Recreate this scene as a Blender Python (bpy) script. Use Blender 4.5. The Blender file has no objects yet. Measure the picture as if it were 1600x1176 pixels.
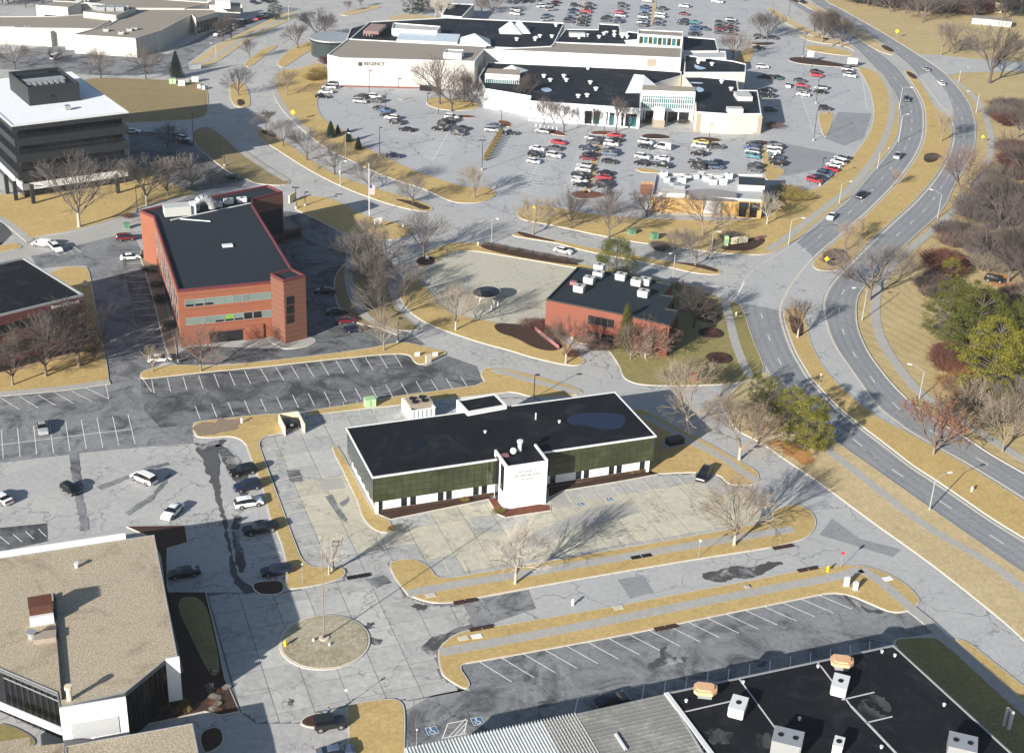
import bpy, bmesh, math, random
from mathutils import Vector, Matrix
from mathutils.geometry import tessellate_polygon
R = math.radians
S = bpy.context.scene
C = S.collection
random.seed(7)

# ---------------------------------------------------------------- camera
FPX, PITCH, ROLL, CH = 2163.0, R(25.9), R(2.45), 121.7
fw = Vector((0, math.cos(PITCH), -math.sin(PITCH)))
rt0 = Vector((1, 0, 0)); up0 = rt0.cross(fw)
RT = math.cos(ROLL)*rt0 + math.sin(ROLL)*up0
UP = -math.sin(ROLL)*rt0 + math.cos(ROLL)*up0
cd = bpy.data.cameras.new('camera'); cam = bpy.data.objects.new('camera', cd); C.objects.link(cam)
m3 = Matrix((RT, UP, -fw)).transposed()
cam.matrix_world = Matrix.Translation((0, 0, CH)) @ m3.to_4x4()
cd.sensor_fit = 'HORIZONTAL'; cd.sensor_width = 36.0; cd.lens = 36.0*FPX/1600.0
cd.clip_start = 1.0; cd.clip_end = 6000.0
S.camera = cam

# ---------------------------------------------------------------- light
SUN_EL, SUN_AZ = R(19.5), R(215.8)        # azimuth clockwise from +Y
w = bpy.data.worlds.new('World'); S.world = w; w.use_nodes = True
nt = w.node_tree; bg = nt.nodes['Background']
sky = nt.nodes.new('ShaderNodeTexSky'); sky.sky_type = 'NISHITA'; sky.sun_disc = False
sky.sun_elevation = SUN_EL; sky.sun_rotation = SUN_AZ
nt.links.new(sky.outputs[0], bg.inputs[0]); bg.inputs[1].default_value = 0.062
sl = bpy.data.lights.new('sun', 'SUN'); so = bpy.data.objects.new('sun', sl); C.objects.link(so)
sl.energy = 5.0; sl.angle = R(0.5); sl.color = (1.0, 0.935, 0.85)
sdir = Vector((math.sin(SUN_AZ)*math.cos(SUN_EL), math.cos(SUN_AZ)*math.cos(SUN_EL), math.sin(SUN_EL)))
so.rotation_euler = sdir.to_track_quat('Z', 'Y').to_euler()
vs = S.view_settings
vs.view_transform = 'Standard'; vs.look = 'None'; vs.gamma = 1; vs.use_curve_mapping = False
vs.exposure = 1.04

# ---------------------------------------------------------------- pixel -> world (photo pixels, 1600 wide)
def ray(x, y): return (x-800)*RT - (y-588)*UP + FPX*fw
def U(x, y, z=0.0):
    d = ray(x, y); t = (z-CH)/d.z
    return Vector((d.x*t, d.y*t))
def UL(pts, z=0.0): return [U(p[0], p[1], z) for p in pts]
def projY(v):
    d = Vector(v)-Vector((0, 0, CH)); return 588-FPX*d.dot(UP)/d.dot(fw)
def hgt(b, ty):                       # height whose top lands on photo row ty above ground point b
    lo, hi = 0.0, 60.0
    for _ in range(24):
        mid = (lo+hi)/2
        if projY((b.x, b.y, mid)) > ty: lo = mid
        else: hi = mid
    return lo

# ---------------------------------------------------------------- objects
def tag(o, label=None, cat=None, group=None, kind=None):
    if label: o['label'] = label
    if cat: o['category'] = cat
    if group: o['group'] = group
    if kind: o['kind'] = kind
    return o
def ob(name, me, parent=None, mats=None):
    o = bpy.data.objects.new(name, me); C.objects.link(o)
    if mats is not None:
        if not isinstance(mats, (list, tuple)): mats = [mats]
        if me is not None and not len(me.materials):
            for m in mats: me.materials.append(m)
    if parent is not None: o.parent = parent
    return o
def empty(name, loc=(0, 0, 0), rz=0.0, sc=1.0):
    o = bpy.data.objects.new(name, None); C.objects.link(o)
    o.location = loc; o.rotation_euler = (0, 0, rz); o.scale = (sc, sc, sc); o.empty_display_size = .5
    return o
def mesh(name, vs_, fs, mi=None, smooth=False):
    me = bpy.data.meshes.new(name); me.from_pydata([tuple(v) for v in vs_], [], fs)
    if mi: me.polygons.foreach_set('material_index', mi)
    if smooth: me.polygons.foreach_set('use_smooth', [True]*len(fs))
    me.update(); return me
class MB:
    def __init__(s): s.v = []; s.f = []; s.m = []
    def add(s, vs_, fs, m=0):
        o = len(s.v); s.v += [tuple(v) for v in vs_]; s.f += [tuple(i+o for i in f) for f in fs]; s.m += [m]*len(fs)
        return s
    def box(s, x0, x1, y0, y1, z0, z1, m=0):
        v = [(x0,y0,z0),(x1,y0,z0),(x1,y1,z0),(x0,y1,z0),(x0,y0,z1),(x1,y0,z1),(x1,y1,z1),(x0,y1,z1)]
        return s.add(v, [(3,2,1,0),(4,5,6,7),(0,1,5,4),(1,2,6,5),(2,3,7,6),(3,0,4,7)], m)
    def tube(s, a, b, r0, r1=None, n=8, m=0, cap=True):
        a = Vector(a); b = Vector(b); r1 = r0 if r1 is None else r1
        d = (b-a).normalized(); x = d.orthogonal().normalized(); y = d.cross(x)
        vs_ = []
        for p, r in ((a, r0), (b, r1)):
            for i in range(n):
                t = 2*math.pi*i/n; vs_.append(p+(x*math.cos(t)+y*math.sin(t))*r)
        fs = [(i, (i+1) % n, n+(i+1) % n, n+i) for i in range(n)]
        if cap: fs += [tuple(range(n-1, -1, -1)), tuple(range(n, 2*n))]
        return s.add(vs_, fs, m)
    def lathe(s, prof, n=12, c=(0, 0, 0), m=0):
        vs_ = []; fs = []
        for r, z in prof:
            for i in range(n):
                t = 2*math.pi*i/n; vs_.append((c[0]+r*math.cos(t), c[1]+r*math.sin(t), c[2]+z))
        for k in range(len(prof)-1):
            for i in range(n):
                fs.append((k*n+i, k*n+(i+1) % n, (k+1)*n+(i+1) % n, (k+1)*n+i))
        fs.append(tuple(range((len(prof)-1)*n, len(prof)*n)))
        return s.add(vs_, fs, m)
    def mesh(s, name='mesh', smooth=False): return mesh(name, s.v, s.f, s.m, smooth)
    def ob(s, name, parent=None, mats=None, smooth=False): return ob(name, s.mesh(name, smooth), parent, mats)
def area(p): return sum(p[i-1].x*p[i].y-p[i].x*p[i-1].y for i in range(len(p)))/2
def ccw(p): return list(p) if area(p) > 0 else list(p)[::-1]
def tess(p):
    t = tessellate_polygon([[Vector((q.x, q.y, 0)) for q in p]])
    out = []
    for a, b, c in t:
        ar = (p[b]-p[a]).cross(p[c]-p[a])
        out.append((a, b, c) if ar > 0 else (a, c, b))
    return out
def prism(p, z0, z1, mb=None, ms=0, mt=0, bottom=False):
    p = ccw(p); n = len(p); mb = mb or MB()
    v = [(q.x, q.y, z0) for q in p]+[(q.x, q.y, z1) for q in p]
    mb.add(v, [(i, (i+1) % n, n+(i+1) % n, n+i) for i in range(n)], ms)
    t = tess(p); mb.add([(q.x, q.y, z1) for q in p], t, mt)
    if bottom: mb.add([(q.x, q.y, z0) for q in p], [f[::-1] for f in t], ms)
    return mb
def chaikin(p, it=2, closed=True):
    for _ in range(it):
        q = []
        n = len(p)
        rng = range(n) if closed else range(n-1)
        if not closed: q.append(p[0])
        for i in rng:
            a = p[i]; b = p[(i+1) % n]
            q += [a*.75+b*.25, a*.25+b*.75]
        if not closed: q.append(p[-1])
        p = q
    return p
def offset(p, d):                       # inset ccw polygon
    n = len(p); out = []
    for i in range(n):
        a = (p[i]-p[i-1]); b = (p[(i+1) % n]-p[i])
        if a.length < 1e-6: a = b
        if b.length < 1e-6: b = a
        a = a.normalized(); b = b.normalized()
        na = Vector((-a.y, a.x)); nb = Vector((-b.y, b.x)); m = (na+nb)
        m = m.normalized() if m.length > .1 else na
        k = max(.5, m.dot(na)); out.append(p[i]+m*(d/k))
    return out
def strip(p, w_):                       # ribbon along open polyline -> polygon
    l = []; r = []
    n = len(p)
    for i in range(n):
        a = (p[min(i+1, n-1)]-p[max(i-1, 0)]).normalized(); nn = Vector((-a.y, a.x))*(w_/2)
        l.append(p[i]+nn); r.append(p[i]-nn)
    return l, r
def strip_mb(p, w_, z0, z1, mb=None, m=0):
    l, r = strip(p, w_); n = len(p); mb = mb or MB()
    v = [(q.x, q.y, z1) for q in l]+[(q.x, q.y, z1) for q in r]+[(q.x, q.y, z0) for q in l]+[(q.x, q.y, z0) for q in r]
    f = []
    for i in range(n-1):
        f += [(n+i, n+i+1, i+1, i), (i, i+1, 2*n+i+1, 2*n+i), (n+i+1, n+i, 3*n+i, 3*n+i+1)]
    return mb.add(v, f, m)

# ---------------------------------------------------------------- materials
def nodes(name, rough=.9):
    m = bpy.data.materials.new(name); m.use_nodes = True; t = m.node_tree
    b = t.nodes['Principled BSDF']; b.inputs['Roughness'].default_value = rough
    b.inputs['Specular IOR Level'].default_value = .3
    return m, t, b
def N(t, typ, **k):
    n = t.nodes.new(typ)
    for a, v in k.items(): setattr(n, a, v)
    return n
def noise(t, co, sc, det=4, rgh=.6, dist=0):
    n = N(t, 'ShaderNodeTexNoise'); n.inputs['Scale'].default_value = sc; n.inputs['Detail'].default_value = det
    n.inputs['Roughness'].default_value = rgh; n.inputs['Distortion'].default_value = dist
    t.links.new(co, n.inputs['Vector']); return n.outputs['Fac']
def ramp(t, fac, stops):
    r = N(t, 'ShaderNodeValToRGB'); t.links.new(fac, r.inputs[0]); e = r.color_ramp.elements
    while len(e) < len(stops): e.new(.5)
    for i, (p, c) in enumerate(stops):
        e[i].position = p; e[i].color = (c, c, c, 1) if isinstance(c, (int, float)) else (*c, 1)
    return r.outputs[0]
def mixc(t, f, a, b, mode='MIX'):
    n = N(t, 'ShaderNodeMix', data_type='RGBA', blend_type=mode)
    for i, v in ((0, f), (6, a), (7, b)):
        if isinstance(v, (int, float)): n.inputs[i].default_value = v
        elif isinstance(v, tuple): n.inputs[i].default_value = (*v, 1)
        else: t.links.new(v, n.inputs[i])
    return n.outputs[2]
def math_(t, op, a, b=None):
    n = N(t, 'ShaderNodeMath', operation=op)
    for i, v in ((0, a), (1, b)):
        if v is None: continue
        if isinstance(v, (int, float)): n.inputs[i].default_value = v
        else: t.links.new(v, n.inputs[i])
    return n.outputs[0]
def wco(t):
    g = N(t, 'ShaderNodeNewGeometry'); return g.outputs['Position']
def plain(name, col, rough=.6, metal=0, var=.12, sc=.6, spec=.3):
    m, t, b = nodes(name, rough); b.inputs['Metallic'].default_value = metal; b.inputs['Specular IOR Level'].default_value = spec
    co = wco(t); f = noise(t, co, sc, 5, .7)
    k = 1-var; c = mixc(t, f, tuple(x*k for x in col), tuple(min(1, x*(1+var)) for x in col))
    t.links.new(c, b.inputs['Base Color']); return m
def pavement(name, c0, c1, cracks=.0, csc=.12, dark=(.03, .032, .036), blotch=(.62, .75), bsc=.06, bamt=.6, streak=0.0, crackamt=.6):
    m, t, b = nodes(name, .9)
    co = wco(t); f = noise(t, co, .09, 6, .65, .4); f2 = noise(t, co, 1.15, 7, .85)
    c = mixc(t, ramp(t, f, [(.3, 0.0), (.7, 1.0)]), c0, c1)
    c = mixc(t, .55, c, mixc(t, ramp(t, f2, [(.28, 0.0), (.72, 1.0)]), tuple(x*.62 for x in c0), tuple(x*1.22 for x in c1)))
    f5 = noise(t, co, 9.0, 3, .8)
    c = mixc(t, math_(t, 'MULTIPLY', ramp(t, f5, [(.35, 0.0), (.75, 1.0)]), .30), c, tuple(x*.72 for x in c0))
    fb = noise(t, co, bsc, 8, .72, .8)
    k = ramp(t, fb, [(blotch[0], 0.0), (blotch[1], 1.0)])
    c = mixc(t, math_(t, 'MULTIPLY', k, bamt), c, dark)
    if cracks:
        # wobbling cracks along warped cells, kept only where a mask is high
        nn = N(t, 'ShaderNodeTexNoise'); nn.inputs['Scale'].default_value = .35; nn.inputs['Detail'].default_value = 4
        t.links.new(co, nn.inputs['Vector'])
        wv = N(t, 'ShaderNodeVectorMath', operation='MULTIPLY_ADD'); t.links.new(nn.outputs['Color'], wv.inputs[0])
        wv.inputs[1].default_value = (5, 5, 5); t.links.new(co, wv.inputs[2])
        v = N(t, 'ShaderNodeTexVoronoi', feature='DISTANCE_TO_EDGE'); v.inputs['Scale'].default_value = csc
        t.links.new(wv.outputs[0], v.inputs['Vector'])
        e = ramp(t, v.outputs['Distance'], [(0, 1.0), (.016*cracks, 0.0)])
        mk = ramp(t, noise(t, co, .045, 3), [(.42, 0.0), (.55, 1.0)])
        c = mixc(t, math_(t, 'MULTIPLY', math_(t, 'MULTIPLY', e, mk), crackamt), c, dark)
        v2 = N(t, 'ShaderNodeTexVoronoi', feature='DISTANCE_TO_EDGE'); v2.inputs['Scale'].default_value = csc*3.3
        t.links.new(wv.outputs[0], v2.inputs['Vector'])
        e2 = ramp(t, v2.outputs['Distance'], [(0, 1.0), (.035*cracks, 0.0)])
        mk2 = ramp(t, noise(t, co, .06, 4), [(.54, 0.0), (.62, 1.0)])
        c = mixc(t, math_(t, 'MULTIPLY', math_(t, 'MULTIPLY', e2, mk2), crackamt*.8), c, dark)
    t.links.new(c, b.inputs['Base Color'])
    bp = N(t, 'ShaderNodeBump'); bp.inputs['Strength'].default_value = .15; bp.inputs['Distance'].default_value = .05
    t.links.new(f2, bp.inputs['Height']); t.links.new(bp.outputs[0], b.inputs['Normal'])
    return m
def grass_mat(name, c0, c1, c2, stripes=0):
    m, t, b = nodes(name, .95); b.inputs['Specular IOR Level'].default_value = .1
    co = wco(t); f = noise(t, co, .07, 5, .7, .6); f2 = noise(t, co, 1.5, 7, .9); f3 = noise(t, co, .28, 6, .8, .5)
    c = mixc(t, ramp(t, f, [(.35, 0.0), (.68, 1.0)]), c0, c1)
    c = mixc(t, ramp(t, f3, [(.48, 0.0), (.72, .85)]), c, c2)
    c = mixc(t, .6, c, mixc(t, ramp(t, f2, [(.3, 0.0), (.7, 1.0)]), tuple(x*.55 for x in c0), tuple(min(1, x*1.35) for x in c1)))
    if stripes:                          # mower passes: faint rings round the arterial bend
        d = N(t, 'ShaderNodeVectorMath', operation='DISTANCE'); t.links.new(co, d.inputs[0]); cs = U(1700, 440); d.inputs[1].default_value = (cs.x, cs.y, 0)
        wob = math_(t, 'MULTIPLY', noise(t, co, .05, 3), 9.0)
        s_ = math_(t, 'SINE', math_(t, 'MULTIPLY', math_(t, 'ADD', d.outputs['Value'], wob), 2.1))
        c = mixc(t, math_(t, 'MULTIPLY', ramp(t, s_, [(.35, 0.0), (.8, 1.0)]), .22), c, tuple(x*.5 for x in c0))
    t.links.new(c, b.inputs['Base Color'])
    bp = N(t, 'ShaderNodeBump'); bp.inputs['Strength'].default_value = .5; bp.inputs['Distance'].default_value = .12
    t.links.new(noise(t, co, 3.2, 5, .8), bp.inputs['Height']); t.links.new(bp.outputs[0], b.inputs['Normal'])
    return m
M = {}
M['grass'] = grass_mat('dormant_grass', (.38, .272, .105), (.52, .39, .175), (.22, .175, .07))
M['grass_pale'] = grass_mat('pale_dormant_grass', (.40, .315, .17), (.54, .44, .26), (.23, .16, .085))
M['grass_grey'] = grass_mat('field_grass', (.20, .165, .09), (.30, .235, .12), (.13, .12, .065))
M['grass_green'] = grass_mat('greening_grass', (.17, .16, .06), (.33, .275, .12), (.10, .10, .045))
M['mulch'] = grass_mat('mulch', (.050, .032, .024), (.075, .045, .034), (.03, .02, .018))
M['mulch_tan'] = grass_mat('tan_mulch', (.22, .17, .13), (.28, .22, .16), (.14, .10, .08))
M['mulch_red'] = grass_mat('red_mulch', (.13, .05, .03), (.17, .07, .045), (.08, .035, .03))
M['island'] = grass_mat('patchy_turf', (.16, .125, .05), (.50, .46, .36), (.10, .08, .03))
M['ground'] = grass_mat('ground_grass', (.36, .28, .14), (.50, .40, .21), (.23, .19, .09), 1)
M['pave'] = pavement('old_concrete', (.33, .335, .33), (.47, .47, .455), 1.3, .12, blotch=(.60, .8), bamt=.5)
M['road'] = pavement('street_concrete', (.34, .35, .355), (.45, .455, .45), 1.0, .10, blotch=(.62, .82), bamt=.42)
M['arterial'] = pavement('arterial_asphalt', (.20, .215, .23), (.30, .31, .32), 0.6, .06, blotch=(.6, .8), bamt=.3)
M['asph'] = pavement('worn_asphalt', (.085, .092, .10), (.24, .25, .255), 1.2, .16, (.025, .028, .033), (.46, .60), .12, .8)
M['asph2'] = pavement('patched_asphalt', (.12, .13, .14), (.31, .32, .325), 1.2, .16, (.03, .034, .04), (.48, .64), .14, .75)
M['seal'] = pavement('sealed_asphalt', (.055, .06, .066), (.11, .115, .12), 0.5, .3)
M['lotmall'] = pavement('mall_lot_asphalt', (.33, .345, .36), (.43, .44, .45), 1.2, .08, blotch=(.60, .8), bamt=.4)
M['beige'] = pavement('beige_concrete', (.40, .39, .32), (.50, .48, .39), .8, .1, blotch=(.70, .84), bamt=.3)
M['walk'] = pavement('sidewalk_concrete', (.33, .33, .31), (.42, .41, .38), 0, bamt=.1)
M['kerb'] = plain('kerb_concrete', (.50, .47, .40), .9, var=.25, sc=.4)
M['paint'] = plain('line_paint', (.68, .68, .66), .8, var=.25, sc=.8)
M['paint_old'] = plain('worn_yellow_paint', (.58, .54, .40), .85, var=.25, sc=.8)
M['blue'] = plain('parking_blue', (.05, .13, .24), .8)
M['stain'] = pavement('oily_stain', (.30, .305, .31), (.40, .405, .40), 0, .1, (.028, .030, .034), (.36, .50), .30, .88)
# slabs: each slab gets its own tone
def slab_mat(name, c0, c1):
    m, t, b = nodes(name, .9); oi = N(t, 'ShaderNodeObjectInfo'); co = wco(t)
    c = mixc(t, oi.outputs['Random'], c0, c1); f2 = noise(t, co, .8, 6, .7, .5)
    c = mixc(t, .5, c, mixc(t, ramp(t, f2, [(.3, 0.0), (.7, 1.0)]), tuple(x*.72 for x in c0), tuple(x*1.1 for x in c1)))
    c = mixc(t, math_(t, 'MULTIPLY', ramp(t, noise(t, co, .11, 7, .7, 1.0), [(.56, 0.0), (.68, 1.0)]), .45), c, (.16, .16, .15))
    v = N(t, 'ShaderNodeTexVoronoi', feature='DISTANCE_TO_EDGE'); v.inputs['Scale'].default_value = .09
    nn = N(t, 'ShaderNodeTexNoise'); nn.inputs['Scale'].default_value = .5; t.links.new(co, nn.inputs['Vector'])
    wv = N(t, 'ShaderNodeVectorMath', operation='MULTIPLY_ADD'); t.links.new(nn.outputs['Color'], wv.inputs[0])
    wv.inputs[1].default_value = (4, 4, 4); t.links.new(co, wv.inputs[2]); t.links.new(wv.outputs[0], v.inputs['Vector'])
    c = mixc(t, math_(t, 'MULTIPLY', ramp(t, v.outputs['Distance'], [(0, 1.0), (.013, 0.0)]), .5), c, (.07, .07, .07))
    t.links.new(c, b.inputs['Base Color']); return m
M['slab'] = slab_mat('slab_concrete', (.33, .335, .33), (.48, .48, .455))
M['slab_warm'] = slab_mat('slab_warm_concrete', (.40, .385, .31), (.54, .51, .41))
M['joint'] = plain('joint_dirt', (.15, .15, .145), .95)

jr = random.Random(21)
def jagged(p, amp, step=.9):
    out = []
    for i in range(len(p)):
        a = p[i-1]; b = p[i]; n = max(1, int((b-a).length/step)); d = (b-a); nn_ = Vector((-d.y, d.x)); nn_ = nn_.normalized() if nn_.length > 1e-6 else nn_
        for k in range(n): out.append(a.lerp(b, k/n)+nn_*jr.gauss(0, amp))
    return out
def layer(name, pts, z, mat, label, cat='pavement', it=0, world=False, kind='structure', jag=0):
    p = pts if world else UL(pts)
    if it: p = chaikin(p, it)
    if name in ('stain', 'sealed_lane'): jag = .16
    if jag: p = jagged(p, jag)
    p = ccw(p); me = mesh(name, [(q.x, q.y, z) for q in p], tess(p))
    o = ob(name, me, None, mat); tag(o, label, cat, kind=kind); return o
def island(name, pts, mat, label, it=2, kerb=True, h=.13, kw=.22, z0=-.01, cat='verge'):
    p = ccw(chaikin(UL(pts), it)); inn = offset(p, kw) if kerb else p
    o = ob(name, prism(inn, z0, h+.02).mesh(name), None, mat); tag(o, label, cat, kind='structure')
    if kerb:
        mb = MB(); n = len(p)
        v = [(q.x, q.y, z0) for q in p]+[(q.x, q.y, h) for q in p]+[(q.x, q.y, h) for q in inn]
        mb.add(v, [(i, (i+1) % n, n+(i+1) % n, n+i) for i in range(n)]+[(n+i, n+(i+1) % n, 2*n+(i+1) % n, 2*n+i) for i in range(n)])
        mb.ob('kerb', o, M['kerb'])
    return o
def walk(pts, w_=1.9, z=.16, label='concrete sidewalk', mat='walk', it=2):
    p = chaikin(UL(pts), it, False)
    o = strip_mb(p, w_, -.005, z).ob('sidewalk', None, M[mat]); tag(o, label, 'sidewalk', kind='structure'); return o
line_me = MB().box(-.5, .5, -.5, .5, 0, .006).mesh('line')
line_mes = {}
def line(a, b, w_=.12, z=.014, parent=None, mat='paint', name='parking_line'):
    if not isinstance(a, Vector): a = U(*a)
    if not isinstance(b, Vector): b = U(*b)
    if mat not in line_mes:
        me = line_me.copy(); me.materials.clear(); me.materials.append(M[mat]); line_mes[mat] = me
    o = ob(name, line_mes[mat], parent); c = (a+b)/2; d = b-a
    o.location = (c.x, c.y, z); o.scale = (d.length, w_, 1); o.rotation_euler = (0, 0, math.atan2(d.y, d.x)); return o
def bays(a, b, n, ea, eb=None, parent=None, w_=.12, z=.014, mat='paint', skip=()):
    """n+1 bay lines between ground points a..b; each runs from the row to its far end ea..eb"""
    a = U(*a); b = U(*b); ea = U(*ea); eb = U(*eb) if eb else b+(ea-a)
    for i in range(n+1):
        if i in skip: continue
        t = i/n; line(a.lerp(b, t), ea.lerp(eb, t), w_, z, parent, mat)
# ================================================================ GROUND
gm = mesh('ground', [(-2500, -300, -.06), (2500, -300, -.06), (2500, 4200, -.06), (-2500, 4200, -.06)], [(0, 1, 2, 3)])
tag(ob('ground', gm, None, M['ground']), 'dormant tan grass ground reaching to the horizon', 'ground', kind='structure')

SBL = [(1195,-40),(1212,-10),(1250,15),(1290,40),(1320,60),(1345,84),(1358,98),(1372,112),(1390,132),(1402,155),(1407,180),(1406,205),(1400,222),(1385,243),(1365,265),(1345,288),(1325,312),(1305,329),(1275,349),(1245,377),(1222,392),(1190,410),(1165,430),(1152,455),(1155,474),(1162,494),(1169,514),(1180,545),(1197,579),(1215,602),(1240,632),(1275,665),(1310,695),(1350,728),(1400,761),(1450,793),(1500,828),(1575,880),(1600,896),(1700,970)]
SBR = [(1222,-40),(1240,-6),(1262,5),(1300,25),(1330,48),(1362,72),(1390,92),(1410,110),(1420,125),(1432,142),(1444,165),(1446,190),(1444,220),(1432,245),(1417,267),(1397,292),(1385,304),(1360,329),(1335,351),(1315,369),(1300,381),(1282,396),(1262,416),(1240,445),(1226,470),(1222,486),(1225,504),(1232,526),(1242,551),(1257,576),(1265,590),(1282,608),(1305,633),(1325,650),(1350,670),(1390,700),(1425,728),(1460,750),(1500,777),(1550,812),(1600,842),(1700,905)]
NBL = [(1235,-40),(1262,3),(1305,25),(1345,48),(1375,67),(1398,86),(1420,104),(1432,120),(1445,135),(1457,152),(1470,168),(1482,180),(1488,200),(1488,220),(1480,245),(1468,268),(1450,292),(1425,319),(1400,341),(1375,364),(1350,388),(1322,416),(1298,440),(1286,460),(1283,480),(1287,505),(1297,535),(1315,562),(1335,590),(1352,615),(1372,640),(1392,655),(1417,674),(1450,693),(1500,720),(1550,750),(1600,782),(1700,842)]
NBR = [(1262,-40),(1285,0),(1320,17),(1355,37),(1390,57),(1420,76),(1450,95),(1475,112),(1490,128),(1507,147),(1520,170),(1526,195),(1525,225),(1517,250),(1505,270),(1490,294),(1482,316),(1465,339),(1440,361),(1417,382),(1395,404),(1375,424),(1360,439),(1347,454),(1340,469),(1339,491),(1342,514),(1350,534),(1360,554),(1375,574),(1388,591),(1405,610),(1430,633),(1465,658),(1500,676),(1525,693),(1550,710),(1600,738),(1700,795)]
# all paved ground left of the arterial, one sheet
layer('pavement', [(-260,-60)]+[(1150,-60)]+NBR+[(1760,1000),(1760,1330),(-260,1330)], 0, M['pave'], 'cracked light grey concrete pavement around the office park', 'pavement')
def band(name, L, Rr, z, mat, label, cat='road'):
    l = chaikin(UL(L), 2, False); r = chaikin(UL(Rr), 2, False)
    p = l+r[::-1]; p = ccw(p)
    o = ob(name, mesh(name, [(q.x, q.y, z) for q in p], tess(p)), None, mat); return tag(o, label, cat, kind='structure')
rs = band('road', SBL, SBR, .008, M['arterial'], 'curving two lane asphalt carriageway nearer the offices')
rn = band('road', NBL, NBR, .008, M['arterial'], 'curving two lane asphalt carriageway beside the mown slope')
layer('road', [(1420,78),(1435,85),(1465,86),(1530,93),(1600,98),(1700,103),(1700,117),(1600,111),(1540,113),(1500,114),(1482,118),(1450,100)], .004, M['road'], 'side road leaving the arterial eastwards', 'road')
layer('turn_lane', [(1258,492),(1284,478),(1290,505),(1300,535),(1318,562),(1338,590),(1355,615),(1375,640),(1395,656),(1412,673),(1380,658),(1345,633),(1320,610),(1298,588),(1275,555),(1263,525)], .016, M['road'], 'pale concrete turn lane beside the grass median', 'road')
layer('turn_lane', [(1437,118),(1452,113),(1466,126),(1482,150),(1490,172),(1486,184),(1466,170),(1452,148),(1442,132)], .016, M['road'], 'pale concrete turn bay at the upper junction', 'road')
layer('median_opening', [(1150,452),(1165,428),(1190,408),(1215,395),(1245,379),(1268,398),(1272,418),(1322,416),(1300,438),(1287,462),(1283,482),(1240,482),(1222,486),(1195,480),(1160,474)], .014, M['road'], 'pale concrete opening in the arterial median', 'road')
def lerp_px(A, B, t): return [(a[0]*(1-t)+b[0]*t, a[1]*(1-t)+b[1]*t) for a, b in zip(A, B)]
# lane dashes, walked along the arterial centre lines
def dashes(A, B, t, parent, skip, ln=3.0, gap=9.0, off=0):
    n = 400
    def samp(P):
        q = chaikin(UL(P), 2, False); d = [0]
        for i in range(1, len(q)): d.append(d[-1]+(q[i]-q[i-1]).length)
        out = []; j = 0
        for k in range(n+1):
            s = d[-1]*k/n
            while j < len(d)-2 and d[j+1] < s: j += 1
            out.append(q[j].lerp(q[j+1], (s-d[j])/max(1e-6, d[j+1]-d[j])))
        return out
    a = samp(A); b = samp(B); c = [x.lerp(b[min(n, max(0, nearest(b, x, i, n)))], t) for i, x in enumerate(a)]
    s = -off; on = False; st = None
    pos = [0]
    for i in range(1, n+1): pos.append(pos[-1]+(c[i]-c[i-1]).length)
    def at(s_):
        for i in range(n):
            if pos[i+1] >= s_: return c[i].lerp(c[i+1], (s_-pos[i])/max(1e-6, pos[i+1]-pos[i]))
        return c[-1]
    s = off
    while s+ln < pos[-1]:
        p = at(s); q = at(s+ln)
        if not skip(p): line(p, q, .16, .022, parent, 'paint', 'lane_dash')
        s += ln+gap
    return c
def nearest(b, x, i, n):
    best = None
    for j in range(max(0, i-30), min(n, i+30)+1, 2):
        d = (b[j]-x).length
        if best is None or d < best[0]: best = (d, j)
    return best[1] if best else i
pj1 = U(1390, 98); pj2 = U(1215, 425)
dashes(SBL, SBR, .47, rs, lambda p: (p-pj1).length < 16 or (p-U(1180,440)).length < 18, off=4)
dashes(NBL, NBR, .5, rn, lambda p: (p-U(1440,100)).length < 12, off=2)
for P, par, tt in ((SBR, rs, .6), (NBL, rn, -.6)):       # pale concrete gutters along the medians
    q = chaikin(UL(P), 2, False)
    l, r_ = strip(q, 1.2)
    o = strip_mb(r_ if tt > 0 else l, .5, 0, .020).ob('gutter', par, M['kerb'])
for P, par, sgn in ((SBL, rs, 1), (NBR, rn, -1)):
    q = chaikin(UL(P), 2, False); l, r_ = strip(q, .5)
    strip_mb(l if sgn > 0 else r_, .25, 0, .12 if sgn < 0 else .02).ob('kerb', par, M['kerb'])
def tracks(A, B, ts, parent):
    for t_ in ts:
        n = 160; a = chaikin(UL(A), 2, False); b = chaikin(UL(B), 2, False)
        def rs_(q):
            d = [0]
            for i in range(1, len(q)): d.append(d[-1]+(q[i]-q[i-1]).length)
            out = []; j = 0
            for k in range(n+1):
                s = d[-1]*k/n
                while j < len(d)-2 and d[j+1] < s: j += 1
                out.append(q[j].lerp(q[j+1], (s-d[j])/max(1e-6, d[j+1]-d[j])))
            return out
        a = rs_(a); b = rs_(b); c = [x.lerp(b[nearest2(b, x, i, n)], t_) for i, x in enumerate(a)]
        c = chaikin(c[::3], 1, False)
        strip_mb(c, .7, 0, .0125).ob('wheel_track', parent, M['track'])
def nearest2(b, x, i, n): return min(range(max(0, i-14), min(n, i+14)+1), key=lambda j: (b[j]-x).length)
M['track'] = pavement('polished_wheel_track', (.17, .185, .20), (.27, .28, .29), 0, bamt=.2)
tracks(SBL, SBR, (.13, .33, .60, .80), rs); tracks(NBL, NBR, (.18, .38, .64, .84), rn)
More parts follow.
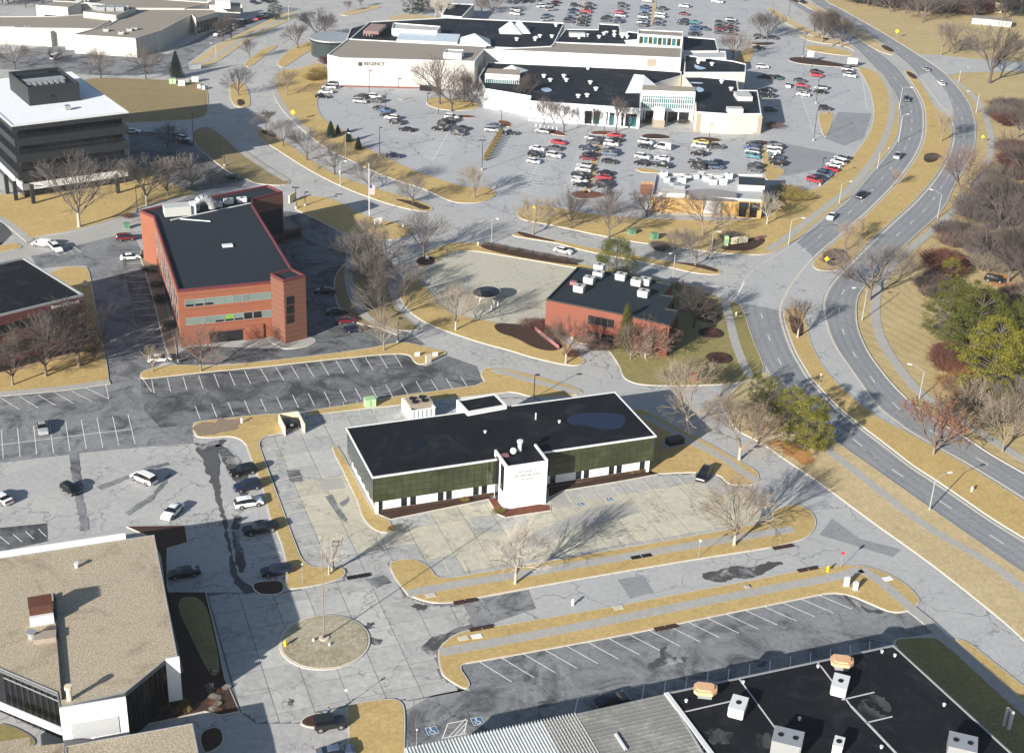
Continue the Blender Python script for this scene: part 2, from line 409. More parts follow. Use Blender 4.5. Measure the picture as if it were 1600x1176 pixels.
# ---- street surfaces laid over the base sheet
layer('street', [(905,604),(917,612),(985,640),(1020,642),(1067,673),(1100,688),(1160,723),(1185,738),(1187,747),(1165,760),(1180,790),(1205,800),(1240,788),(1268,798),(1278,818),(1267,840),(1200,858),(1000,890),(870,912),(742,936),(730,945),(735,985),(767,980),(962,947),(1000,939),(1197,902),(1281,885),(1332,882),(1394,899),(1436,933),(1437,943),(1426,952),(1465,995),(1487,995),(1537,1022),(1600,1072),(1700,1150),(1700,1090),(1600,1003),(1500,918),(1415,853),(1325,788),(1225,718),(1175,685),(1150,673),(1131,645),(1135,625),(1150,602),(1050,604),(1000,602),(972,588)], .006, M['road'], 'pale concrete local street wrapping round the white office', 'street', 1)
layer('street_patch', [(672,944),(742,936),(826,921),(838,950),(742,983),(700,990),(690,985)], .013, M['asph2'], 'darker asphalt patch across the street by the roundabout', 'street patch')
layer('street_patch', [(1280,835),(1300,810),(1345,842),(1408,858),(1395,870),(1330,850)], .013, M['arterial'], 'grey asphalt patch on the frontage street bend', 'street patch')
layer('street_patch', [(965,905),(1005,898),(1022,925),(985,935)], .013, M['arterial'], 'square grey patch in the street south of the office', 'street patch')
# ---- dark asphalt lots
LU = layer('parking_lot', [(218,592),(300,582),(400,573),(500,562),(640,551),(650,568),(665,572),(700,556),(745,572),(758,602),(690,612),(560,632),(400,652),(302,664),(250,668),(225,640)], .008, M['asph'], 'dark worn striped parking lot north of the white office', 'parking lot')
LW = layer('parking_lot', [(-90,622),(0,614),(118,603),(168,597),(215,588),(232,640),(300,664),(303,692),(240,697),(150,705),(0,723),(-90,735)], .004, M['asph2'], 'dark asphalt lot with white stripes at the left edge', 'parking lot')
layer('driveway', [(48,400),(100,388),(150,375),(205,362),(222,392),(240,470),(262,560),(222,590),(170,596),(160,530),(150,480),(140,425),(135,415),(100,416),(60,420)], .006, M['asph2'], 'patched asphalt drive between the two brick offices', 'driveway')
LR = layer('parking_bays', [(186,390),(215,388),(238,440),(262,540),(262,562),(222,566),(212,500),(196,430)], .012, M['asph'], 'dark bay strip along the side of the orange brick office', 'parking bays')
layer('parking_lot', [(385,330),(450,330),(475,334),(500,346),(545,372),(548,400),(527,425),(521,444),(525,474),(540,494),(562,508),(640,520),(665,538),(600,552),(500,556),(400,566),(280,572),(262,560),(300,540),(440,545),(480,540),(430,400)], .008, M['asph'], 'cracked dark lot curving round the orange brick office', 'parking lot')
layer('parking_lot', [(200,205),(290,208),(302,225),(325,245),(357,270),(385,283),(378,292),(330,295),(300,300),(262,285),(240,262),(205,262)], .006, M['asph'], 'small dark lot behind the black office', 'parking lot')
layer('service_road', [(-40,385),(60,372),(105,366),(160,352),(215,334),(222,352),(205,362),(150,376),(60,398),(-40,412)], .010, M['walk'], 'tan concrete lane running past the black office', 'road')
layer('parking_bays', [(-30,345),(0,342),(20,365),(0,385),(-30,388)], .010, M['seal'], 'dark bays at the far left edge', 'parking bays')
LB = layer('parking_lot', [(715,1038),(855,1015),(1000,988),(1107,964),(1247,937),(1312,924),(1374,951),(1400,959),(1428,955),(1460,988),(1395,1000),(1390,1030),(1040,1110),(640,1200),(632,1110),(700,1072),(735,1080)], .010, M['asph2'], 'grey striped lot beside the black flat roof', 'parking lot')
layer('sealed_lane', [(303,700),(322,696),(340,694),(345,720),(342,760),(350,800),(360,850),(368,890),(388,915),(415,928),(380,928),(362,905),(356,860),(345,800),(335,770),(322,735),(316,715)], .012, M['seal'], 'dark sealed strip winding down the old concrete lot', 'sealed strip', 1)
layer('parking_bays', [(345,686),(380,682),(395,724),(410,765),(422,813),(443,870),(448,905),(400,912),(380,880),(368,830),(352,760)], .010, M['road'], 'worn bay strip under the row of dark cars', 'parking bays')
layer('parking_bays', [(-20,826),(74,817),(75,845),(-20,866)], .010, M['asph'], 'small dark bay patch above the tan roof', 'parking bays')
layer('parking_lot', [(502,137),(560,136),(700,145),(830,185),(1000,205),(1190,212),(1195,130),(1150,95),(1180,60),(1235,55),(1262,75),(1335,104),(1352,125),(1362,150),(1366,180),(1360,205),(1345,228),(1325,252),(1305,272),(1285,292),(1262,298),(1205,298),(1195,345),(1020,343),(925,336),(850,320),(810,325),(780,345),(700,320),(600,270),(540,205),(500,180),(494,160)], .006, M['lotmall'], 'large pale asphalt lot in front of the white mall', 'parking lot')
layer('parking_lot', [(745,-30),(1120,-30),(1200,10),(1235,50),(1180,62),(1150,60),(1120,70),(880,45),(700,25)], .006, M['lotmall'], 'crowded parking lot behind the mall', 'parking lot')
layer('asphalt_patch', [(1215,222),(1308,240),(1290,262),(1228,275),(1200,262)], .010, M['arterial'], 'darker asphalt patch in the east mall lot', 'pavement patch')
layer('asphalt_patch', [(1310,175),(1362,178),(1350,215),(1320,228),(1288,216)], .010, M['arterial'], 'grey asphalt ramp beside the grass wedge', 'pavement patch')
LH = layer('parking_lot', [(712,386),(800,400),(907,416),(860,470),(852,492),(828,505),(800,508),(740,497),(698,489),(655,434),(648,425),(672,415)], .008, M['beige'], 'empty beige concrete lot with a dark oval canopy', 'parking lot')
layer('service_lot', [(70,72),(215,80),(262,85),(320,55),(345,42),(400,28),(440,10),(470,14),(400,45),(330,72),(292,100),(262,116),(160,118),(0,108),(0,85)], .006, M['asph2'], 'service lane round the low tan complex', 'road')
# ---- concrete slabs of the white office lot and the roundabout, each slab a piece
lotA = UL([(403,684),(445,678),(480,650),(630,632),(700,630),(760,622),(835,620),(900,655),(1010,738),(1030,741),(1120,738),(1137,757),(1168,760),(1200,790),(1210,812),(1142,828),(950,862),(745,898),(685,908),(660,882),(620,876),(608,880),(636,932),(680,945),(728,945),(742,984),(700,992),(684,1015),(685,1036),(690,1056),(728,1078),(640,1095),(610,1092),(540,1104),(500,1112),(470,1130),(400,1130),(372,1110),(345,1010),(322,925),(395,925),(445,924),(535,906),(541,890),(476,885),(443,800)])
def inside(p, poly):
    c = False; n = len(poly)
    for i in range(n):
        a = poly[i]; b = poly[i-1]
        if (a.y > p.y) != (b.y > p.y) and p.x < (b.x-a.x)*(p.y-a.y)/(b.y-a.y)+a.x: c = not c
    return c
bed = layer('lot_pavement', lotA, .010, M['joint'], 'jointed concrete lot and roundabout round the white office', 'parking lot', world=True)
dirA = (U(1026, 682, 7.5)-U(581.7, 746.5, 7.5)).normalized(); nA = Vector((-dirA.y, dirA.x))
SL = 4.9; slabs = []
o0 = U(600, 900)
for i in range(-40, 41):
    for j in range(-40, 41):
        c = o0+dirA*(i*SL)+nA*(j*SL)
        if all(inside(c+dirA*(SL*.47*a)+nA*(SL*.47*b), lotA) for a in (-1, 1) for b in (-1, 1)):
            slabs.append((c.length, c, 1.0))
slabs.sort(key=lambda s: s[0])
hs = SL/2-.05
sme = MB().box(-hs, hs, -hs, hs, 0, .022).mesh('slab'); sme.materials.append(M['slab'])
smw = sme.copy(); smw.materials.clear(); smw.materials.append(M['slab_warm'])
warmP = UL([(440,760),(560,740),(600,826),(735,788),(1137,745),(1168,760),(1200,800),(1142,828),(950,850),(745,896),(640,870),(500,850),(450,860)])
ang = math.atan2(dirA.y, dirA.x)
for k, (d, c, s_) in enumerate(slabs[:300]):
    o = ob('slab', smw if inside(c, warmP) and random.random() < .9 else sme, bed); o.location = (c.x, c.y, .010); o.rotation_euler = (0, 0, ang)
if len(slabs) > 300:
    mb = MB()
    for d, c, s_ in slabs[300:]:
        v = [c+dirA*(a*hs)+nA*(b*hs) for a, b in ((-1,-1),(1,-1),(1,1),(-1,1))]; prism(v, .010, .031, mb)
    o = mb.ob('slab_field', bed, M['slab']); o['kind'] = 'stuff'
print('slabs', len(slabs))
# partial slabs along the rim, joined
mb = MB()
for i in range(-40, 41):
    for j in range(-40, 41):
        c = o0+dirA*(i*SL)+nA*(j*SL)
        if (c-o0).length > 90: continue
        q = [inside(c+dirA*(SL*.47*a)+nA*(SL*.47*b), lotA) for a in (-1, 1) for b in (-1, 1)]
        if any(q) and not all(q):
            for a in range(10):
                for b in range(10):
                    cc = c+dirA*((a-4.5)*hs/5)+nA*((b-4.5)*hs/5)
                    vv = [cc+dirA*(s*hs/10)+nA*(u*hs/10) for s, u in ((-1,-1),(1,-1),(1,1),(-1,1))]
                    if all(inside(x, lotA) for x in vv): prism(vv, .010, .030, mb)
o = mb.ob('slab_edge', bed, M['slab']); o['kind'] = 'stuff'

# ---- grass islands, verges and medians
I = island
I('grass_verge', [(606,880),(620,875),(640,873),(655,876),(672,886),(685,906),(745,896),(867,875),(950,860),(1050,843),(1142,826),(1212,812),(1203,800),(1225,790),(1250,788),(1270,800),(1277,818),(1267,838),(1237,849),(1200,857),(1100,872),(1000,889),(870,911),(742,935),(710,942),(675,943),(640,932),(630,922),(615,902)], M['grass'], 'golden grass strip with sidewalk south of the white office lot')
I('grass_verge', [(684,1030),(684,1015),(695,1002),(712,990),(740,982),(767,980),(962,947),(1000,939),(1197,902),(1281,885),(1332,882),(1363,887),(1394,899),(1416,913),(1436,933),(1437,943),(1427,951),(1411,957),(1391,957),(1374,950),(1312,923),(1247,937),(1107,965),(1000,988),(855,1015),(747,1034),(715,1039),(734,1065),(734,1074),(725,1077),(707,1067),(690,1055)], M['grass'], 'long golden grass island between the street and the striped lot')
I('grass_verge', [(301,663),(305,659),(376,651),(441,645),(443,655),(445,676),(402,685),(412,716),(427,755),(443,798),(458,839),(476,885),(517,887),(530,885),(541,891),(537,903),(504,914),(445,923),(446,908),(448,890),(443,862),(433,834),(422,813),(417,793),(410,762),(394,724),(379,680),(310,686),(302,676)], M['grass'], 'golden strip behind the row of dark cars, west of the white office')
I('mulch_bed', [(393,912),(410,908),(444,906),(445,928),(410,931),(396,923)], M['mulch'], 'dark mulch end island below the dark blue sedan', cat='planting bed')
I('grass_verge', [(475,643),(560,630),(632,617),(690,610),(760,600),(748,583),(762,573),(800,578),(842,589),(880,599),(915,612),(898,619),(835,622),(800,612),(780,615),(720,622),(690,625),(632,633),(560,640),(475,651)], M['grass'], 'thin grass strip behind the white office', it=1)
I('grass_verge', [(985,640),(1000,639),(1015,643),(1067,673),(1100,688),(1160,723),(1182,735),(1187,745),(1183,757),(1160,759),(1137,757),(1122,740),(1078,738),(1030,741),(1000,741),(960,690)], M['grass'], 'grass corner with sidewalk east of the white office')
I('grass_bed', [(517,700),(522,697),(530,698),(560,757),(588,806),(607,810),(615,828),(600,834),(580,826),(565,808),(560,788),(540,745)], M['grass'], 'narrow grass bed along the white office side wall', it=1, cat='verge')
I('mulch_bed', [(586,802),(650,790),(750,770),(775,778),(737,786),(610,812)], M['mulch'], 'dark mulch bed below the left glass front', it=0, kw=.15, cat='planting bed')
I('mulch_bed', [(855,762),(1015,735),(1031,741),(960,754),(880,767),(857,778)], M['mulch'], 'dark mulch bed below the right glass front', it=0, kw=.15, cat='planting bed')
I('mulch_bed', [(762,780),(775,778),(860,790),(861,798),(790,809),(776,803)], M['mulch_red'], 'reddish mulch bed round the white tower foot', it=0, kw=.15, cat='planting bed')
layer('walkway', [(858,773),(880,767),(893,790),(870,795),(862,790)], .040, M['walk'], 'short concrete walk right of the white tower', 'walkway')
layer('walkway', [(730,785),(775,775),(782,779),(760,787),(737,791)], .040, M['walk'], 'concrete entrance walk left of the white tower', 'walkway')
# frontage green between street and arterial, joined to the brick office green
I('grass_verge', [(1133,625),(1131,645),(1150,673),(1175,685),(1200,699),(1225,718),(1267,745),(1325,788),(1375,825),(1415,853),(1455,882),(1500,917),(1550,957),(1582,984),(1600,1002),(1700,1083),(1700,968),(1600,894),(1575,878),(1500,826),(1450,791),(1375,738),(1310,693),(1275,663),(1240,630),(1215,600),(1197,578),(1175,592),(1150,602)], M['grass_pale'], 'long pale verge between the frontage street and the arterial')
I('grass_verge', [(888,536),(945,540),(955,554),(967,571),(972,588),(980,595),(1000,602),(1050,603.5),(1150,601),(1176,592),(1196,582),(1190,560),(1176,530),(1167,500),(1160,480),(1148,472),(1122,466),(1100,454),(1065,444),(1045,440),(1000,450),(900,500)], M['grass_green'], 'greening lawn round the small brick office')
I('grass_verge', [(638,430),(655,434),(697,489),(740,498),(800,509),(830,507),(856,492),(860,515),(882,530),(892,545),(903,556),(917,564),(905,572),(882,571),(830,559),(800,549),(750,536),(700,519),(662,504),(637,486),(624,466),(620,448)], M['grass'], 'golden bank along the curving street beside the beige lot')
I('mulch_bed', [(770,505),(812,508),(850,505),(875,532),(880,545),(862,550),(835,545),(805,528),(776,520)], M['mulch'], 'large dark mulch bed in front of the small brick office', z0=.1, h=.19, kerb=False, cat='planting bed')
I('grass_verge', [(647,410),(660,398),(695,381),(735,378),(800,391),(860,402),(907,412),(940,420),(1000,430),(1050,441),(1040,450),(950,430),(905,420),(800,402),(714,388),(672,416),(655,420)], M['grass'], 'thin verge above the beige lot')
I('mulch_bed', [(648,410),(658,400),(678,402),(680,412),(662,417)], M['mulch'], 'mulch tip with a small sign under the bare tree', z0=.1, h=.19, kerb=False, cat='planting bed')
I('mulch_bed', [(752,381),(800,391),(860,402),(905,412),(903,417),(800,401),(750,388)], M['mulch'], 'long mulch bed of clipped shrubs above the beige lot', z0=.1, h=.19, kerb=False, cat='planting bed')
I('median', [(798,369),(805,363),(825,366),(870,376),(940,391),(990,399),(1050,410),(1095,414),(1122,420),(1130,426),(1122,430),(1087,428),(1050,419),(985,406),(940,398),(900,389),(870,380),(835,375)], M['grass'], 'slim median with mulch tips in the east side street', cat='median')
I('grass_verge', [(805,335),(812,324),(850,320),(925,336),(1015,343),(1190,346),(1198,330),(1205,300),(1230,300),(1262,298),(1285,292),(1305,272),(1325,252),(1345,228),(1360,205),(1366,180),(1362,150),(1352,125),(1338,106),(1352,107),(1370,112),(1388,132),(1400,155),(1405,180),(1404,205),(1398,222),(1383,243),(1363,265),(1343,288),(1323,312),(1303,329),(1273,349),(1243,377),(1213,392),(1195,399),(1150,398),(1100,393),(1050,385),(1000,380),(950,371),(888,358),(850,350),(815,344)], M['grass'], 'sweeping verge from the yellow restaurant up the arterial')
I('mulch_bed', [(1125,386),(1140,378),(1165,375),(1195,372),(1195,380),(1175,392),(1145,393),(1128,391)], M['mulch'], 'dark mulch bed round the beige entrance sign', z0=.1, h=.19, kerb=False, cat='planting bed')
I('median', [(398,206),(406,202),(418,203),(432,213),(450,224),(482,249),(510,265),(535,278),(575,291),(612,302),(650,312),(672,321),(678,328),(668,332),(640,328),(605,319),(560,303),(520,286),(475,262),(437,237),(405,217)], M['grass'], 'long tree-planted median on the boulevard', cat='median')
I('median', [(357,135),(362,130),(378,129),(386,136),(390,150),(392,165),(384,169),(370,168),(361,160)], M['grass'], 'small boulevard median with mulch and one bare tree', cat='median')
I('median', [(380,102),(392,90),(410,78),(430,70),(434,74),(415,86),(402,98),(388,106)], M['grass'], 'second boulevard median beyond the small one', cat='median')
I('median', [(528,22),(560,14),(590,8),(598,11),(568,20),(540,26)], M['grass_pale'], 'farthest boulevard median near the pines', cat='median')
I('median', [(1218,-12),(1236,-10),(1262,3),(1305,25),(1345,48),(1375,67),(1398,84),(1394,88),(1362,76),(1330,53),(1298,31),(1250,6)], M['grass_pale'], 'narrow arterial median at the top', cat='median')
I('median', [(1410,110),(1424,111),(1432,122),(1442,135),(1452,152),(1460,168),(1478,180),(1486,198),(1487,220),(1479,245),(1467,268),(1449,292),(1424,319),(1399,341),(1374,364),(1354,381),(1340,399),(1322,416),(1310,423),(1285,424),(1271,420),(1269,410),(1282,397),(1300,382),(1315,370),(1335,352),(1360,330),(1385,305),(1398,292),(1418,267),(1433,245),(1445,220),(1447,190),(1445,165),(1433,142),(1421,125)], M['grass'], 'broad arterial median with shrubs and small trees', cat='median')
I('median', [(1223,487),(1235,480),(1248,481),(1257,491),(1261,509),(1266,534),(1275,554),(1285,571),(1298,588),(1320,610),(1345,633),(1380,658),(1417,675),(1450,694),(1500,721),(1550,751),(1600,783),(1700,843),(1700,904),(1600,841),(1550,811),(1500,776),(1460,749),(1425,727),(1390,699),(1350,669),(1325,649),(1305,632),(1282,607),(1266,590),(1258,576),(1243,551),(1233,526),(1226,504)], M['grass'], 'wide lower arterial median crossed by tree shadows', cat='median')
for px, lb in (([(1376,71),(1385,72),(1398,80),(1393,83),(1380,77)], 'dark mulch patch at the upper median tip'), ([(1415,112),(1424,114),(1434,122),(1430,125),(1420,120)], 'dark mulch patch just south of the upper junction'), ([(1446,240),(1468,240),(1466,252),(1448,256),(1442,249)], 'mulch patch halfway down the broad median'), ([(1282,402),(1300,388),(1322,392),(1325,398),(1308,418),(1292,414)], 'large mulch patch with brush at the median nose'), ([(1231,491),(1246,498),(1254,500),(1256,528),(1240,522),(1236,515)], 'mulch patch on the lower median nose'), ([(1222,-6),(1240,-3),(1250,4),(1244,5)], 'mulch patch on the topmost median')):
    I('mulch_bed', px, M['mulch'], lb, z0=.1, h=.19, kerb=False, cat='planting bed')
for px, lb in (([(805,364),(815,363),(845,372),(868,377),(866,379),(840,374),(820,371)], 'mulch strip at the west end of the side street median'), ([(1046,410),(1080,412),(1100,415),(1122,422),(1122,427),(1100,421),(1075,415)], 'mulch strip at the east end of the side street median'), ([(405,205),(418,204),(432,212),(430,217),(416,212)], 'dark shrub bed at the boulevard median tip'), ([(612,311),(640,314),(665,322),(674,327),(660,329),(640,320)], 'mulch strip at the boulevard median lower end'), ([(370,156),(380,156),(384,164),(372,167)], 'mulch spot under the single boulevard tree')):
    I('mulch_bed', px, M['mulch'], lb, z0=.1, h=.19, kerb=False, cat='planting bed')
I('grass_verge', [(427,150),(425,125),(437,110),(470,108),(500,96),(514,112),(524,130),(503,136),(494,160),(500,180),(512,192),(540,205),(565,228),(600,245),(650,268),(700,285),(735,294),(765,292),(776,302),(772,309),(750,318),(717,318),(697,313),(665,296),(620,283),(587,270),(550,252),(512,235),(482,212),(457,190),(437,168)], M['grass'], 'curving verge between the boulevard and the mall lot')
I('grass_verge', [(432,102),(440,88),(458,75),(480,66),(505,60),(508,70),(475,85),(456,98),(442,107)], M['grass'], 'small verge left of the mall round tower')
I('grass_verge', [(290,105),(300,97),(330,75),(370,55),(400,42),(440,22),(460,18),(468,24),(440,38),(400,58),(370,76),(345,95),(320,106)], M['grass_pale'], 'pale verge with a sidewalk along the upper boulevard')
I('grass_field', [(130,124),(160,122),(230,124),(262,126),(300,127),(322,132),(325,150),(326,170),(322,183),(300,188),(200,193),(90,190),(60,150)], M['grass_grey'], 'broad dull field beyond the black office', cat='field')
I('grass_verge', [(300,203),(327,197),(350,207),(370,227),(400,247),(425,265),(458,283),(445,291),(400,288),(385,280),(357,270),(325,245),(302,225)], M['grass_grey'], 'dry bank between the small dark lot and the boulevard')
I('grass_verge', [(457,326),(465,309),(482,306),(515,309),(540,321),(560,334),(600,344),(640,354),(647,362),(640,368),(615,376),(570,374),(540,366),(500,346),(475,334)], M['grass'], 'golden mound beside the orange brick office')
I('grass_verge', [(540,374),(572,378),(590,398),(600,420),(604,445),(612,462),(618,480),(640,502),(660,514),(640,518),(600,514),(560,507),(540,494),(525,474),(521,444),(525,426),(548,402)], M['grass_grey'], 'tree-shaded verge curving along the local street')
I('grass_verge', [(-60,312),(0,303),(40,305),(120,295),(200,272),(205,262),(240,264),(262,285),(300,300),(320,300),(222,322),(210,332),(160,349),(105,363),(60,370),(46,374),(20,352),(0,338),(-60,345)], M['grass'], 'golden lawn in front of the black office')
I('grass_verge', [(-60,400),(20,378),(33,384),(36,388),(0,395),(-60,412)], M['grass'], 'sliver of grass at the far left edge')
I('grass_verge', [(60,440),(80,425),(100,417),(134,417),(140,425),(150,480),(160,530),(171,590),(168,597),(118,604),(0,614),(-80,622),(-80,560),(0,540)], M['grass'], 'lawn round the dark brick office')
I('planting_strip', [(215,392),(232,386),(250,420),(262,480),(280,560),(268,566),(256,540),(242,480),(228,430)], M['mulch_tan'], 'tan mulch strip with round shrubs beside the orange brick office', cat='planting bed')
I('grass_verge', [(218,588),(222,580),(250,572),(290,570),(330,573),(400,566),(500,555),(575,545),(615,536),(635,535),(660,541),(697,549),(698,554),(662,571),(647,568),(640,553),(600,554),(500,564),(400,575),(300,584),(235,592),(222,592)], M['grass'], 'golden strip in front of the orange brick office')
I('entry_apron', [(415,530),(424,526),(470,524),(490,528),(495,533),(485,541),(450,547),(436,543)], M['walk'], 'pale rounded apron at the brick tower foot', h=.12, cat='walkway')
I('grass_island', [(540,1103),(560,1097),(610,1091),(625,1094),(634,1107),(632,1180),(632,1230),(550,1230),(540,1180),(545,1145),(540,1120)], M['grass'], 'square grass island beside the black off-roader')
I('mulch_bed', [(467,1130),(475,1120),(500,1112),(506,1120),(506,1137),(480,1137)], M['mulch'], 'small mulch nose behind the black off-roader', cat='planting bed')
I('lawn', [(1397,998),(1420,996),(1465,995),(1480,1010),(1600,1102),(1700,1185),(1760,1330),(1640,1330),(1520,1176),(1397,1012)], M['grass_green'], 'greenish lawn right of the black flat roof')
I('grass_verge', [(1487,996),(1512,1002),(1537,1022),(1600,1072),(1700,1152),(1700,1180),(1600,1098),(1510,1018)], M['grass'], 'golden strip between street and lower right sidewalk')
I('planting_bed', [(197,823),(290,821),(294,848),(262,857),(262,925),(322,925),(340,1000),(352,1060),(375,1112),(345,1118),(320,1112),(250,1128),(205,1137),(205,1100),(285,1050),(250,870),(235,840)], M['mulch'], 'dark planting bed along the tan gravel-roof office', it=0, cat='planting bed', kw=.15)
I('lawn', [(270,935),(318,932),(334,990),(346,1050),(330,1060),(300,1000)], M['grass_green'], 'strip of shaded lawn beside the tan gravel-roof office', z0=.1, h=.19, kerb=False, cat='lawn')
I('planting_bed', [(310,1143),(345,1133),(352,1160),(330,1176),(316,1176)], M['mulch'], 'small dark bed by the lower left entry', cat='planting bed', kw=.15)
I('lawn', [(-10,1130),(18,1133),(58,1155),(50,1170),(-10,1175)], M['grass_green'], 'small lawn in the office courtyard', cat='lawn', kw=.1)
# round island
cpts = UL([(420+a/8.889, 940+b/8.889) for a, b in ((148,590),(860,180),(1390,520),(700,960))])
cc = (cpts[0]+cpts[1]+cpts[2]+cpts[3])/4; cr = sum((q-cc).length for q in cpts)/4
ring = lambda r_, n=64: [cc+Vector((math.cos(2*math.pi*i/n), math.sin(2*math.pi*i/n)))*r_ for i in range(n)]
ro = prism(ring(cr-.35), 0, .22).ob('round_island', None, M['island']); tag(ro, 'round patchy turf island with a flagpole in its centre', 'roundabout', kind='structure')
mb = MB(); a = ring(cr); b = ring(cr-.4); n = 64
v = [(q.x, q.y, 0) for q in a]+[(q.x, q.y, .15) for q in a]+[(q.x, q.y, .17) for q in b]
mb.add(v, [(i, (i+1) % n, n+(i+1) % n, n+i) for i in range(n)]+[(n+i, n+(i+1) % n, 2*n+(i+1) % n, 2*n+i) for i in range(n)])
mb.ob('kerb', ro, M['kerb'])
# mall islands
for k, (px, mt, lb) in enumerate([
    ([(860,202),(878,206),(886,212),(880,213),(860,210),(850,205)], 'mulch_red', 'reddish mulch island before the mall, westmost of five'),
    ([(920,207),(940,204),(972,208),(965,212),(925,211)], 'mulch_red', 'reddish mulch island under the mall front trees'),
    ([(1000,212),(1015,209),(1040,211),(1050,216),(1035,218),(1005,217)], 'mulch', 'dark oval island before the mall glass entrance'),
    ([(1080,217),(1095,214),(1120,216),(1131,221),(1110,223),(1085,221)], 'mulch', 'dark oval island below the cream mall wall'),
    ([(1162,222),(1180,219),(1205,222),(1224,226),(1200,228),(1168,226)], 'mulch', 'dark oval island at the east end of the mall front'),
    ([(933,216),(942,216),(938,240),(932,262),(925,290),(918,305),(910,300),(918,270),(927,240)], 'grass', 'golden strip between two full parking rows'),
    ([(890,302),(905,298),(935,300),(948,304),(940,309),(915,312),(895,309)], 'mulch_red', 'kerbed end island with the leaning lamp, south mall lot'),
    ([(1190,228),(1198,228),(1202,258),(1230,266),(1215,280),(1196,284),(1192,262)], 'grass', 'grass strip and nose right of the last mall row'),
    ([(990,262),(1010,264),(1030,266),(1030,271),(1000,270)], 'grass', 'grass nose just above the restaurant service yard'),
    ([(1277,176),(1306,175),(1292,214),(1288,216),(1280,195)], 'grass', 'grass wedge in the east mall lot'),
    ([(757,254),(762,250),(787,205),(783,204),(760,240)], 'grass', 'thin strip with a row of little conifers'),
    ([(665,156),(680,152),(745,158),(750,170),(720,174),(690,172),(668,166)], 'grass', 'planted corner under the big bare mall trees'),
    ([(712,180),(742,181),(744,185),(715,185)], 'mulch_red', 'reddish mulch strip near the west mall entrance'),
    ([(785,188),(800,192),(798,200),(784,196),(775,190)], 'mulch_red', 'dark mulch curl by the west entrance drive'),
    ([(1257,77),(1262,70),(1305,75),(1340,86),(1318,88),(1270,81)], 'grass', 'triangle of grass under the tree clump'),
    ([(1232,90),(1262,90),(1330,103),(1352,107),(1318,106),(1255,101),(1232,96)], 'mulch', 'long dark hedge strip by the white sign panels'),
    ([(1240,50),(1262,58),(1318,62),(1340,84),(1322,72),(1262,66)], 'grass_pale', 'roadside grass between mall lot and arterial'),
    ([(1195,8),(1215,18),(1262,45),(1300,62),(1290,64),(1255,52),(1205,24)], 'grass_pale', 'roadside grass strip behind the mall lot'),
    ([(912,0),(919,0),(905,38),(898,40)], 'grass_pale', 'narrow divider in the back lot, western one'),
    ([(1021,-5),(1027,-5),(1022,42),(1015,43)], 'grass_pale', 'narrow divider in the back lot, eastern one'),
    ([(1145,92),(1165,74),(1180,76),(1172,98),(1160,105)], 'grass', 'grass corner east of the mall under a bare tree'),
    ([(600,30),(630,22),(670,25),(735,38),(700,45),(660,40),(620,38)], 'grass_pale', 'pale lawn behind the mall near the pines'),
    ([(572,60),(600,46),(630,42),(560,70),(520,72)], 'grass_pale', 'sliver of lawn behind the mall round tower'),
    ([(1170,68),(1200,66),(1215,68),(1200,72),(1178,71)], 'mulch', 'dark bed at the back of the east mall lot'),
]):
    I('lot_island', px, M[mt], lb, cat='lot island', kw=.18)
# sidewalks
M['litter'] = grass_mat('orange_needle_litter', (.36, .17, .06), (.50, .26, .10), (.24, .12, .05))
layer('needle_litter', [(1488,530),(1505,545),(1530,560),(1560,580),(1580,610),(1560,622),(1530,600),(1500,578),(1470,552)], -.04, M['litter'], 'orange needle litter under the pine grove', 'litter', 2, jag=.6)
layer('needle_litter', [(1540,425),(1570,428),(1590,440),(1570,450),(1548,446)], -.04, M['litter'], 'orange leaf litter beside the parked black car', 'litter', 2, jag=.5)
layer('needle_litter', [(1190,688),(1215,690),(1260,700),(1275,716),(1262,732),(1235,715),(1205,700)], .155, M['litter'], 'orange litter under the olive pines by the frontage street', 'litter', 2, jag=.4)
layer('leaf_litter', [(304,664),(340,658),(378,656),(376,672),(340,680),(308,682)], .155, M['mulch_tan'], 'brown thatch on the rough strip by the dark lot', 'litter', 2, jag=.5)
walk([(637,928),(700,916),(800,900),(1000,867),(1150,841),(1240,827)], label='sidewalk through the grass strip south of the office lot')
walk([(688,1020),(850,990),(1000,961),(1169,927),(1309,902),(1345,890)], label='sidewalk along the long lower grass island')
walk([(1345,890),(1370,904),(1400,930),(1424,952),(1448,970),(1477,997),(1525,1042),(1600,1110),(1700,1195)], label='sidewalk running down the lower right corner')
walk([(1007,650),(1070,685),(1137,720),(1160,738),(1183,752)], label='sidewalk east of the white office')
walk([(770,578),(820,592),(860,603),(905,615)], label='sidewalk behind the white office')
walk([(1292,703),(1325,728),(1375,768),(1425,808),(1475,840),(1525,868),(1550,882),(1600,922),(1700,993)], label='sidewalk beside the arterial at lower right')
walk([(1132,470),(1140,499),(1147,531),(1157,559),(1172,590)], label='sidewalk curving past the small brick office lawn')
walk([(1372,112),(1384,128),(1394,150),(1394,180),(1387,208),(1372,240),(1350,270),(1325,299),(1295,321),(1262,346),(1232,371),(1200,391)], label='sidewalk along the mall side of the arterial', w_=2.2)
walk([(1490,124),(1517,145),(1530,162),(1542,182),(1547,207),(1551,225),(1545,250),(1530,280),(1507,314),(1480,339),(1450,366),(1415,394),(1390,419),(1370,454),(1366,484),(1372,519),(1385,546),(1405,575),(1435,613),(1475,638),(1525,670),(1562,695),(1600,718),(1700,775)], z=.02, label='path winding along the mown slope', w_=2.2, mat='walk')
walk([(548,380),(546,410),(544,439),(550,464),(565,489),(585,506),(625,522)], label='sidewalk under the grey street trees')
walk([(292,103),(320,98),(345,84),(372,65),(400,51),(440,30),(462,21)], label='sidewalk along the upper boulevard', w_=2.0)
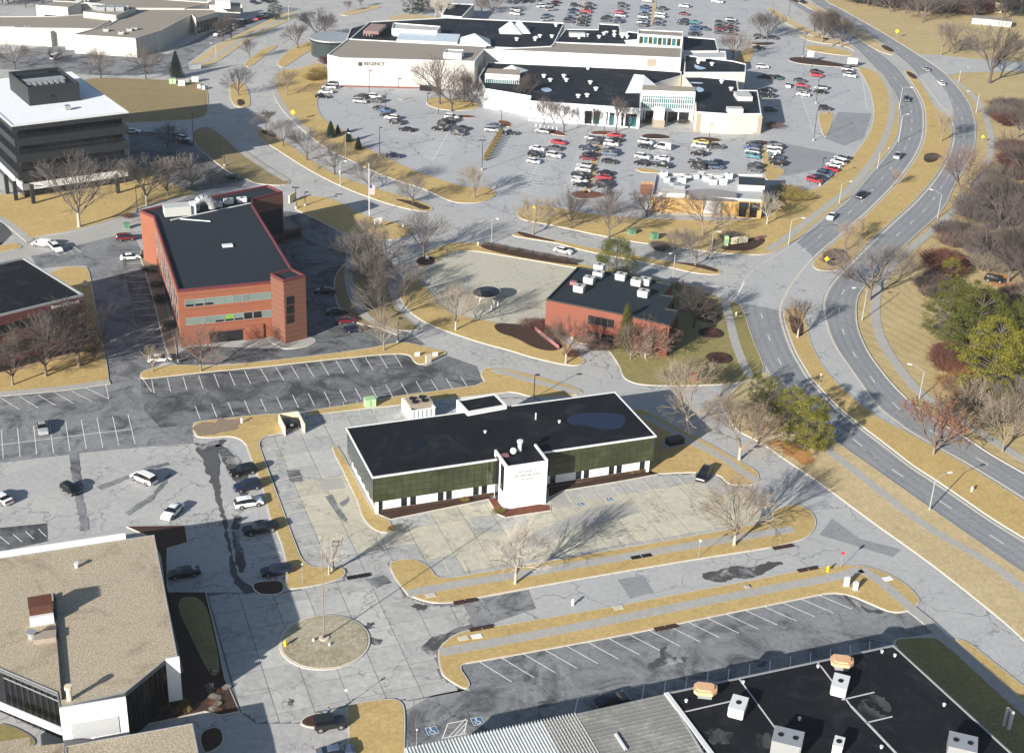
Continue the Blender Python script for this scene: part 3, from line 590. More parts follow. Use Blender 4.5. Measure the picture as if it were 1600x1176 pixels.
walk([(430,115),(428,140),(440,165),(460,188),(490,212)], label='sidewalk on the mall side of the boulevard')
walk([(330,199),(352,212),(378,238),(410,260),(448,283)], label='sidewalk on the office side of the boulevard')
walk([(-40,330),(0,340),(25,358),(48,378)], label='path to the lane by the black office')
walk([(0,616),(60,611),(118,605),(150,600),(172,597)], label='pale walk below the dark brick office')
# wet and dark stains, each with its own outline
for px, lb in (([(335,690),(352,698),(375,716),(388,745),(392,772),(380,780),(362,745),(346,718)], 'dark damp stain above the row of dark cars'), ([(368,800),(378,812),(372,840),(384,870),(378,900),(370,880),(362,840)], 'dark crack stain left of the black pickup'), ([(300,690),(312,694),(330,690),(360,684),(340,700),(318,706)], 'dark damp edge below the rough strip'), ([(568,975),(586,971),(581,978),(588,981),(573,984)], 'dark crack blot right of the round island, upper'), ([(576,995),(600,1000),(596,1003),(590,1010),(580,1004),(573,1001)], 'dark crack blot right of the round island, lower'), ([(1095,903),(1100,893),(1132,890),(1140,883),(1180,885),(1205,877),(1230,878),(1200,892),(1172,905),(1150,902),(1130,910),(1110,907)], 'muddy stain on the street near the hedge strip'), ([(655,1018),(670,998),(690,990),(720,985),(760,978),(745,984),(700,998),(680,1018),(675,1026)], 'dark wet stain at the island corner'), ([(640,944),(660,943),(672,945),(665,954),(650,953)], 'small dark stain by the street corner'), ([(1005,1040),(1030,1030),(1035,1002),(1042,1003),(1040,1018),(1052,1028),(1078,1026),(1070,1033),(1045,1040),(1015,1046)], 'oily stain in the middle of the striped lot'), ([(838,1098),(858,1090),(878,1096),(860,1104),(842,1104)], 'dark blot near the grey corrugated roof'), ([(450,1092),(455,1090),(462,1095),(455,1105),(452,1102)], 'small dark crack south of the round island'), ([(1177,1040),(1200,1030),(1196,1038),(1185,1042)], 'oily patch in the building shade'), ([(1310,925),(1335,935),(1350,950),(1385,955),(1370,960),(1340,952)], 'sealed dark wedge in the bays at the east end')):
    layer('stain', px, .036, M['stain'], lb, 'stain', 2)

for px, mt, lb in (([(108,708),(123,706),(134,800),(140,828),(126,830),(118,780)], 'asph2', 'long grey repair band across the pale lot'),
    ([(446,735),(468,733),(474,752),(455,754)], 'asph', 'dark square patch in the white office lot'),
    ([(497,750),(534,746),(540,762),(508,768)], 'walk', 'pale square patch in the white office lot'),
    ([(520,772),(534,800),(545,812),(538,816),(522,796),(508,776)], 'asph2', 'grey trench patch in the white office lot'),
    ([(530,786),(545,775),(546,785),(535,792)], 'asph2', 'short grey trench patch branch'),
    ([(780,852),(800,846),(930,790),(985,786),(1000,800),(880,835),(820,870),(790,872)], 'walk', 'smooth grey repair band across the front lot'),
    ([(570,905),(600,898),(612,910),(590,918)], 'asph2', 'small dark patch left of the strip'),
    ([(150,760),(230,730),(262,722),(266,726),(232,736),(156,766)], 'asph2', 'thin dark sealed line across the pale lot'),
    ([(195,800),(235,775),(265,738),(270,742),(240,780),(200,806)], 'asph2', 'dark tyre worn line across the pale lot'),
    ([(700,985),(735,975),(742,984),(715,990)], 'asph', 'dark kerbside patch at the island corner')):
    layer('pavement_patch', px, .037, M[mt], lb, 'pavement patch', 0, jag=.12)
# ---- painted lines
bays((407,576),(616,553),9,(420,597),(628,573),LU)
bays((237,593),(382,579),6,(241,614),(392,600),LU)
line((222,590),(237,612),.12,.014,LU)
bays((305,634),(720,588),17,(313,655),(731,605),LU)
for a, b in (((2,622),(31,640)),((30,619),(60,637)),((59,617),(87,633)),((86,613),(115,630)),((112,611),(144,627)),((131,604),(170,623)),((165,600),(170,623))): line(a, b, .12, .010, LW)
bays((2,671),(200,647),8,(5,716),(211,693),LW)
line((-20,697),(206,670),.12,.012, LW)
bays((750,1034),(1281,930),17,(800,1065),(1331,951),LB, z=.016)
bays((903,1090),(1359,1001),14,(898,1113),(1359,1018),LB, z=.016)
bays((447,694),(512,842),9,(472,689),(540,838),None and LU, mat='paint_old', z=.036) if False else None
LM = bed
bays((417,703),(468,858),9,(452,697),(512,848),LM, mat='paint_old', z=.036)
bays((655,822),(727,806),3,(662,838),(740,822),LM, mat='paint_old', z=.036)
bays((615,828),(640,822),1,(630,850),(652,842),LM, mat='paint_old', z=.036)
bays((863,827),(1100,790),9,(900,871),(1142,824),LM, mat='paint_old', z=.036)
bays((690,870),(745,862),2,(702,895),(757,890),LM, mat='paint_old', z=.036)
bays((905,770),(1078,738),7,(922,792),(1100,758),LM, mat='paint_old', z=.036)
bays((515,632),(600,618),4,(520,660),(606,645),LM, mat='paint_old', z=.036)
for k in range(6): line((908+k*1.6,772+k*3.2),(917+k*1.6,769+k*3.2),.12,.036,LM,'paint_old')
bays((195,394),(222,540),14,(218,393),(262,536),LR, z=.018)
bays((385,850),(392,870),1,(425,845),(440,862),LR, z=.018)
bays((0,838),(60,826),3,(15,850),(72,838),LW, z=.016)
bays((80,390),(112,383),3,(92,400),(126,394),LW, z=.02)
for k in range(4): line((700+k*9, 1152-k*1.7),(728,1122+k*7) if k<3 else (729,1145),.12,.016,LB)
for a, b in (((691,1153),(700,1130)),((700,1130),(730,1124)),((730,1124),(725,1146)),((725,1146),(691,1153))): line(a, b, .14, .017, LB)
# mall bay spines with ticks
def spine(a, b, n, half, parent, z=.012, mat='paint', both=True):
    A = U(*a); B = U(*b); line(A, B, .12, z, parent, mat); h = U(a[0]+half, a[1]+half*.16)-A
    for i in range(n+1):
        p = A.lerp(B, i/n); line(p-h if both else p, p+h, .1, z+.002, parent, mat)
LMALL = bpy.data.objects['parking_lot.005'] if 'parking_lot.005' in bpy.data.objects else LH
spine((1023,218),(1015,262),16,22,LMALL); spine((1106,218),(1107,262),16,22,LMALL); spine((862,215),(818,300),22,22,LMALL)
spine((575,163),(640,208),14,22,LMALL,both=False); spine((700,208),(676,250),14,22,LMALL)
spine((935,216),(905,300),26,24,LMALL); spine((1192,225),(1196,265),14,22,LMALL); spine((1248,140),(1272,210),16,20,LMALL,both=False)
spine((903,2),(893,40),18,14,LMALL); spine((1016,2),(1010,42),18,14,LMALL); spine((1122,30),(1112,60),14,14,LMALL); spine((1345,110),(1355,172),14,14,LMALL,both=False)
# accessible bay symbols: blue square with a white figure
def symbol(px, s_, lot, z):
    c = U(*px); o = empty('accessible_symbol', (c.x, c.y, z), ang); o.parent = lot
    MB().box(-.62*s_, .62*s_, -.62*s_, .62*s_, 0, .004).ob('blue_square', o, M['blue'])
    mb = MB()
    mb.box(-.12*s_, .0*s_, -.1*s_, .3*s_, .004, .008); mb.box(-.1*s_, .25*s_, -.12*s_, -.02*s_, .004, .008); mb.box(.17*s_, .26*s_, -.4*s_, -.1*s_, .004, .008); mb.box(.2*s_,.38*s_,-.42*s_,-.34*s_,.004,.008)
    mb.lathe([(.1*s_, .004), (.1*s_, .008)], 10, (-.06*s_, .42*s_, 0))
    for k in range(14):
        a = math.pi*.75+k*math.pi*1.2/14; b = math.pi*.75+(k+1)*math.pi*1.2/14
        pts = [(math.cos(x)*q*s_-.02*s_, math.sin(x)*q*s_-.15*s_) for q, x in ((.26, a), (.34, a), (.34, b), (.26, b))]
        mb.add([(x, y, .007) for x, y in pts], [(0, 1, 2, 3)])
    for a in (-.6, .56): mb.box(a*s_, (a+.05)*s_, -.6*s_, .6*s_, .004, .009); mb.box(-.6*s_, .6*s_, a*s_, (a+.05)*s_, .004, .0095)
    mb.ob('white_figure', o, M['paint'])
symbol((675,1141), 1.25, LB, .02); symbol((746,1126), 1.25, LB, .02); symbol((908,788), 1.0, bed, .036); symbol((953,780), 1.0, bed, .036)
# street arrows and stop bars
line((1152,461),(1163,441),.35,.02,bpy.data.objects['street']); line((1050,438),(1150,452),.15,.02,bpy.data.objects['street'])
# ================================================================ BUILDINGS
M['white'] = plain('white_stucco', (.70, .71, .72), .8, var=.04, sc=.3)
M['white_metal'] = plain('white_metal', (.60, .62, .63), .5, var=.08)
M['cream'] = plain('cream_stucco', (.60, .54, .39), .85, var=.06)
M['offwhite'] = plain('mall_stucco', (.47, .455, .425), .85, var=.07)
M['greypanel'] = plain('grey_wall_panel', (.42, .42, .41), .85, var=.06)
M['tanwall'] = plain('tan_wall', (.52, .47, .40), .85, var=.08)
M['yellow'] = plain('ochre_stucco', (.46, .29, .11), .85, var=.10)
M['stone'] = plain('stone_veneer', (.30, .26, .21), .9, var=.3, sc=2)
def roofm(name, col, spk=.25, pud=None, big=.05, streak=(.25, .26, .27), sthr=(.62, .8), samt=.45):
    m, t, b = nodes(name, .85); b.inputs['Specular IOR Level'].default_value = .12; co = wco(t); f = noise(t, co, big, 6, .7, .6); f2 = noise(t, co, 2.2, 5, .8)
    c = mixc(t, f, tuple(x*(1-spk) for x in col), tuple(x*(1+spk) for x in col))
    c = mixc(t, .4, c, mixc(t, ramp(t, f2, [(.25, 0.0), (.75, 1.0)]), tuple(x*.5 for x in col), tuple(x*1.5 for x in col)))
    st = ramp(t, noise(t, co, .13, 8, .75, 1.5), [(sthr[0], 0.0), (sthr[1], 1.0)])
    c = mixc(t, math_(t, 'MULTIPLY', st, samt), c, streak)
    t.links.new(c, b.inputs['Base Color']); return m
M['roof_black'] = roofm('black_membrane_roof', (.0085, .010, .013), .35, streak=(.050, .054, .060), sthr=(.50,.76), samt=.6)
M['roof_dark'] = roofm('dark_membrane_roof', (.013, .017, .023), .35, streak=(.13, .145, .16), sthr=(.52,.78))
M['roof_slate'] = roofm('slate_membrane_roof', (.022, .030, .038), streak=(.09, .11, .12), samt=.45)
M['roof_tan'] = roofm('tan_gravel_roof', (.26, .235, .20), .12, streak=(.15, .13, .11), samt=.4)
M['roof_white'] = roofm('white_membrane_roof', (.72, .75, .78), .05, streak=(.5, .52, .55), samt=.3)
M['roof_grey'] = roofm('pale_grey_roof', (.40, .41, .42), .1, streak=(.2, .2, .2))
def gravel():
    m, t, b = nodes('pea_gravel_roof', .95); co = wco(t)
    f = noise(t, co, 4.5, 3, .9); f2 = noise(t, co, .10, 6, .7, .8); f3 = noise(t, co, 1.4, 4, .8)
    c = ramp(t, f, [(.32, (.13, .105, .075)), (.48, (.38, .32, .215)), (.62, (.66, .59, .47))])
    c = mixc(t, .25, c, ramp(t, f3, [(.3, (.15, .12, .09)), (.7, (.42, .37, .29))]))
    c = mixc(t, math_(t, 'MULTIPLY', ramp(t, f2, [(.52, 0.0), (.70, 1.0)]), .62), c, (.12, .075, .04))
    t.links.new(c, b.inputs['Base Color'])
    bp = N(t, 'ShaderNodeBump'); bp.inputs['Strength'].default_value = .8; bp.inputs['Distance'].default_value = .06
    t.links.new(f, bp.inputs['Height']); t.links.new(bp.outputs[0], b.inputs['Normal']); return m
M['gravel'] = gravel()
def brick(name, col, mortar, bandc=None, bandz=1.2):
    m, t, b = nodes(name, .9); co = wco(t); f2 = noise(t, co, .35, 5, .7); f3 = noise(t, co, 6, 3, .8)
    c = mixc(t, f2, tuple(x*.8 for x in col), tuple(x*1.18 for x in col)); c = mixc(t, .3, c, mixc(t, f3, tuple(x*.5 for x in col), tuple(x*1.5 for x in col)))
    sx = N(t, 'ShaderNodeSeparateXYZ'); t.links.new(co, sx.inputs[0])
    z = math_(t, 'FRACT', math_(t, 'MULTIPLY', sx.outputs[2], 5.0))
    c = mixc(t, math_(t, 'MULTIPLY', math_(t, 'LESS_THAN', z, .22), .35), c, mortar)
    if bandc:
        zb = math_(t, 'FRACT', math_(t, 'DIVIDE', sx.outputs[2], bandz))
        c = mixc(t, math_(t, 'MULTIPLY', math_(t, 'LESS_THAN', zb, .10), .8), c, bandc)
    t.links.new(c, b.inputs['Base Color']); return m
M['brick_orange'] = brick('orange_brick', (.235, .083, .045), (.24, .14, .10))
M['brick_brown'] = brick('brown_banded_brick', (.155, .068, .045), (.18, .11, .085), (.07, .032, .025))
M['brick_dark'] = brick('dark_red_brick', (.10, .035, .032), (.12, .06, .055))
M['brick_red'] = brick('red_brick', (.185, .062, .040), (.18, .105, .085))
M['red_metal'] = plain('maroon_coping', (.12, .03, .038), .6)
M['dark_metal'] = plain('charcoal_panel', (.022, .026, .029), .5, var=.1)
M['frame_dark'] = plain('dark_frame', (.02, .022, .024), .5)
M['metal'] = plain('galvanised_metal', (.42, .44, .45), .45, .5, var=.15)
M['hvac'] = plain('hvac_casing', (.43, .44, .43), .6, var=.12, sc=1.2)
M['hvac_tan'] = plain('sand_cowl', (.62, .38, .22), .7, var=.12)
M['black'] = plain('black_plastic', (.012, .012, .014), .6)
M['rust'] = plain('rusty_metal', (.085, .034, .024), .9, var=.6, sc=2.5)
M['pink'] = plain('faded_pink_board', (.26, .12, .13), .8)
M['yellowpaint'] = plain('yellow_paint', (.75, .52, .02), .6)
M['green_box'] = plain('green_enamel', (.10, .22, .13), .6)
M['green_pale'] = plain('pale_green_enamel', (.34, .52, .28), .6)
M['red'] = plain('red_paint', (.45, .03, .04), .6)
M['wood'] = plain('pole_wood', (.22, .17, .12), .9)
def glass(name, col, rough=.12, spec=.6, var=.3, sc=.15):
    m, t, b = nodes(name, rough); b.inputs['Specular IOR Level'].default_value = spec
    oi = N(t, 'ShaderNodeObjectInfo'); co = wco(t); f = noise(t, co, sc, 5, .7, .5)
    c = mixc(t, f, tuple(x*(1-var) for x in col), tuple(x*(1+var) for x in col))
    c = mixc(t, math_(t, 'MULTIPLY', oi.outputs['Random'], .35), c, tuple(x*.4 for x in col))
    t.links.new(c, b.inputs['Base Color']); return m
M['glass_olive'] = glass('olive_mirror_glass', (.042, .050, .022), .12, .6, .9, .22)
M['glass_dark'] = glass('dark_glass', (.012, .014, .017), .1, .5)
M['glass_grey'] = glass('grey_green_glass', (.16, .21, .19), .2, .5)
M['glass_teal'] = glass('teal_glass', (.03, .12, .13), .15, .6)
M['glass_green'] = glass('green_blind_window', (.16, .32, .06), .4)
M['glass_side'] = glass('side_mirror_glass', (.035, .05, .055), .1, .7)

class Fac:
    """vertical wall plane from a to b (left to right as seen from its front)"""
    def __init__(s, a, b, z0=0.0):
        s.a = a; s.b = b; s.d = (b-a).normalized(); s.n = Vector((s.d.y, -s.d.x)); s.L = (b-a).length; s.ang = math.atan2(s.d.y, s.d.x)
    def at(s, px, py):
        r = ray(px, py); n = Vector((s.n.x, s.n.y, 0)); t = (Vector((s.a.x, s.a.y, 0))-Vector((0, 0, CH))).dot(n)/r.dot(n)
        p = r*t; return (Vector((p.x, p.y))-s.a).dot(s.d), p.z+CH
    def pt(s, q, out=0.0): return s.a+s.d*q+s.n*out
    def box(s, name, s0, s1, z0, z1, o0, o1, mat, parent):
        me = MB().box(s0, s1, -o1, -o0, z0, z1).mesh(name)
        o = ob(name, me, parent, mat); o.location = (s.a.x, s.a.y, 0); o.rotation_euler = (0, 0, s.ang); return o
    def window(s, s0, s1, z0, z1, parent, glassm='glass_dark', fm='frame_dark', name='window', fw_=.08, out=.06, cell=None):
        """frame ring standing proud of the wall with a pane set inside it"""
        key = (round(s1-s0, 2), round(z1-z0, 2), fm, fw_, out)
        if key not in WC:
            w_, h_ = s1-s0, z1-z0; mb = MB()
            mb.box(0, w_, -out, .0, 0, fw_).box(0, w_, -out, .0, h_-fw_, h_).box(0, fw_, -out, .0, fw_, h_-fw_).box(w_-fw_, w_, -out, .0, fw_, h_-fw_)
            a = mb.mesh('window'); a.materials.append(M[fm])
            WC[key] = a
        k2 = key+(glassm,)
        if k2 not in WC:
            w_, h_ = s1-s0, z1-z0
            b = MB().box(fw_, w_-fw_, -out*.4, .0, fw_, h_-fw_).mesh('pane'); b.materials.append(M[glassm]); WC[k2] = b
        f = ob(name, WC[key], parent); p = s.pt(s0); f.location = (p.x, p.y, z0); f.rotation_euler = (0, 0, s.ang)
        ob('pane', WC[k2], f); return f
WC = {}
def bld(name, label, cat='building'):
    o = empty(name); tag(o, label, cat); return o
def part(name, parent, pts, z0, z1, side, top=None, world=True):
    p = pts if world else UL(pts, z1)
    mb = prism(p, z0, z1, None, 0, 1 if top else 0, True)
    return ob(name, mb.mesh(name), parent, [side, top] if top else side)
def ringpart(name, parent, p, w_, z0, z1, mat):
    p = ccw(p); q = offset(p, w_); n = len(p)
    v = [(a.x, a.y, z0) for a in p]+[(a.x, a.y, z1) for a in p]+[(a.x, a.y, z1) for a in q]+[(a.x, a.y, z0) for a in q]
    f = []
    for i in range(n):
        j = (i+1) % n; f += [(i, j, n+j, n+i), (n+i, n+j, 2*n+j, 2*n+i), (2*n+i, 2*n+j, 3*n+j, 3*n+i)]
    return ob(name, mesh(name, v, f), parent, mat)
def boxat(name, c, sx, sy, z0, z1, a, mat, parent=None):
    o = MB().box(-sx/2, sx/2, -sy/2, sy/2, z0, z1).ob(name, parent, mat); o.location = (c.x, c.y, 0); o.rotation_euler = (0, 0, a); return o
def rect(P0, P1, depth):           # footprint: front edge P0->P1, going back by depth
    d = (P1-P0).normalized(); n = Vector((-d.y, d.x)); return [P0, P1, P1+n*depth, P0+n*depth]
def hvac(px, z, sx=2.2, sy=1.6, h=1.3, a=0, mat='hvac', label=None, fans=2, parent=None, group='rooftop units'):
    c = U(px[0], px[1], z); e = empty('rooftop_unit', (c.x, c.y, z), a)
    if label: tag(e, label, 'rooftop unit', group)
    if parent: e.parent = parent
    mb = MB(); mb.box(-sx/2, sx/2, -sy/2, sy/2, .25, h); mb.box(-sx/2+.1, sx/2-.1, -sy/2+.1, sy/2-.1, 0, .25); mb.box(-sx/2-.04, sx/2+.04, -sy/2-.04, sy/2+.04, h, h+.06)
    mb.box(sx*.18, sx*.46, -sy/2-.12, -sy/2, .35, h-.2)
    mb.ob('casing', e, M[mat])
    for k in range(fans):
        f = MB(); cx = -sx*.25+k*sx*.5 if fans > 1 else 0
        f.lathe([(.36, h+.06), (.36, h+.14), (.28, h+.14), (.28, h+.09)], 12, (cx, 0, 0))
        fo = f.ob('fan', e, M['black'])
    return e
def vent(px, z, r=.25, h=.6, label=None, mat='white_metal', cap=True):
    c = U(px[0], px[1], z); mb = MB(); mb.lathe([(r, 0), (r, h*.75), (r*1.5 if cap else r, h*.8), (r*1.5 if cap else r, h)], 10)
    o = mb.ob('roof_vent', None, M[mat], False); o.location = (c.x, c.y, z); tag(o, label or 'small white roof vent', 'vent'); return o

# ---- B1 white office with mirrored glass
Z1 = 7.4
A1, B1_, C1_, D1 = U(541.5,669.2,Z1), U(956.8,612.4,Z1), U(1026,681.7,Z1), U(581.7,746.5,Z1)
dd = (C1_-D1).normalized(); nn = Vector((-dd.y, dd.x)); dep = ((A1-D1).dot(nn)+(B1_-C1_).dot(nn))/2
foot = rect(D1, C1_, dep); L1 = (C1_-D1).length
b1 = bld('office_building', 'long white two storey office with black flat roof and mirrored olive glass')
low = rect(D1+dd*.9+nn*.7, C1_-dd*.9+nn*.7, dep-1.4)
part('ground_storey', b1, low, 0, 2.55, M['white'])
part('upper_storey', b1, offset(ccw(foot), .25), 2.55, Z1-.02, M['frame_dark'])
rf = part('roof', b1, offset(ccw(foot), .28), Z1-.02, Z1+.05, M['roof_black'])
ringpart('parapet_cap', b1, foot, .2, Z1-.16, Z1+.16, M['white_metal'])
f1 = Fac(foot[0], foot[1])
tw0, _ = f1.at(778, 735); tw1, _ = f1.at(857, 722)
hrow = (Z1-.27-2.55)/4
def panes(F, s0, s1, cols, rows, z0, zh, parent, gm_, out=.05, nm='glass_panel'):
    w_ = (s1-s0)/cols
    me = MB().box(.03, w_-.03, -out, 0, .03, zh-.03).mesh(nm); me.materials.append(M[gm_])
    for i in range(cols):
        for j in range(rows):
            p = F.pt(s0+i*w_); o = ob(nm, me, parent); o.location = (p.x, p.y, z0+j*zh); o.rotation_euler = (R(random.uniform(-.25, .25)), 0, F.ang+R(random.uniform(-.35, .35)))
fo = Fac(foot[0]+nn*.25, foot[1]+nn*.25)
panes(fo, .1, tw0-.3, 17, 4, 2.57, hrow, b1, 'glass_olive')
panes(fo, tw1+.3, L1-.1, 17, 4, 2.57, hrow, b1, 'glass_olive')
fl = Fac(foot[3]+dd*.25, foot[0]+dd*.25)
panes(fl, .1, dep-.1, 14, 4, 2.57, hrow, b1, 'glass_side')
fr = Fac(foot[1]-dd*.25, foot[2]-dd*.25); panes(fr, .1, dep-.1, 14, 2, 2.57, hrow*2, b1, 'glass_side')
fg = Fac(low[0], low[1])
for px in (593, 631, 645, 688, 701, 743, 756):
    s_, z_ = fg.at(px, 747+(800-747)*1.0-(px-590)*.1445); fg.window(s_-.48, s_+.48, .75, 2.5, b1, fw_=.08)
for px in (863, 903, 915, 954, 966, 1002):
    s_, z_ = fg.at(px, 760-(px-860)*.1445); fg.window(s_-.48, s_+.48, .75, 2.5, b1, fw_=.08)
fg.box('base_course', .1, (low[1]-low[0]).length-.1, 0, .7, .0, .05, M['mulch'], b1)
fg.box('corner_pier', -.25, .25, 0, 2.5, -.2, .25, M['white'], b1); fg.box('corner_pier', (low[1]-low[0]).length-.25, (low[1]-low[0]).length+.25, 0, 2.5, -.2, .25, M['white'], b1)
fls = Fac(low[3], low[0])
for k in range(6): fls.window(1+k*2.7, 2.2+k*2.7, .75, 2.4, b1, fw_=.1)
# stair tower
ta, tb = U(790.5, 727.5, 8.6), U(857, 719.5, 8.5)
tdep = 5.6; tower = rect(ta, ta+dd*(tb-ta).dot(dd), tdep)
tw = part('stair_tower', b1, tower, 0, 8.3, M['white'], M['roof_black'])
TL = (tower[1]-tower[0]).length
ft = Fac(tower[0], tower[1]); ftl = Fac(tower[3], tower[0]); ftr = Fac(tower[1], tower[2])
ftl.box('parapet_wing', 0, tdep, 8.3, 8.65, -.32, .0, M['white'], tw); ftr.box('parapet_wing', 0, tdep, 8.3, 8.65, -.32, .0, M['white'], tw)
ft.box('parapet_front', .32, TL-.32, 8.3, 8.42, -.2, 0, M['white'], tw)
ftl.window(1.0, 2.6, .2, 8.2, tw, fw_=.12); ftl.window(3.4, 5.0, 3.2, 8.0, tw, fw_=.12)
def text(s, F, sc_, zc, size, mat, parent, out=.04, name='lettering', sx=1.0):
    cu = bpy.data.curves.new(name, 'FONT'); cu.body = s; cu.size = size; cu.align_x = 'CENTER'; cu.align_y = 'CENTER'; cu.extrude = .025
    t = bpy.data.objects.new('tmp_text', cu); C.objects.link(t)
    me = bpy.data.meshes.new_from_object(t.evaluated_get(bpy.context.evaluated_depsgraph_get())); bpy.data.objects.remove(t)
    me.materials.clear(); me.materials.append(mat); o = ob(name, me, parent)
    X = Vector((F.d.x, F.d.y, 0)); Nn = Vector((F.n.x, F.n.y, 0)); p = F.pt(sc_, out)
    mw = Matrix((X*sx, Vector((0, 0, 1)), Nn)).transposed().to_4x4(); mw.translation = (p.x, p.y, zc); o.matrix_basis = mw; return o
M['letter'] = plain('brushed_letters', (.30, .31, .31), .4)
M['letter_dark'] = plain('dark_letters', (.06, .06, .065), .5)
M['letter_white'] = plain('white_letters', (.8, .8, .78), .5)
text('REGENCY', ft, TL*.52, 7.0, .62, M['letter'], tw, sx=1.15); text('PROFESSIONAL', ft, TL*.52, 6.25, .62, M['letter'], tw, sx=1.15); text('PLAZA', ft, TL*.52, 5.5, .62, M['letter'], tw, sx=1.15)
# rear wing and wing walls
rw = [U(719,624,8.2), U(774,618,8.2), U(792,633,8.2), U(731,644,8.2)]
rw = rect(rw[3], rw[2], (rw[0]-rw[3]).length)
o = part('rear_wing', b1, rw, 0, 8.0, M['white'], M['roof_black']); ringpart('parapet_cap', o, rw, .3, 7.9, 8.3, M['white_metal'])
layer('puddle', UL([(887,652),(905,645),(960,645),(978,650),(975,665),(965,671),(930,670),(912,663),(895,665),(886,660)], Z1), Z1+.062, plain('standing_water', (.005, .008, .03), .06, spec=.8), 'blue black puddle on the black office roof', 'puddle', 2, True)
layer('puddle', UL([(640,694),(655,689),(672,690),(665,698),(650,700)], Z1), Z1+.062, plain('damp_roof', (.004, .005, .01), .2), 'small dark damp patch at the left of the black office roof', 'puddle', 2, True)
for px, lb in (((758,676), 'white dome vent near the middle of the black office roof'), ((874,660), 'tiny white vent left of the roof puddle')): vent(px, Z1+.05, .2, .4, lb)
vent((837,655), Z1+.05, .12, 1.3, 'thin upright pipe on the black office roof', cap=False)
c = U(812,707,8.4); vent((812,704), 8.3, .35, 2.0, 'tall white flue on the stair tower roof')
e = empty('satellite_dish', (*U(801,709,8.3), 8.3)); tag(e, 'round white satellite dish on the stair tower roof', 'satellite dish')
MB().lathe([(.05, 0), (.05, .6)], 8).ob('mast', e, M['metal']); d_ = MB().lathe([(.05, 0), (.3, .06), (.55, .2), (.55, .24)], 16).ob('dish', e, M['white_metal']); d_.location = (0, 0, .6); d_.rotation_euler = (R(60), 0, R(20))
o = boxat('roof_board', U(788,711,8.4), 1.4, 1.0, 8.3, 8.5, ang, M['pink']); tag(o, 'faded pink board lying on the stair tower roof', 'board')
# mechanical yard with cooling unit behind
my = empty('mechanical_enclosure', (0, 0, 0)); tag(my, 'white walled mechanical yard behind the white office', 'enclosure')
q = [U(632,621,2.6), U(672,616,2.6), U(681,636,2.6), U(643,642,2.6)]; q = rect(q[3], q[2], (q[0]-q[3]).length)
ringpart('wall', my, q, .25, 0, 2.6, M['white'])
fq = Fac(q[0], q[1])
for k in range(6): fq.box('pier', .2+k*(fq.L-.6)/5, .4+k*(fq.L-.6)/5, 0, 2.5, 0, .12, M['white_metal'], my)
qc = (q[0]+q[2])/2; cu_ = empty('cooling_unit', (qc.x, qc.y, 0), fq.ang); tag(cu_, 'tan chiller with four dark fans inside the white walled yard', 'chiller')
MB().box(-2.3,2.3,-1.6,1.6,.2,3.2).ob('casing', cu_, M['stone'])
for i in (-1, 1):
    for j in (-1, 1): MB().lathe([(.62,3.2),(.62,3.4),(.5,3.4),(.5,3.28)],14,(i*.95,j*.75,0)).ob('fan', cu_, M['black'])
# dumpster pen with dumpster
def pen(px, lb, dlb):
    q = UL(px, 2.0); q = rect(q[3], q[2], (q[0]-q[3]).length); o = empty('dumpster_enclosure'); tag(o, lb, 'enclosure')
    for a, b in ((q[3], q[2]), (q[0], q[3]), (q[2], q[1])):
        F = Fac(a, b); F.box('wall', 0, F.L, 0, 2.0, -.2, 0, M['cream'], o)
    c = (q[0]+q[1]+q[2]*2+q[3]*2)/6; d = empty('dumpster', (c.x, c.y, 0), Fac(q[0], q[1]).ang); tag(d, dlb, 'dumpster')
    MB().box(-1.2,1.2,-.9,.9,.15,1.2).ob('bin', d, M['black']); MB().box(-1.25,1.25,-.95,.95,1.2,1.3).ob('lid', d, M['dark_metal']); MB().box(-.3,.3,-.93,-.9,.5,1.0).ob('placard', d, M['white'])
pen([(441,646),(472,642),(475,662),(446,666)], 'pale walled dumpster pen at the lot corner', 'black dumpster in the pale walled pen')
d = empty('dumpster', (*U(1054,694), .13), ang+.1); tag(d, 'black dumpster on a pale pad in the shaded grass', 'dumpster'); MB().box(-1.6,1.6,-.8,.8,.12,1.1).ob('bin', d, M['black']); MB().box(-1.6,1.6,-.85,.85,1.1,1.25).ob('lid', d, M['dark_metal'])
MB().box(-2.6,2.6,-1.3,1.3,-.0,.08).ob('pad', d, M['walk'])

# ---- B2 orange brick office
Z2 = 12.6
def z4(x, y): return (200+x/4.057, 270+y/4.057)
FLc, FRc = U(276.9,452.9,Z2), U(443,433.5,Z2)
b2 = bld('office_building', 'three storey orange brick office with slate roof and brown corner tower')
P2 = [U(*p, Z2) for p in (z4(312,742), z4(985,678), z4(1062,640), z4(790,200), z4(790,165), z4(980,118), z4(885,76), z4(75,235), z4(160,272))]
body = P2
part('body', b2, body, 0, Z2-.5, M['brick_orange'], M['roof_slate'])
ringpart('parapet_coping', b2, body, .35, Z2-.6, Z2, M['red_metal'])
f2_ = Fac(P2[0], P2[1])
def sz(F, x, y): return F.at(*z4(x, y))
s_a, zt = sz(f2_, 357, 806); s_b, _ = sz(f2_, 906, 753); _, zb = sz(f2_, 360, 853); w_ = (s_b-s_a)/9
for k in range(9):
    g = 'glass_grey' if k > 2 else 'glass_dark'
    f2_.window(s_a+k*w_+.04, s_a+(k+1)*w_-.04, zb, zt, b2, 'glass_grey', 'metal')
    if k < 3: f2_.box('open_sash', s_a+k*w_+.15, s_a+(k+1)*w_-.15, zb+.1, zb+.55, 0, .08, M['glass_dark'], b2)
_, zt2 = sz(f2_, 362, 922); _, zb2 = sz(f2_, 362, 968)
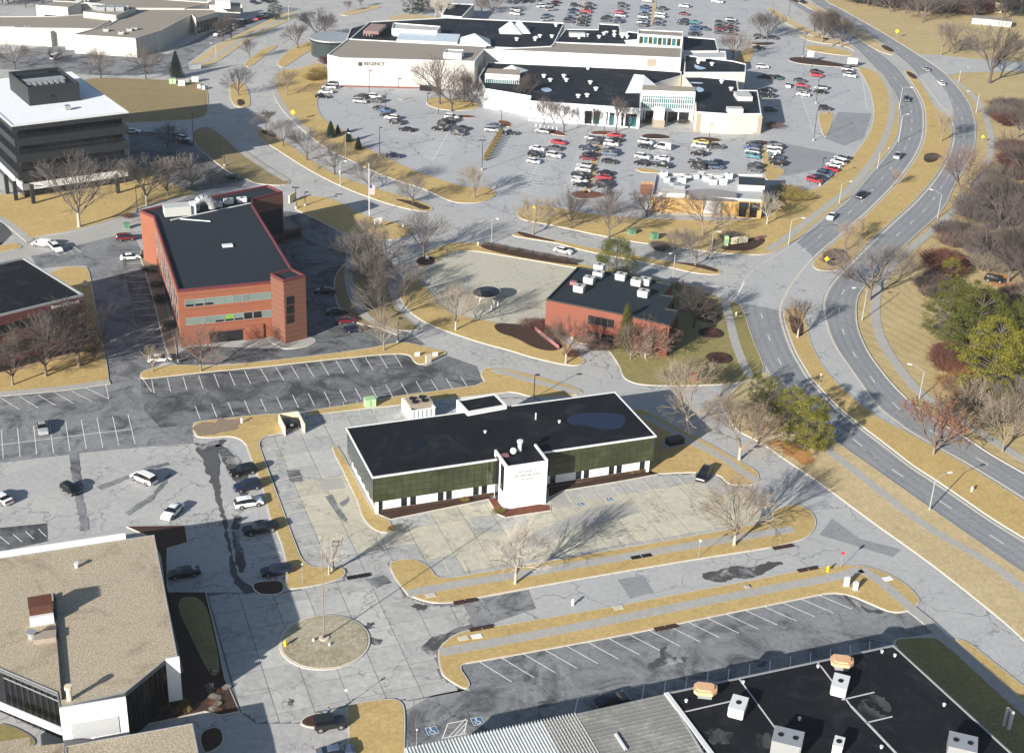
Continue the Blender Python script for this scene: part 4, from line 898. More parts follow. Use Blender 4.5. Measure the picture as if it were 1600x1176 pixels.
for k in range(9):
    f2_.window(s_a+k*w_+.04, s_a+(k+1)*w_-.04, zb2, zt2, b2, {4: 'glass_green', 6: 'glass_dark', 7: 'glass_dark'}.get(k, 'glass_grey'), 'metal')
    if k in (3, 4, 5): f2_.box('open_sash', s_a+k*w_+.15, s_a+(k+1)*w_-.15, zb2+.1, zb2+.5, 0, .08, M['glass_dark'], b2)
s0, zg = sz(f2_, 515, 1025); s1, _ = sz(f2_, 728, 1005)
f2_.box('garage_opening', s0, s1, .02, max(2.4, zg), .0, .03, M['black'], b2)
f2_.box('lintel', s0-.2, s1+.2, max(2.4, zg), max(2.4, zg)+.3, 0, .12, M['brick_brown'], b2)
sT, _ = sz(f2_, 738, 1000)
f2_.box('brick_bay', sT, f2_.L-4.6, 0, 3.3, 0, .35, M['brick_orange'], b2)
for zc in (4.15, 7.9, 11.2): f2_.box('band_course', .05, f2_.L-4.6, zc, zc+.1, 0, .05, M['brick_red'], b2)
# tower
T0 = U(*z4(902,640), 14.3); T1 = U(*z4(985,682), 14.3); T2 = U(*z4(1125,650), 14.3); T3 = T2+(T0-T1)*1.05
tq = [T0, T1, T2, T3]
t2 = part('corner_tower', b2, tq, 0, 14.0, M['brick_brown'], M['roof_slate']); ringpart('parapet_coping', t2, tq, .35, 13.8, 14.4, M['red_metal'])
ft2 = Fac(T1, T2)
for k in range(3):
    a, za = sz(ft2, 1003, 788+k*59); b_, _ = sz(ft2, 1050, 785+k*59); _, zc = sz(ft2, 1003, 840+k*59); ft2.window(a, b_, zc, za, t2)
# rear right wing recess and canopy wall
fw2 = Fac(P2[4], P2[5]); fw2.box('dark_recess', 1.2, fw2.L-.4, 1.0, 8.6, 0, .06, M['black'], b2); fw2.box('sill', .4, fw2.L, .4, 2.0, .06, .5, M['brick_brown'], b2)
fw2.box('lintel_wall', 0, fw2.L, 8.6, Z2-.62, 0, .10, M['brick_brown'], b2)
ws = Fac(U(*z4(985,445)), U(*z4(1105,415))); ws.box('screen_wall', 0, ws.L, 0, 3.0, -.3, 0, M['brick_brown'], b2); ws.box('sign_panel', .3, ws.L-.6, .7, 2.2, 0, .08, M['black'], b2)
# left facade: strip of windows running back
fl2 = Fac(P2[8], P2[0])
nb = 12
for k in range(nb):
    for z_ in (4.3, 8.0):
        a = fl2.L*(.04+k*.078); fl2.window(a, a+fl2.L*.064, z_, z_+2.4, b2, 'glass_dark' if k % 3 else 'glass_grey', 'metal')
    fl2.window(fl2.L*(.04+k*.078), fl2.L*(.04+k*.078)+fl2.L*.05, .8, 2.9, b2)
# roof plant
for (x, y), sx, sy, h in (((312,225), 6.0, 3.4, 2.5),):
    c = U(*z4(x, y+30), Z2); e = empty('air_handler', (c.x, c.y, Z2-.5), f2_.ang); tag(e, 'large cream air handler with a curved silver duct on the slate roof', 'air handler')
    MB().box(-sx/2, sx/2, -sy/2, sy/2, .3, h).ob('casing', e, M['hvac'])
    MB().box(sx/2, sx/2+1.2, -sy/2+.5, sy/2-.5, .3, h+.3).ob('end_box', e, M['white_metal'])
    mb = MB(); prev = None
    for k in range(9):
        t = math.pi*k/8; p = (sx/2+3.2-2.0*math.cos(t), .2, 1.0+2.6*math.sin(t))
        if prev: mb.tube(prev, p, .95, n=12)
        prev = p
    mb.ob('duct', e, M['metal'])
for k, (x, y) in enumerate(((568,208), (638,188), (722,178))): hvac(z4(x, y+6), Z2-.5, 2.2, 1.5, 1.0, f2_.ang, 'white_metal', 'white roof unit, %s of three along the back of the slate roof' % ['leftmost', 'middle one', 'rightmost'][k], 1)
o = boxat('roof_hatch', U(*z4(630,452), Z2), 2.2, 1.3, Z2-.5, Z2-.1, f2_.ang, M['white_metal']); tag(o, 'small white hatch in the middle of the slate roof', 'hatch')
mb = MB(); a = U(*z4(270,292), Z2); b_ = U(*z4(775,185), Z2); c = U(*z4(522,300), Z2); mb.tube((*a, Z2-.3), (*b_, Z2-.3), .14); mb.tube((*U(*z4(330,285), Z2), Z2-.3), (*c, Z2-.3), .12); o = mb.ob('roof_pipe', None, M['white_metal']); tag(o, 'long white pipe run across the slate roof', 'pipe')

# ---- B3 black office
Z3 = 20.0
def z5(x, y): return (x/4.9, 90+y/4.9)
F0, F1, F2 = U(*z5(88,520), Z3), U(*z5(985,415), Z3), U(*z5(540,108), Z3)
d3 = (F1-F0).normalized(); n3 = Vector((-d3.y, d3.x)); dp3 = abs((F2-F1).dot(n3)); r3 = rect(F0, F1, dp3)
b3 = bld('office_tower', 'black glass office with white roof and charcoal spandrel bands')
f3 = Fac(r3[0], r3[1]); core = offset(ccw(r3), 1.6)
part('core', b3, core, 0, Z3-1.2, M['glass_dark'])
part('roof', b3, offset(ccw(r3), .05), Z3-.35, Z3-.15, M['white'], M['roof_white']); ringpart('parapet_cap', b3, r3, .5, Z3-.4, Z3, M['white_metal'])
zz = [f3.at(*z5(150, y))[1] for y in (560, 630, 685, 755, 812, 890, 945, 985, 1035)]
ringpart('fascia', b3, r3, 1.4, zz[0], Z3-.42, M['dark_metal'])
for a, b_ in ((zz[2], zz[1]), (zz[4], zz[3]), (zz[6], zz[5])):
    ringpart('spandrel', b3, offset(ccw(r3), .3), 1.4, a, b_, M['dark_metal'])
ringpart('white_band', b3, offset(ccw(r3), 1.2), .5, zz[8], zz[7], M['white'])
cc3 = ccw(core)
for i in range(4):
    F = Fac(cc3[i], cc3[(i+1) % 4]) if True else None
    for (za, zb_) in ((zz[1], zz[0]), (zz[3], zz[2]), (zz[5], zz[4])):
        n_ = max(6, int(F.L/2.2))
        for k in range(n_+1): 
            if i in (0, 3) or k % 2 == 0:
                mo = F.box('mullion', k*F.L/n_-.05, k*F.L/n_+.05, za, zb_, 0, .08, M['frame_dark'], b3)
for x, y in ((125,1095), (258,1120), (905,1040), (60,1045)):
    p = U(*z5(x, y)); boxat('column', p, .9, .9, 0, zz[6], f3.ang, M['dark_metal'], b3)
pq = rect(U(*z5(212,232), Z3+4.8), U(*z5(605,192), Z3+4.8), (U(*z5(420,65), Z3+4.8)-U(*z5(605,192), Z3+4.8)).length*.92)
ph = part('penthouse', b3, pq, Z3-.15, Z3+4.0, M['dark_metal'], M['black']); ringpart('parapet', ph, pq, .4, Z3+3.9, Z3+4.8, M['dark_metal'])
fp = Fac(pq[0], pq[1]); fp.window(fp.L*.42, fp.L*.52, Z3+.1, Z3+2.4, ph, 'glass_dark'); 
for k in range(7):
    p = pq[0].lerp(pq[3], .28)+ (pq[1]-pq[0])*(.12+k*.11); boxat('louvre', p, .9, 2.0, Z3+4.0, Z3+4.5, fp.ang, M['metal'], ph)
p = (pq[0]+pq[2])/2; boxat('cover_plate', p, fp.L*.8, 3.0, Z3+4.0, Z3+4.4, fp.ang, M['metal'], ph)
p = pq[3].lerp(pq[2], .4)-(pq[3]-pq[0]).normalized()*2; boxat('plant_box', p, fp.L*.7, 2.2, Z3+4.0, Z3+4.35, fp.ang, M['dark_metal'], ph)
hvac(z5(518,402), Z3-.15, 1.4, 1.2, 1.2, f3.ang, 'metal', 'small grey unit standing on the white roof', 1)

# ---- B4 dark brick office
Z4 = 12.0
E0, E1 = U(0,491.5,Z4), U(131,459.5,Z4); d4 = (E1-E0).normalized(); E00 = E0-d4*22
bk = U(37,401.5,Z4); dp4 = (bk-E1).dot(Vector((-d4.y, d4.x)))
bkl = bk-d4*30; r4 = [E00, E1, bk, bkl]
b4 = bld('office_building', 'dark red brick office with black roof and long window bands'); part('body', b4, r4, 0, Z4-.4, M['brick_dark'], M['roof_black']); ringpart('parapet_cap', b4, r4, .35, Z4-.45, Z4, M['metal'])
f4 = Fac(E00, E1)
for (ya, yb) in ((508.4,522.7), (540,552.5), (570,582)):
    _, za = f4.at(0, ya); _, zb_ = f4.at(0, yb)
    n_ = 18
    for k in range(n_): f4.window(1+k*(f4.L-2)/n_, 1+(k+1)*(f4.L-2)/n_-.1, max(.3, zb_), za, b4, 'glass_dark')
    f4.box('sill', .8, f4.L-.8, max(.2, zb_)-.2, max(.3, zb_)-.02, 0, .2, M['brick_brown'], b4)
sa, za = f4.at(80, 481); sb, zb_ = f4.at(124, 469.5)
text('Bruner McDermott', f4, (sa+sb)/2, (za+zb_)/2, 1.15, M['letter_white'], b4, .06, sx=(sb-sa)/9.3)

# ---- B5 tan gravel roof office
Z5 = 8.0
q5 = UL([(-60,882),(0,872),(241,835.5),(277.7,1025.7),(260,1029.5),(196,1082),(92.5,1105),(88.7,1082),(0,1044.5),(-60,1020)], Z5)
b5 = bld('office_building', 'modern office with pea gravel roof and white end panels')
ins = offset(ccw(q5), .5)
part('walls', b5, ins, 0, Z5-.5, M['glass_dark']); part('roof', b5, q5, Z5-.5, Z5, M['dark_metal'], M['gravel']); ringpart('roof_edge', b5, q5, .12, Z5-.55, Z5+.08, M['metal'])
Fr = Fac(U(258.5,1030,Z5+.1), U(280,1026,Z5+.1)); Fr.box('white_end_panel', 0, Fr.L, 1.2, Z5+.1, -.25, .05, M['white'], b5)
Ff = Fac(U(92.5,1108,Z5+.1), U(196.5,1090,Z5+.1)); Ff.box('white_front_panel', 0, Ff.L, .8, Z5+.1, -.4, .05, M['white'], b5)
ls = MB()
n_ = 44
for k in range(n_): Ff.box('louvre_fin', 1.1+k*(Ff.L-2.2)/n_, 1.18+k*(Ff.L-2.2)/n_, 3.0-.0, 5.6, .05, .16, M['white_metal'], b5)
wl = Fac(U(-20,1090,4.6), U(95,1138,4.6)); wl.box('white_band', 0, wl.L, 3.6, 4.6, -.3, 0, M['white'], b5)
Fd = Fac(U(196,1083,Z5), U(260,1030,Z5))
for k in range(9): Fd.box('mullion', k*Fd.L/9, k*Fd.L/9+.07, .2, Z5-.55, -.45, -.3, M['frame_dark'], b5)
Fe = Fac(U(0,1045,Z5), U(89,1083,Z5))
for k in range(9): Fe.box('mullion', k*Fe.L/9, k*Fe.L/9+.07, .2, Z5-.55, -.45, -.3, M['frame_dark'], b5)
Fe.box('rail', 0, Fe.L, Z5-1.6, Z5-1.5, -.45, -.28, M['metal'], b5)
sp = [U(80,933,Z5+.5), U(88,933,Z5+.5), U(101,1092,Z5+.5), U(97,1093,Z5+.5)]
sF = strip_mb([U(85,930,Z5), U(98.5,1093,Z5)], .3, Z5-.05, Z5+.40).ob('roof_ridge', b5, M['dark_metal'])
bw = Fac(U(-20,866,Z5+.6), U(196,834,Z5+.6)); bw.box('rear_parapet', 0, bw.L, 6.0, Z5+.6, -.4, 0, M['white'], b5)
low5 = UL([(102,1166),(301,1129.5),(313,1190),(318,1230),(110,1250)], 4.2); part('lower_canopy', b5, low5, 3.2, 4.2, M['tanwall'], M['gravel']); ringpart('canopy_edge', b5, low5, .1, 3.3, 4.28, M['metal'])
part('canopy_base', b5, offset(ccw(low5), 1.2), 0, 3.2, M['glass_dark'])
low6 = UL([(-40,1164),(46,1151),(47,1166),(100,1160),(100,1250),(-40,1250)], 4.2); part('lower_canopy', b5, low6, 3.2, 4.2, M['white'], M['gravel'])
e = empty('chimney', (*U(66,966,Z5), Z5), Fac(D1, C1_).ang); tag(e, 'rust brown louvred chimney on the gravel roof', 'chimney')
MB().box(-1.5,1.5,-1.0,1.8,0,2.6).ob('stack', e, M['rust']); 
for k in range(6): MB().box(-1.55,1.55,-1.02+k*.46,-.86+k*.46,2.6,2.78).ob('slat', e, M['rust'])
MB().box(-1.6,1.5,-1.5,-1.0,0,1.4).ob('white_box', e, M['white_metal'])
e = empty('roof_plant', (*U(70,998,Z5), Z5), .3); tag(e, 'low duct box and round cap beside the rusty chimney', 'roof plant'); MB().box(-1.3,1.5,-.9,.9,0,.7).ob('duct_box', e, M['stone']); MB().lathe([(.5,0),(.5,.9),(.65,.95),(.65,1.05)],12,(-1.6,.6,0)).ob('cap', e, M['metal'])
vent((109,1093), Z5, .33, 2.2, 'cream flue pipe at the front of the gravel roof', 'cream'); vent((120,886), Z5, .25, .8, 'small white vent near the back of the gravel roof')

# ---- B6 low flat roofs at bottom
Z6 = 6.4
b6 = bld('warehouse', 'low building with a wide black membrane roof at the bottom right')
q6 = UL([(1041,1083),(1396,1008),(1580,1176),(1680,1290),(1165,1290)], Z6); part('walls', b6, offset(ccw(q6), .1), 0, Z6-.3, M['tanwall']); part('roof', b6, q6, Z6-.3, Z6, M['dark_metal'], M['roof_black'])
ringpart('parapet_cap', b6, q6, .22, Z6-.3, Z6+.16, M['metal'])
def seam(a, b, w=.18):
    strip_mb([U(*a, Z6), U(*b, Z6)], w, Z6, Z6+.07).ob('roof_seam', b6, M['roof_grey'])
seam((1277,1033),(1330,1103)); seam((1330,1103),(1400,1176),.3); seam((1155,1060),(1240,1176)); seam((1315,1093),(1366,1081)); seam((1352,1129),(1394,1119)); seam((1068,1112),(1160,1091))
def smear(px, lb, z=Z6, mt='roof_grey'): layer('roof_stain', UL(px, z), z+.012, M[mt], lb, 'stain', 2, True, jag=.22)
M['smear'] = roofm('roof_smear', (.075,.077,.08), .6, streak=(.012,.013,.016), sthr=(.40,.58), samt=.9)
smear([(1345,1095),(1362,1085),(1385,1088),(1394,1115),(1370,1122),(1352,1125),(1340,1108)], 'pale dried puddle ring on the black roof', mt='smear')
smear([(1350,1095),(1362,1093),(1374,1101),(1390,1112),(1388,1120),(1372,1112),(1365,1104),(1352,1100)], 'black puddle inside the pale ring', Z6+.01, 'roof_black')
smear([(1100,1140),(1125,1135),(1150,1150),(1130,1165),(1108,1160)], 'grey scuffed patch on the black roof', mt='smear')
smear([(1175,1150),(1200,1140),(1215,1165),(1190,1172)], 'second grey scuffed patch on the black roof', mt='smear')
hvac((1311,1078), Z6, 2.0, 3.0, 1.5, -.35, 'white_metal', 'white roof unit just left of the pale puddle ring', 1)
hvac((1152,1112), Z6, 2.0, 2.9, 1.5, -.35, 'white_metal', 'white roof unit near the tan cowl at the left', 1)
hvac((1228,1172), Z6, 3.6, 3.0, 2.2, -.3, 'metal', 'large silver unit with two fans at the bottom edge', 2)
hvac((1500,1180), Z6, 3.4, 3.0, 2.2, -.3, 'metal', 'large silver unit at the bottom right of the black roof', 2)
hvac((1308,1174), Z6, 1.2, 2.0, 1.6, -.35, 'white_metal', 'narrow white box between the silver units', 1)
for px, lb in (((1314,1042), 'sand coloured cowl near the rear roof edge'), ((1101,1086), 'sand coloured cowl close to the grey roof')):
    e = empty('roof_cowl', (*U(*px, Z6), Z6), -.1); tag(e, lb, 'cowl')
    MB().box(-.9,.9,-.7,.7,0,.8).ob('curb', e, M['metal']); mb = MB(); v = [(-1.5,-.7),(-1.1,-1.15),(.9,-1.15),(1.5,-.4),(1.5,.7),(1.0,1.1),(-1.0,1.1),(-1.5,.5)]
    prism([Vector(x) for x in v], .8, 1.3, mb); prism([Vector(x)*.75 for x in v], 1.3, 1.5, mb); mb.ob('hood', e, M['hvac_tan'])
for px, lb in (((1278,1042), 'left of the rear cowl'), ((1378,1019), 'near the far corner, upper'), ((1398,1025), 'near the far corner, lower'), ((1475,1102), 'near the right roof edge'), ((1161,1067), 'near the rear edge at left'), ((1072,1096), 'beside the grey roof'), ((1377,1168), 'between units at the bottom'), ((1249,1124), 'in the middle of the black roof')):
    vent(px, Z6, .16, .35, 'small white vent on the black roof, '+lb)
b6b = bld('warehouse', 'low building with a weathered grey and white ribbed metal roof')
q7 = UL([(632,1168),(847,1126),(1041,1083),(1110,1176),(1160,1290),(640,1290)], Z6)
part('walls', b6b, offset(ccw(q7), .1), 0, Z6-.3, M['tanwall'])
M['ribbed_white'] = roofm('white_ribbed_metal', (.55, .58, .57), .15, streak=(.22, .22, .2), sthr=(.5, .7))
M['ribbed_grey'] = roofm('weathered_ribbed_metal', (.21, .21, .20), .35, streak=(.48, .47, .44), sthr=(.5, .68), samt=.6)
part('white_roof', b6b, UL([(632,1168),(847,1126),(880,1190),(930,1290),(640,1290)], Z6), Z6-.3, Z6-.02, M['ribbed_white'])
part('grey_roof', b6b, UL([(847,1126),(1041,1083),(1110,1176),(1160,1290),(930,1290),(880,1190)], Z6), Z6-.3, Z6-.01, M['ribbed_grey'])
fA = Fac(q7[0], q7[2]) if False else None
ra, rb = U(632,1168,Z6), U(1041,1083,Z6); rd = (rb-ra).normalized(); rn_ = Vector((rd.y, -rd.x)); Lr = (rb-ra).length
for k in range(56):
    p = ra+rd*(k*.42+.2)
    if k*.42 > 22.4: break
    o = strip_mb([p, p+rn_*17], .07, Z6-.02, Z6+.06).ob('roof_rib', b6b, M['ribbed_white'])
def xr(p, d, a, b_):
    e_ = b_-a; den = d.x*e_.y-d.y*e_.x; t_ = ((a.x-p.x)*e_.y-(a.y-p.y)*e_.x)/den; return p+d*t_
for k in range(24):                                    # grey roof ribs run the other way
    o_ = .6+k*.72; p = U(847,1126,Z6)+rn_*o_; e_ = U(1041,1083,Z6)+rn_*o_+rd*(o_*.35)
    strip_mb([xr(p, rd, U(847,1126,Z6), U(880,1190,Z6)), xr(p, rd, U(1041,1083,Z6), U(1112,1178,Z6))], .12, Z6-.01, Z6+.05).ob('roof_rib', b6b, M['ribbed_grey'])
strip_mb([U(1041,1083,Z6), U(1112,1178,Z6), U(1165,1290,Z6)], .6, Z6-.02, Z6+.22).ob('roof_flashing', b6b, M['white_metal'])
strip_mb([U(962,1147,Z6), U(978,1172,Z6)], .3, Z6, Z6+.25).ob('roof_pipe', b6b, M['white_metal'])

# ---- B7 small brick office
Z7 = 7.6
def z7(x, y): return (800+x/4, 294+y/4)
P7 = [U(*z7(*p), Z7) for p in ((215,690),(660,777),(985,852),(1045,760),(965,748),(1020,672),(940,662),(1005,597),(430,490),(408,492))]
b7 = bld('office_building', 'small two storey red brick office with dark roof and many white units'); part('body', b7, P7, 0, Z7-.35, M['brick_red'], M['roof_slate']); ringpart('parapet_cap', b7, P7, .3, Z7-.4, Z7, M['dark_metal'])
f7 = Fac(P7[0], P7[1])
for (x0, x1, y0, y1, n_) in ((478,642,792,855,4), (472,548,890,932,2), (560,638,908,955,2)):
    a, za = f7.at(*z7(x0, y0)); b_, _ = f7.at(*z7(x1, y0+(x1-x0)*.2)); _, zb_ = f7.at(*z7(x0, y1-4)); zb_ = max(.4, zb_)
    for k in range(n_): f7.window(a+k*(b_-a)/n_, a+(k+1)*(b_-a)/n_-.06, zb_, za, b7)
f7.box('band_course', .1, f7.L, 3.7, 3.9, 0, .06, M['brick_brown'], b7)
pr = UL([(1005,497),(1045,503),(1046,507),(1007,505)], Z7)
fb = Fac(U(*z7(815,800), 7.2), U(*z7(985,838), 7.2)); fb.box('brick_bay', 0, fb.L, 0, 7.0, -1, .7, M['brick_red'], b7)
f7r = Fac(P7[2], P7[3]); f7r.window(.5, f7r.L-.5, 4.2, 6.4, b7); f7r.window(.5, f7r.L-.5, .8, 2.8, b7)
f7s = Fac(P7[4], P7[5]); f7s.window(.4, f7s.L-.3, 1, 6.4, b7)
for k, ((x, y), lb) in enumerate((((545,512), 'hindmost'), ((540,558), 'second from the back'), ((482,592), 'left of the middle pair'), ((420,645), 'nearest the left roof edge'), ((680,570), 'middle one'), ((778,605), 'left one of the right pair'), ((832,600), 'right one of the right pair'), ((820,675), 'frontmost on the right'))):
    hvac(z7(x, y), Z7-.35, 2.3, 1.8, 1.4, Fac(P7[0], P7[1]).ang, 'hvac', 'white roof unit on the small brick office, '+lb, 1)
o = boxat('roof_box', U(*z7(385,592), Z7), 1.4, 1.1, Z7-.35, Z7+.4, f7.ang, M['pink']); tag(o, 'faded pink box on the small brick office roof', 'roof box')
ew = Fac(U(*z7(140,890)), U(*z7(290,1010))); ew.box('ramp_wall', 0, ew.L, 0, 1.0, -.2, 0, M['pink'], b7)

# ---- B8 yellow restaurant
Z8 = 5.4
def z8(x, y): return (990+x/5.333, 250+y/5.333)
P8 = [U(*z8(*p), Z8) for p in ((150,288),(465,292),(862,320),(1080,332),(1080,118),(185,108))]
b8 = bld('restaurant', 'ochre stucco restaurant with a pale cluttered roof and grey curved canopy'); part('body', b8, P8, 0, Z8-.6, M['yellow'], M['roof_grey']); ringpart('parapet_cap', b8, P8, .3, Z8-.65, Z8, M['offwhite'])
f8 = Fac(P8[0], P8[2]); f8b = Fac(P8[2], P8[3])
# curved awning
mb = MB(); a, _ = f8.at(*z8(465, 300)); b_ = f8.L
nseg = 14
vv = []; 
for k in range(nseg+1):
    t = k/nseg; s_ = a+(b_-a)*t; bul = 1.6*math.sin(math.pi*t)+.5
    p0 = f8.pt(s_, .6); p1 = f8.pt(s_, -2.2-bul*.3); vv += [(p0.x, p0.y, Z8-.7), (p1.x, p1.y, Z8+.9+.5*math.sin(math.pi*t)), (p1.x, p1.y, Z8-.3)]
ff = []
for k in range(nseg): ff += [(3*k, 3*k+3, 3*k+4, 3*k+1), (3*k+1, 3*k+4, 3*k+5, 3*k+2)]
mb.add(vv, ff); mb.ob('curved_canopy', b8, M['roof_grey'].copy() if False else plain('slate_canopy', (.13,.13,.14), .7))
a, za = f8.at(*z8(585,330)); b_, _ = f8.at(*z8(735,330)); f8.box('grey_panel', a, b_, .9, Z8-1.0, 0, .08, M['greypanel'], b8)
f8.box('base_course', 0, f8.L, 0, .7, 0, .1, M['stone'], b8)
f8.box('cornice', 0, f8.L*.45, Z8-.9, Z8-.75, 0, .12, M['stone'], b8)
for x0, x1 in ((878,945),(968,1035)):
    a, _ = f8b.at(*z8(x0, 400)); b_, _ = f8b.at(*z8(x1, 400)); f8b.window(a+.1, b_-.1, .3, 3.0, b8); aw = f8b.box('awning', a-.1, b_+.1, 2.7, 4.5, 0, .7, M['dark_metal'], b8)
for x in (855, 955, 1060):
    a, _ = f8b.at(*z8(x, 420)); f8b.box('pilaster', a-.2, a+.2, 0, Z8-.65, 0, .2, M['yellow'], b8)
p8 = [U(*z8(*p), Z8+1.2) for p in ((875,200),(1095,210),(1095,145),(875,130))]; part('slate_gable', b8, p8, Z8-.6, Z8+1.0, M['offwhite'], M['dark_metal'])
p9 = [U(*z8(*p), Z8+.6) for p in ((200,272),(432,280),(432,245),(200,230))]; part('parapet_box', b8, p9, Z8-.6, Z8+.6, M['offwhite'])
rr = random.Random(3)
for k, (x, y) in enumerate(((275,180),(330,210),(400,190),(450,155),(505,150),(560,135),(610,170),(700,160),(790,155),(250,140),(660,200),(380,235),(740,200))):
    hvac(z8(x, y), Z8-.6, rr.uniform(1.2, 3.0), rr.uniform(1.0, 2.2), rr.uniform(.8, 1.8), f8.ang, rr.choice(['hvac', 'metal', 'white_metal']), None, rr.choice([0, 1]), b8)
# loading shed left
pl = [U(*z8(*p), 3.0) for p in ((60,200),(165,205),(165,180),(60,178))]
o = part('storage_shed', None, pl, 0, 3.0, M['brick_brown'], M['hvac_tan']); tag(o, 'low shed with a tan roof left of the ochre restaurant', 'shed')

# ---- B9 mall
def zc(x, y): return (500+x/5.714, y/5.714)
def z3(x, y): return (800+x/4, y/4)
b9 = bld('shopping_mall', 'sprawling white shopping mall with dark flat roofs and glass entrances')
def mass(name, px, z1, side, top, cap=True, z0=0, capm='white_metal', cw=.35, par=None):
    p = [U(x, y, z1) for x, y in px]; o = part(name, par or b9, p, z0, z1-.3, side, top)
    if cap: ringpart('parapet_cap', o, p, cw, z1-.35, z1, M[capm])
    return o, p
W_ = M['offwhite']
mass('rear_block', [(577,34),(700,27.5),(882,36),(867,66),(862,77),(760,73),(545,62)], 9.0, W_, M['roof_dark'])
an, pa = mass('anchor_store', [(511.4,85.5),(531.5,90.5),(741.5,95.8),(761,72),(543.7,60.5)], 10.0, W_, M['roof_tan'])
fa = Fac(pa[1], pa[2])
s0, z0_ = fa.at(*zc(170, 578)); s1, _ = fa.at(*zc(760, 610)); _, zb_ = fa.at(*zc(170, 700)); fa.box('grey_wall_panel', .2, s1, zb_, z0_, 0, .12, M['greypanel'], an)
s0, z0_ = fa.at(*zc(385, 571)); s1, z1_ = fa.at(*zc(582, 577))
text('REGENCY', fa, (s0+s1)/2, (z0_+z1_)/2+.1, 1.7, M['letter_dark'], an, .15, sx=(s1-s0)/8.1)
s2, z2_ = fa.at(*zc(358, 572)); 
lg = MB()
for k in range(4):
    t = math.pi/2*k+math.pi/4; lg.lathe([(.42, -.03), (.42, .03)], 8, (math.cos(t)*.42, 0, 0))
mb = MB()
for k in range(4):
    t = math.pi/2*k+math.pi/4; cx, cz = math.cos(t)*.42, math.sin(t)*.42
    pts = [(cx+.40*math.cos(a), -.08, cz+.40*math.sin(a)) for a in [2*math.pi*i/10 for i in range(10)]]; mb.add(pts, [tuple(range(10))[::-1]])
lo = mb.ob('clover_logo', an, M['letter_dark']); p = fa.pt(s2, .12); lo.location = (p.x, p.y, z2_); lo.rotation_euler = (0, 0, fa.ang)
fa.box('base_course', .1, fa.L*.62, 0, .5, 0, .1, M['brick_red'], an)
# rooftop boxes on the anchor
mass('roof_box', [zc(1103,470),(zc(1262,480)),zc(1288,445),zc(1130,438)], 11.8, M['white'], M['roof_grey'], z0=9.7, par=an)
cb, pc = mass('central_band', [(757,77),(1064.6,90.5),(1066,74),(867,65.5),(860,72)], 10.2, W_, M['roof_tan'], cw=.5)
fc = Fac(pc[0], pc[1]); 
for k in range(70):
    if .03 < k/70 < .68: fc.box('wall_rib', k*fc.L/70, k*fc.L/70+.12, 6.7, 9.0, 0, .1, M['white_metal'], cb)
s0, _ = fc.at(*z3(845, 390)); s1, _ = fc.at(*z3(897, 395)); fc.box('brown_panel', s0, s1, 6.8, 9.3, 0, .12, M['stone'], cb)
mass('round_link', [(541,62),(548,44),(577,36),(590,46),(560,64)], 7.5, W_, M['roof_dark'])
# round tower
rt_c = U(*zc(110, 345), 6.0); mb = MB(); mb.lathe([(8.0, 0), (8.0, 6.0)], 28); o = mb.ob('round_pavilion', b9, [M['glass_side']]); o.location = (rt_c.x, rt_c.y, 0)
mb = MB(); mb.lathe([(8.6, 5.6), (8.6, 6.6), (8.0, 6.6), (8.0, 6.2)], 28); r_ = mb.ob('pavilion_roof', b9, M['roof_dark']); r_.location = (rt_c.x, rt_c.y, 0)
mb = MB(); mb.lathe([(8.7, 6.2), (8.7, 6.7)], 28); r_ = mb.ob('pavilion_rim', b9, M['metal']); r_.location = (rt_c.x, rt_c.y, 0)
mass('long_penthouse', [zc(640,255),zc(1045,278),zc(1078,235),zc(655,203)], 11.5, M['white'], M['roof_grey'], z0=8.6)
sk = [U(*zc(*p), 10.8) for p in ((683,352),(1225,376),(1252,302),(712,282))]; part('long_skylight', b9, sk, 8.6, 10.6, M['white_metal'], plain('skylight_panel', (.50,.58,.64), .3))
mass('brown_entry', [zc(385,268),zc(522,276),zc(592,214),zc(455,205)], 12.0, plain('brown_fascia', (.20,.13,.12), .7), plain('mauve_roof', (.26,.19,.18), .8), z0=10.6, capm='stone', cap=False)
pp = [U(*zc(*p), 10.6) for p in ((385,275),(522,282),(592,224),(455,213))]; part('brown_entry_glass', b9, offset(ccw(pp), .4), 0, 10.6, M['glass_dark'])
fpp = Fac(pp[0], pp[1])
for k in range(6): fpp.box('entry_column', k*(fpp.L-.4)/5, k*(fpp.L-.4)/5+.4, 0, 10.6, -.4, .05, plain('brown_column', (.22,.14,.13), .7) if k == 0 else M['stone'], b9)
def pyramid(px, z0, r_, h, parent, mat='white_metal', sx=1.0, sy=1.0):
    c = U(px[0], px[1], z0); mb = MB(); mb.add([(-r_*sx,-r_*sy,0),(r_*sx,-r_*sy,0),(r_*sx,r_*sy,0),(-r_*sx,r_*sy,0),(0,0,h)], [(0,1,4),(1,2,4),(2,3,4),(3,0,4)]); o = mb.ob('pyramid_skylight', parent, M[mat]); o.location = (c.x, c.y, z0); o.rotation_euler = (0, 0, fa.ang); return o
M['pale_metal'] = plain('pale_skylight', (.58, .62, .64), .45)
pyramid(zc(1378, 378), 9.7, 6, 3.2, b9, 'pale_metal'); pyramid((797,50), 8.7, 4.2, 4.2, b9, 'pale_metal'); pyramid((811,49), 8.7, 4.2, 4.2, b9, 'pale_metal'); pyramid(z3(875,285), 8.2, 8, 2.6, b9, 'pale_metal', 1.2)
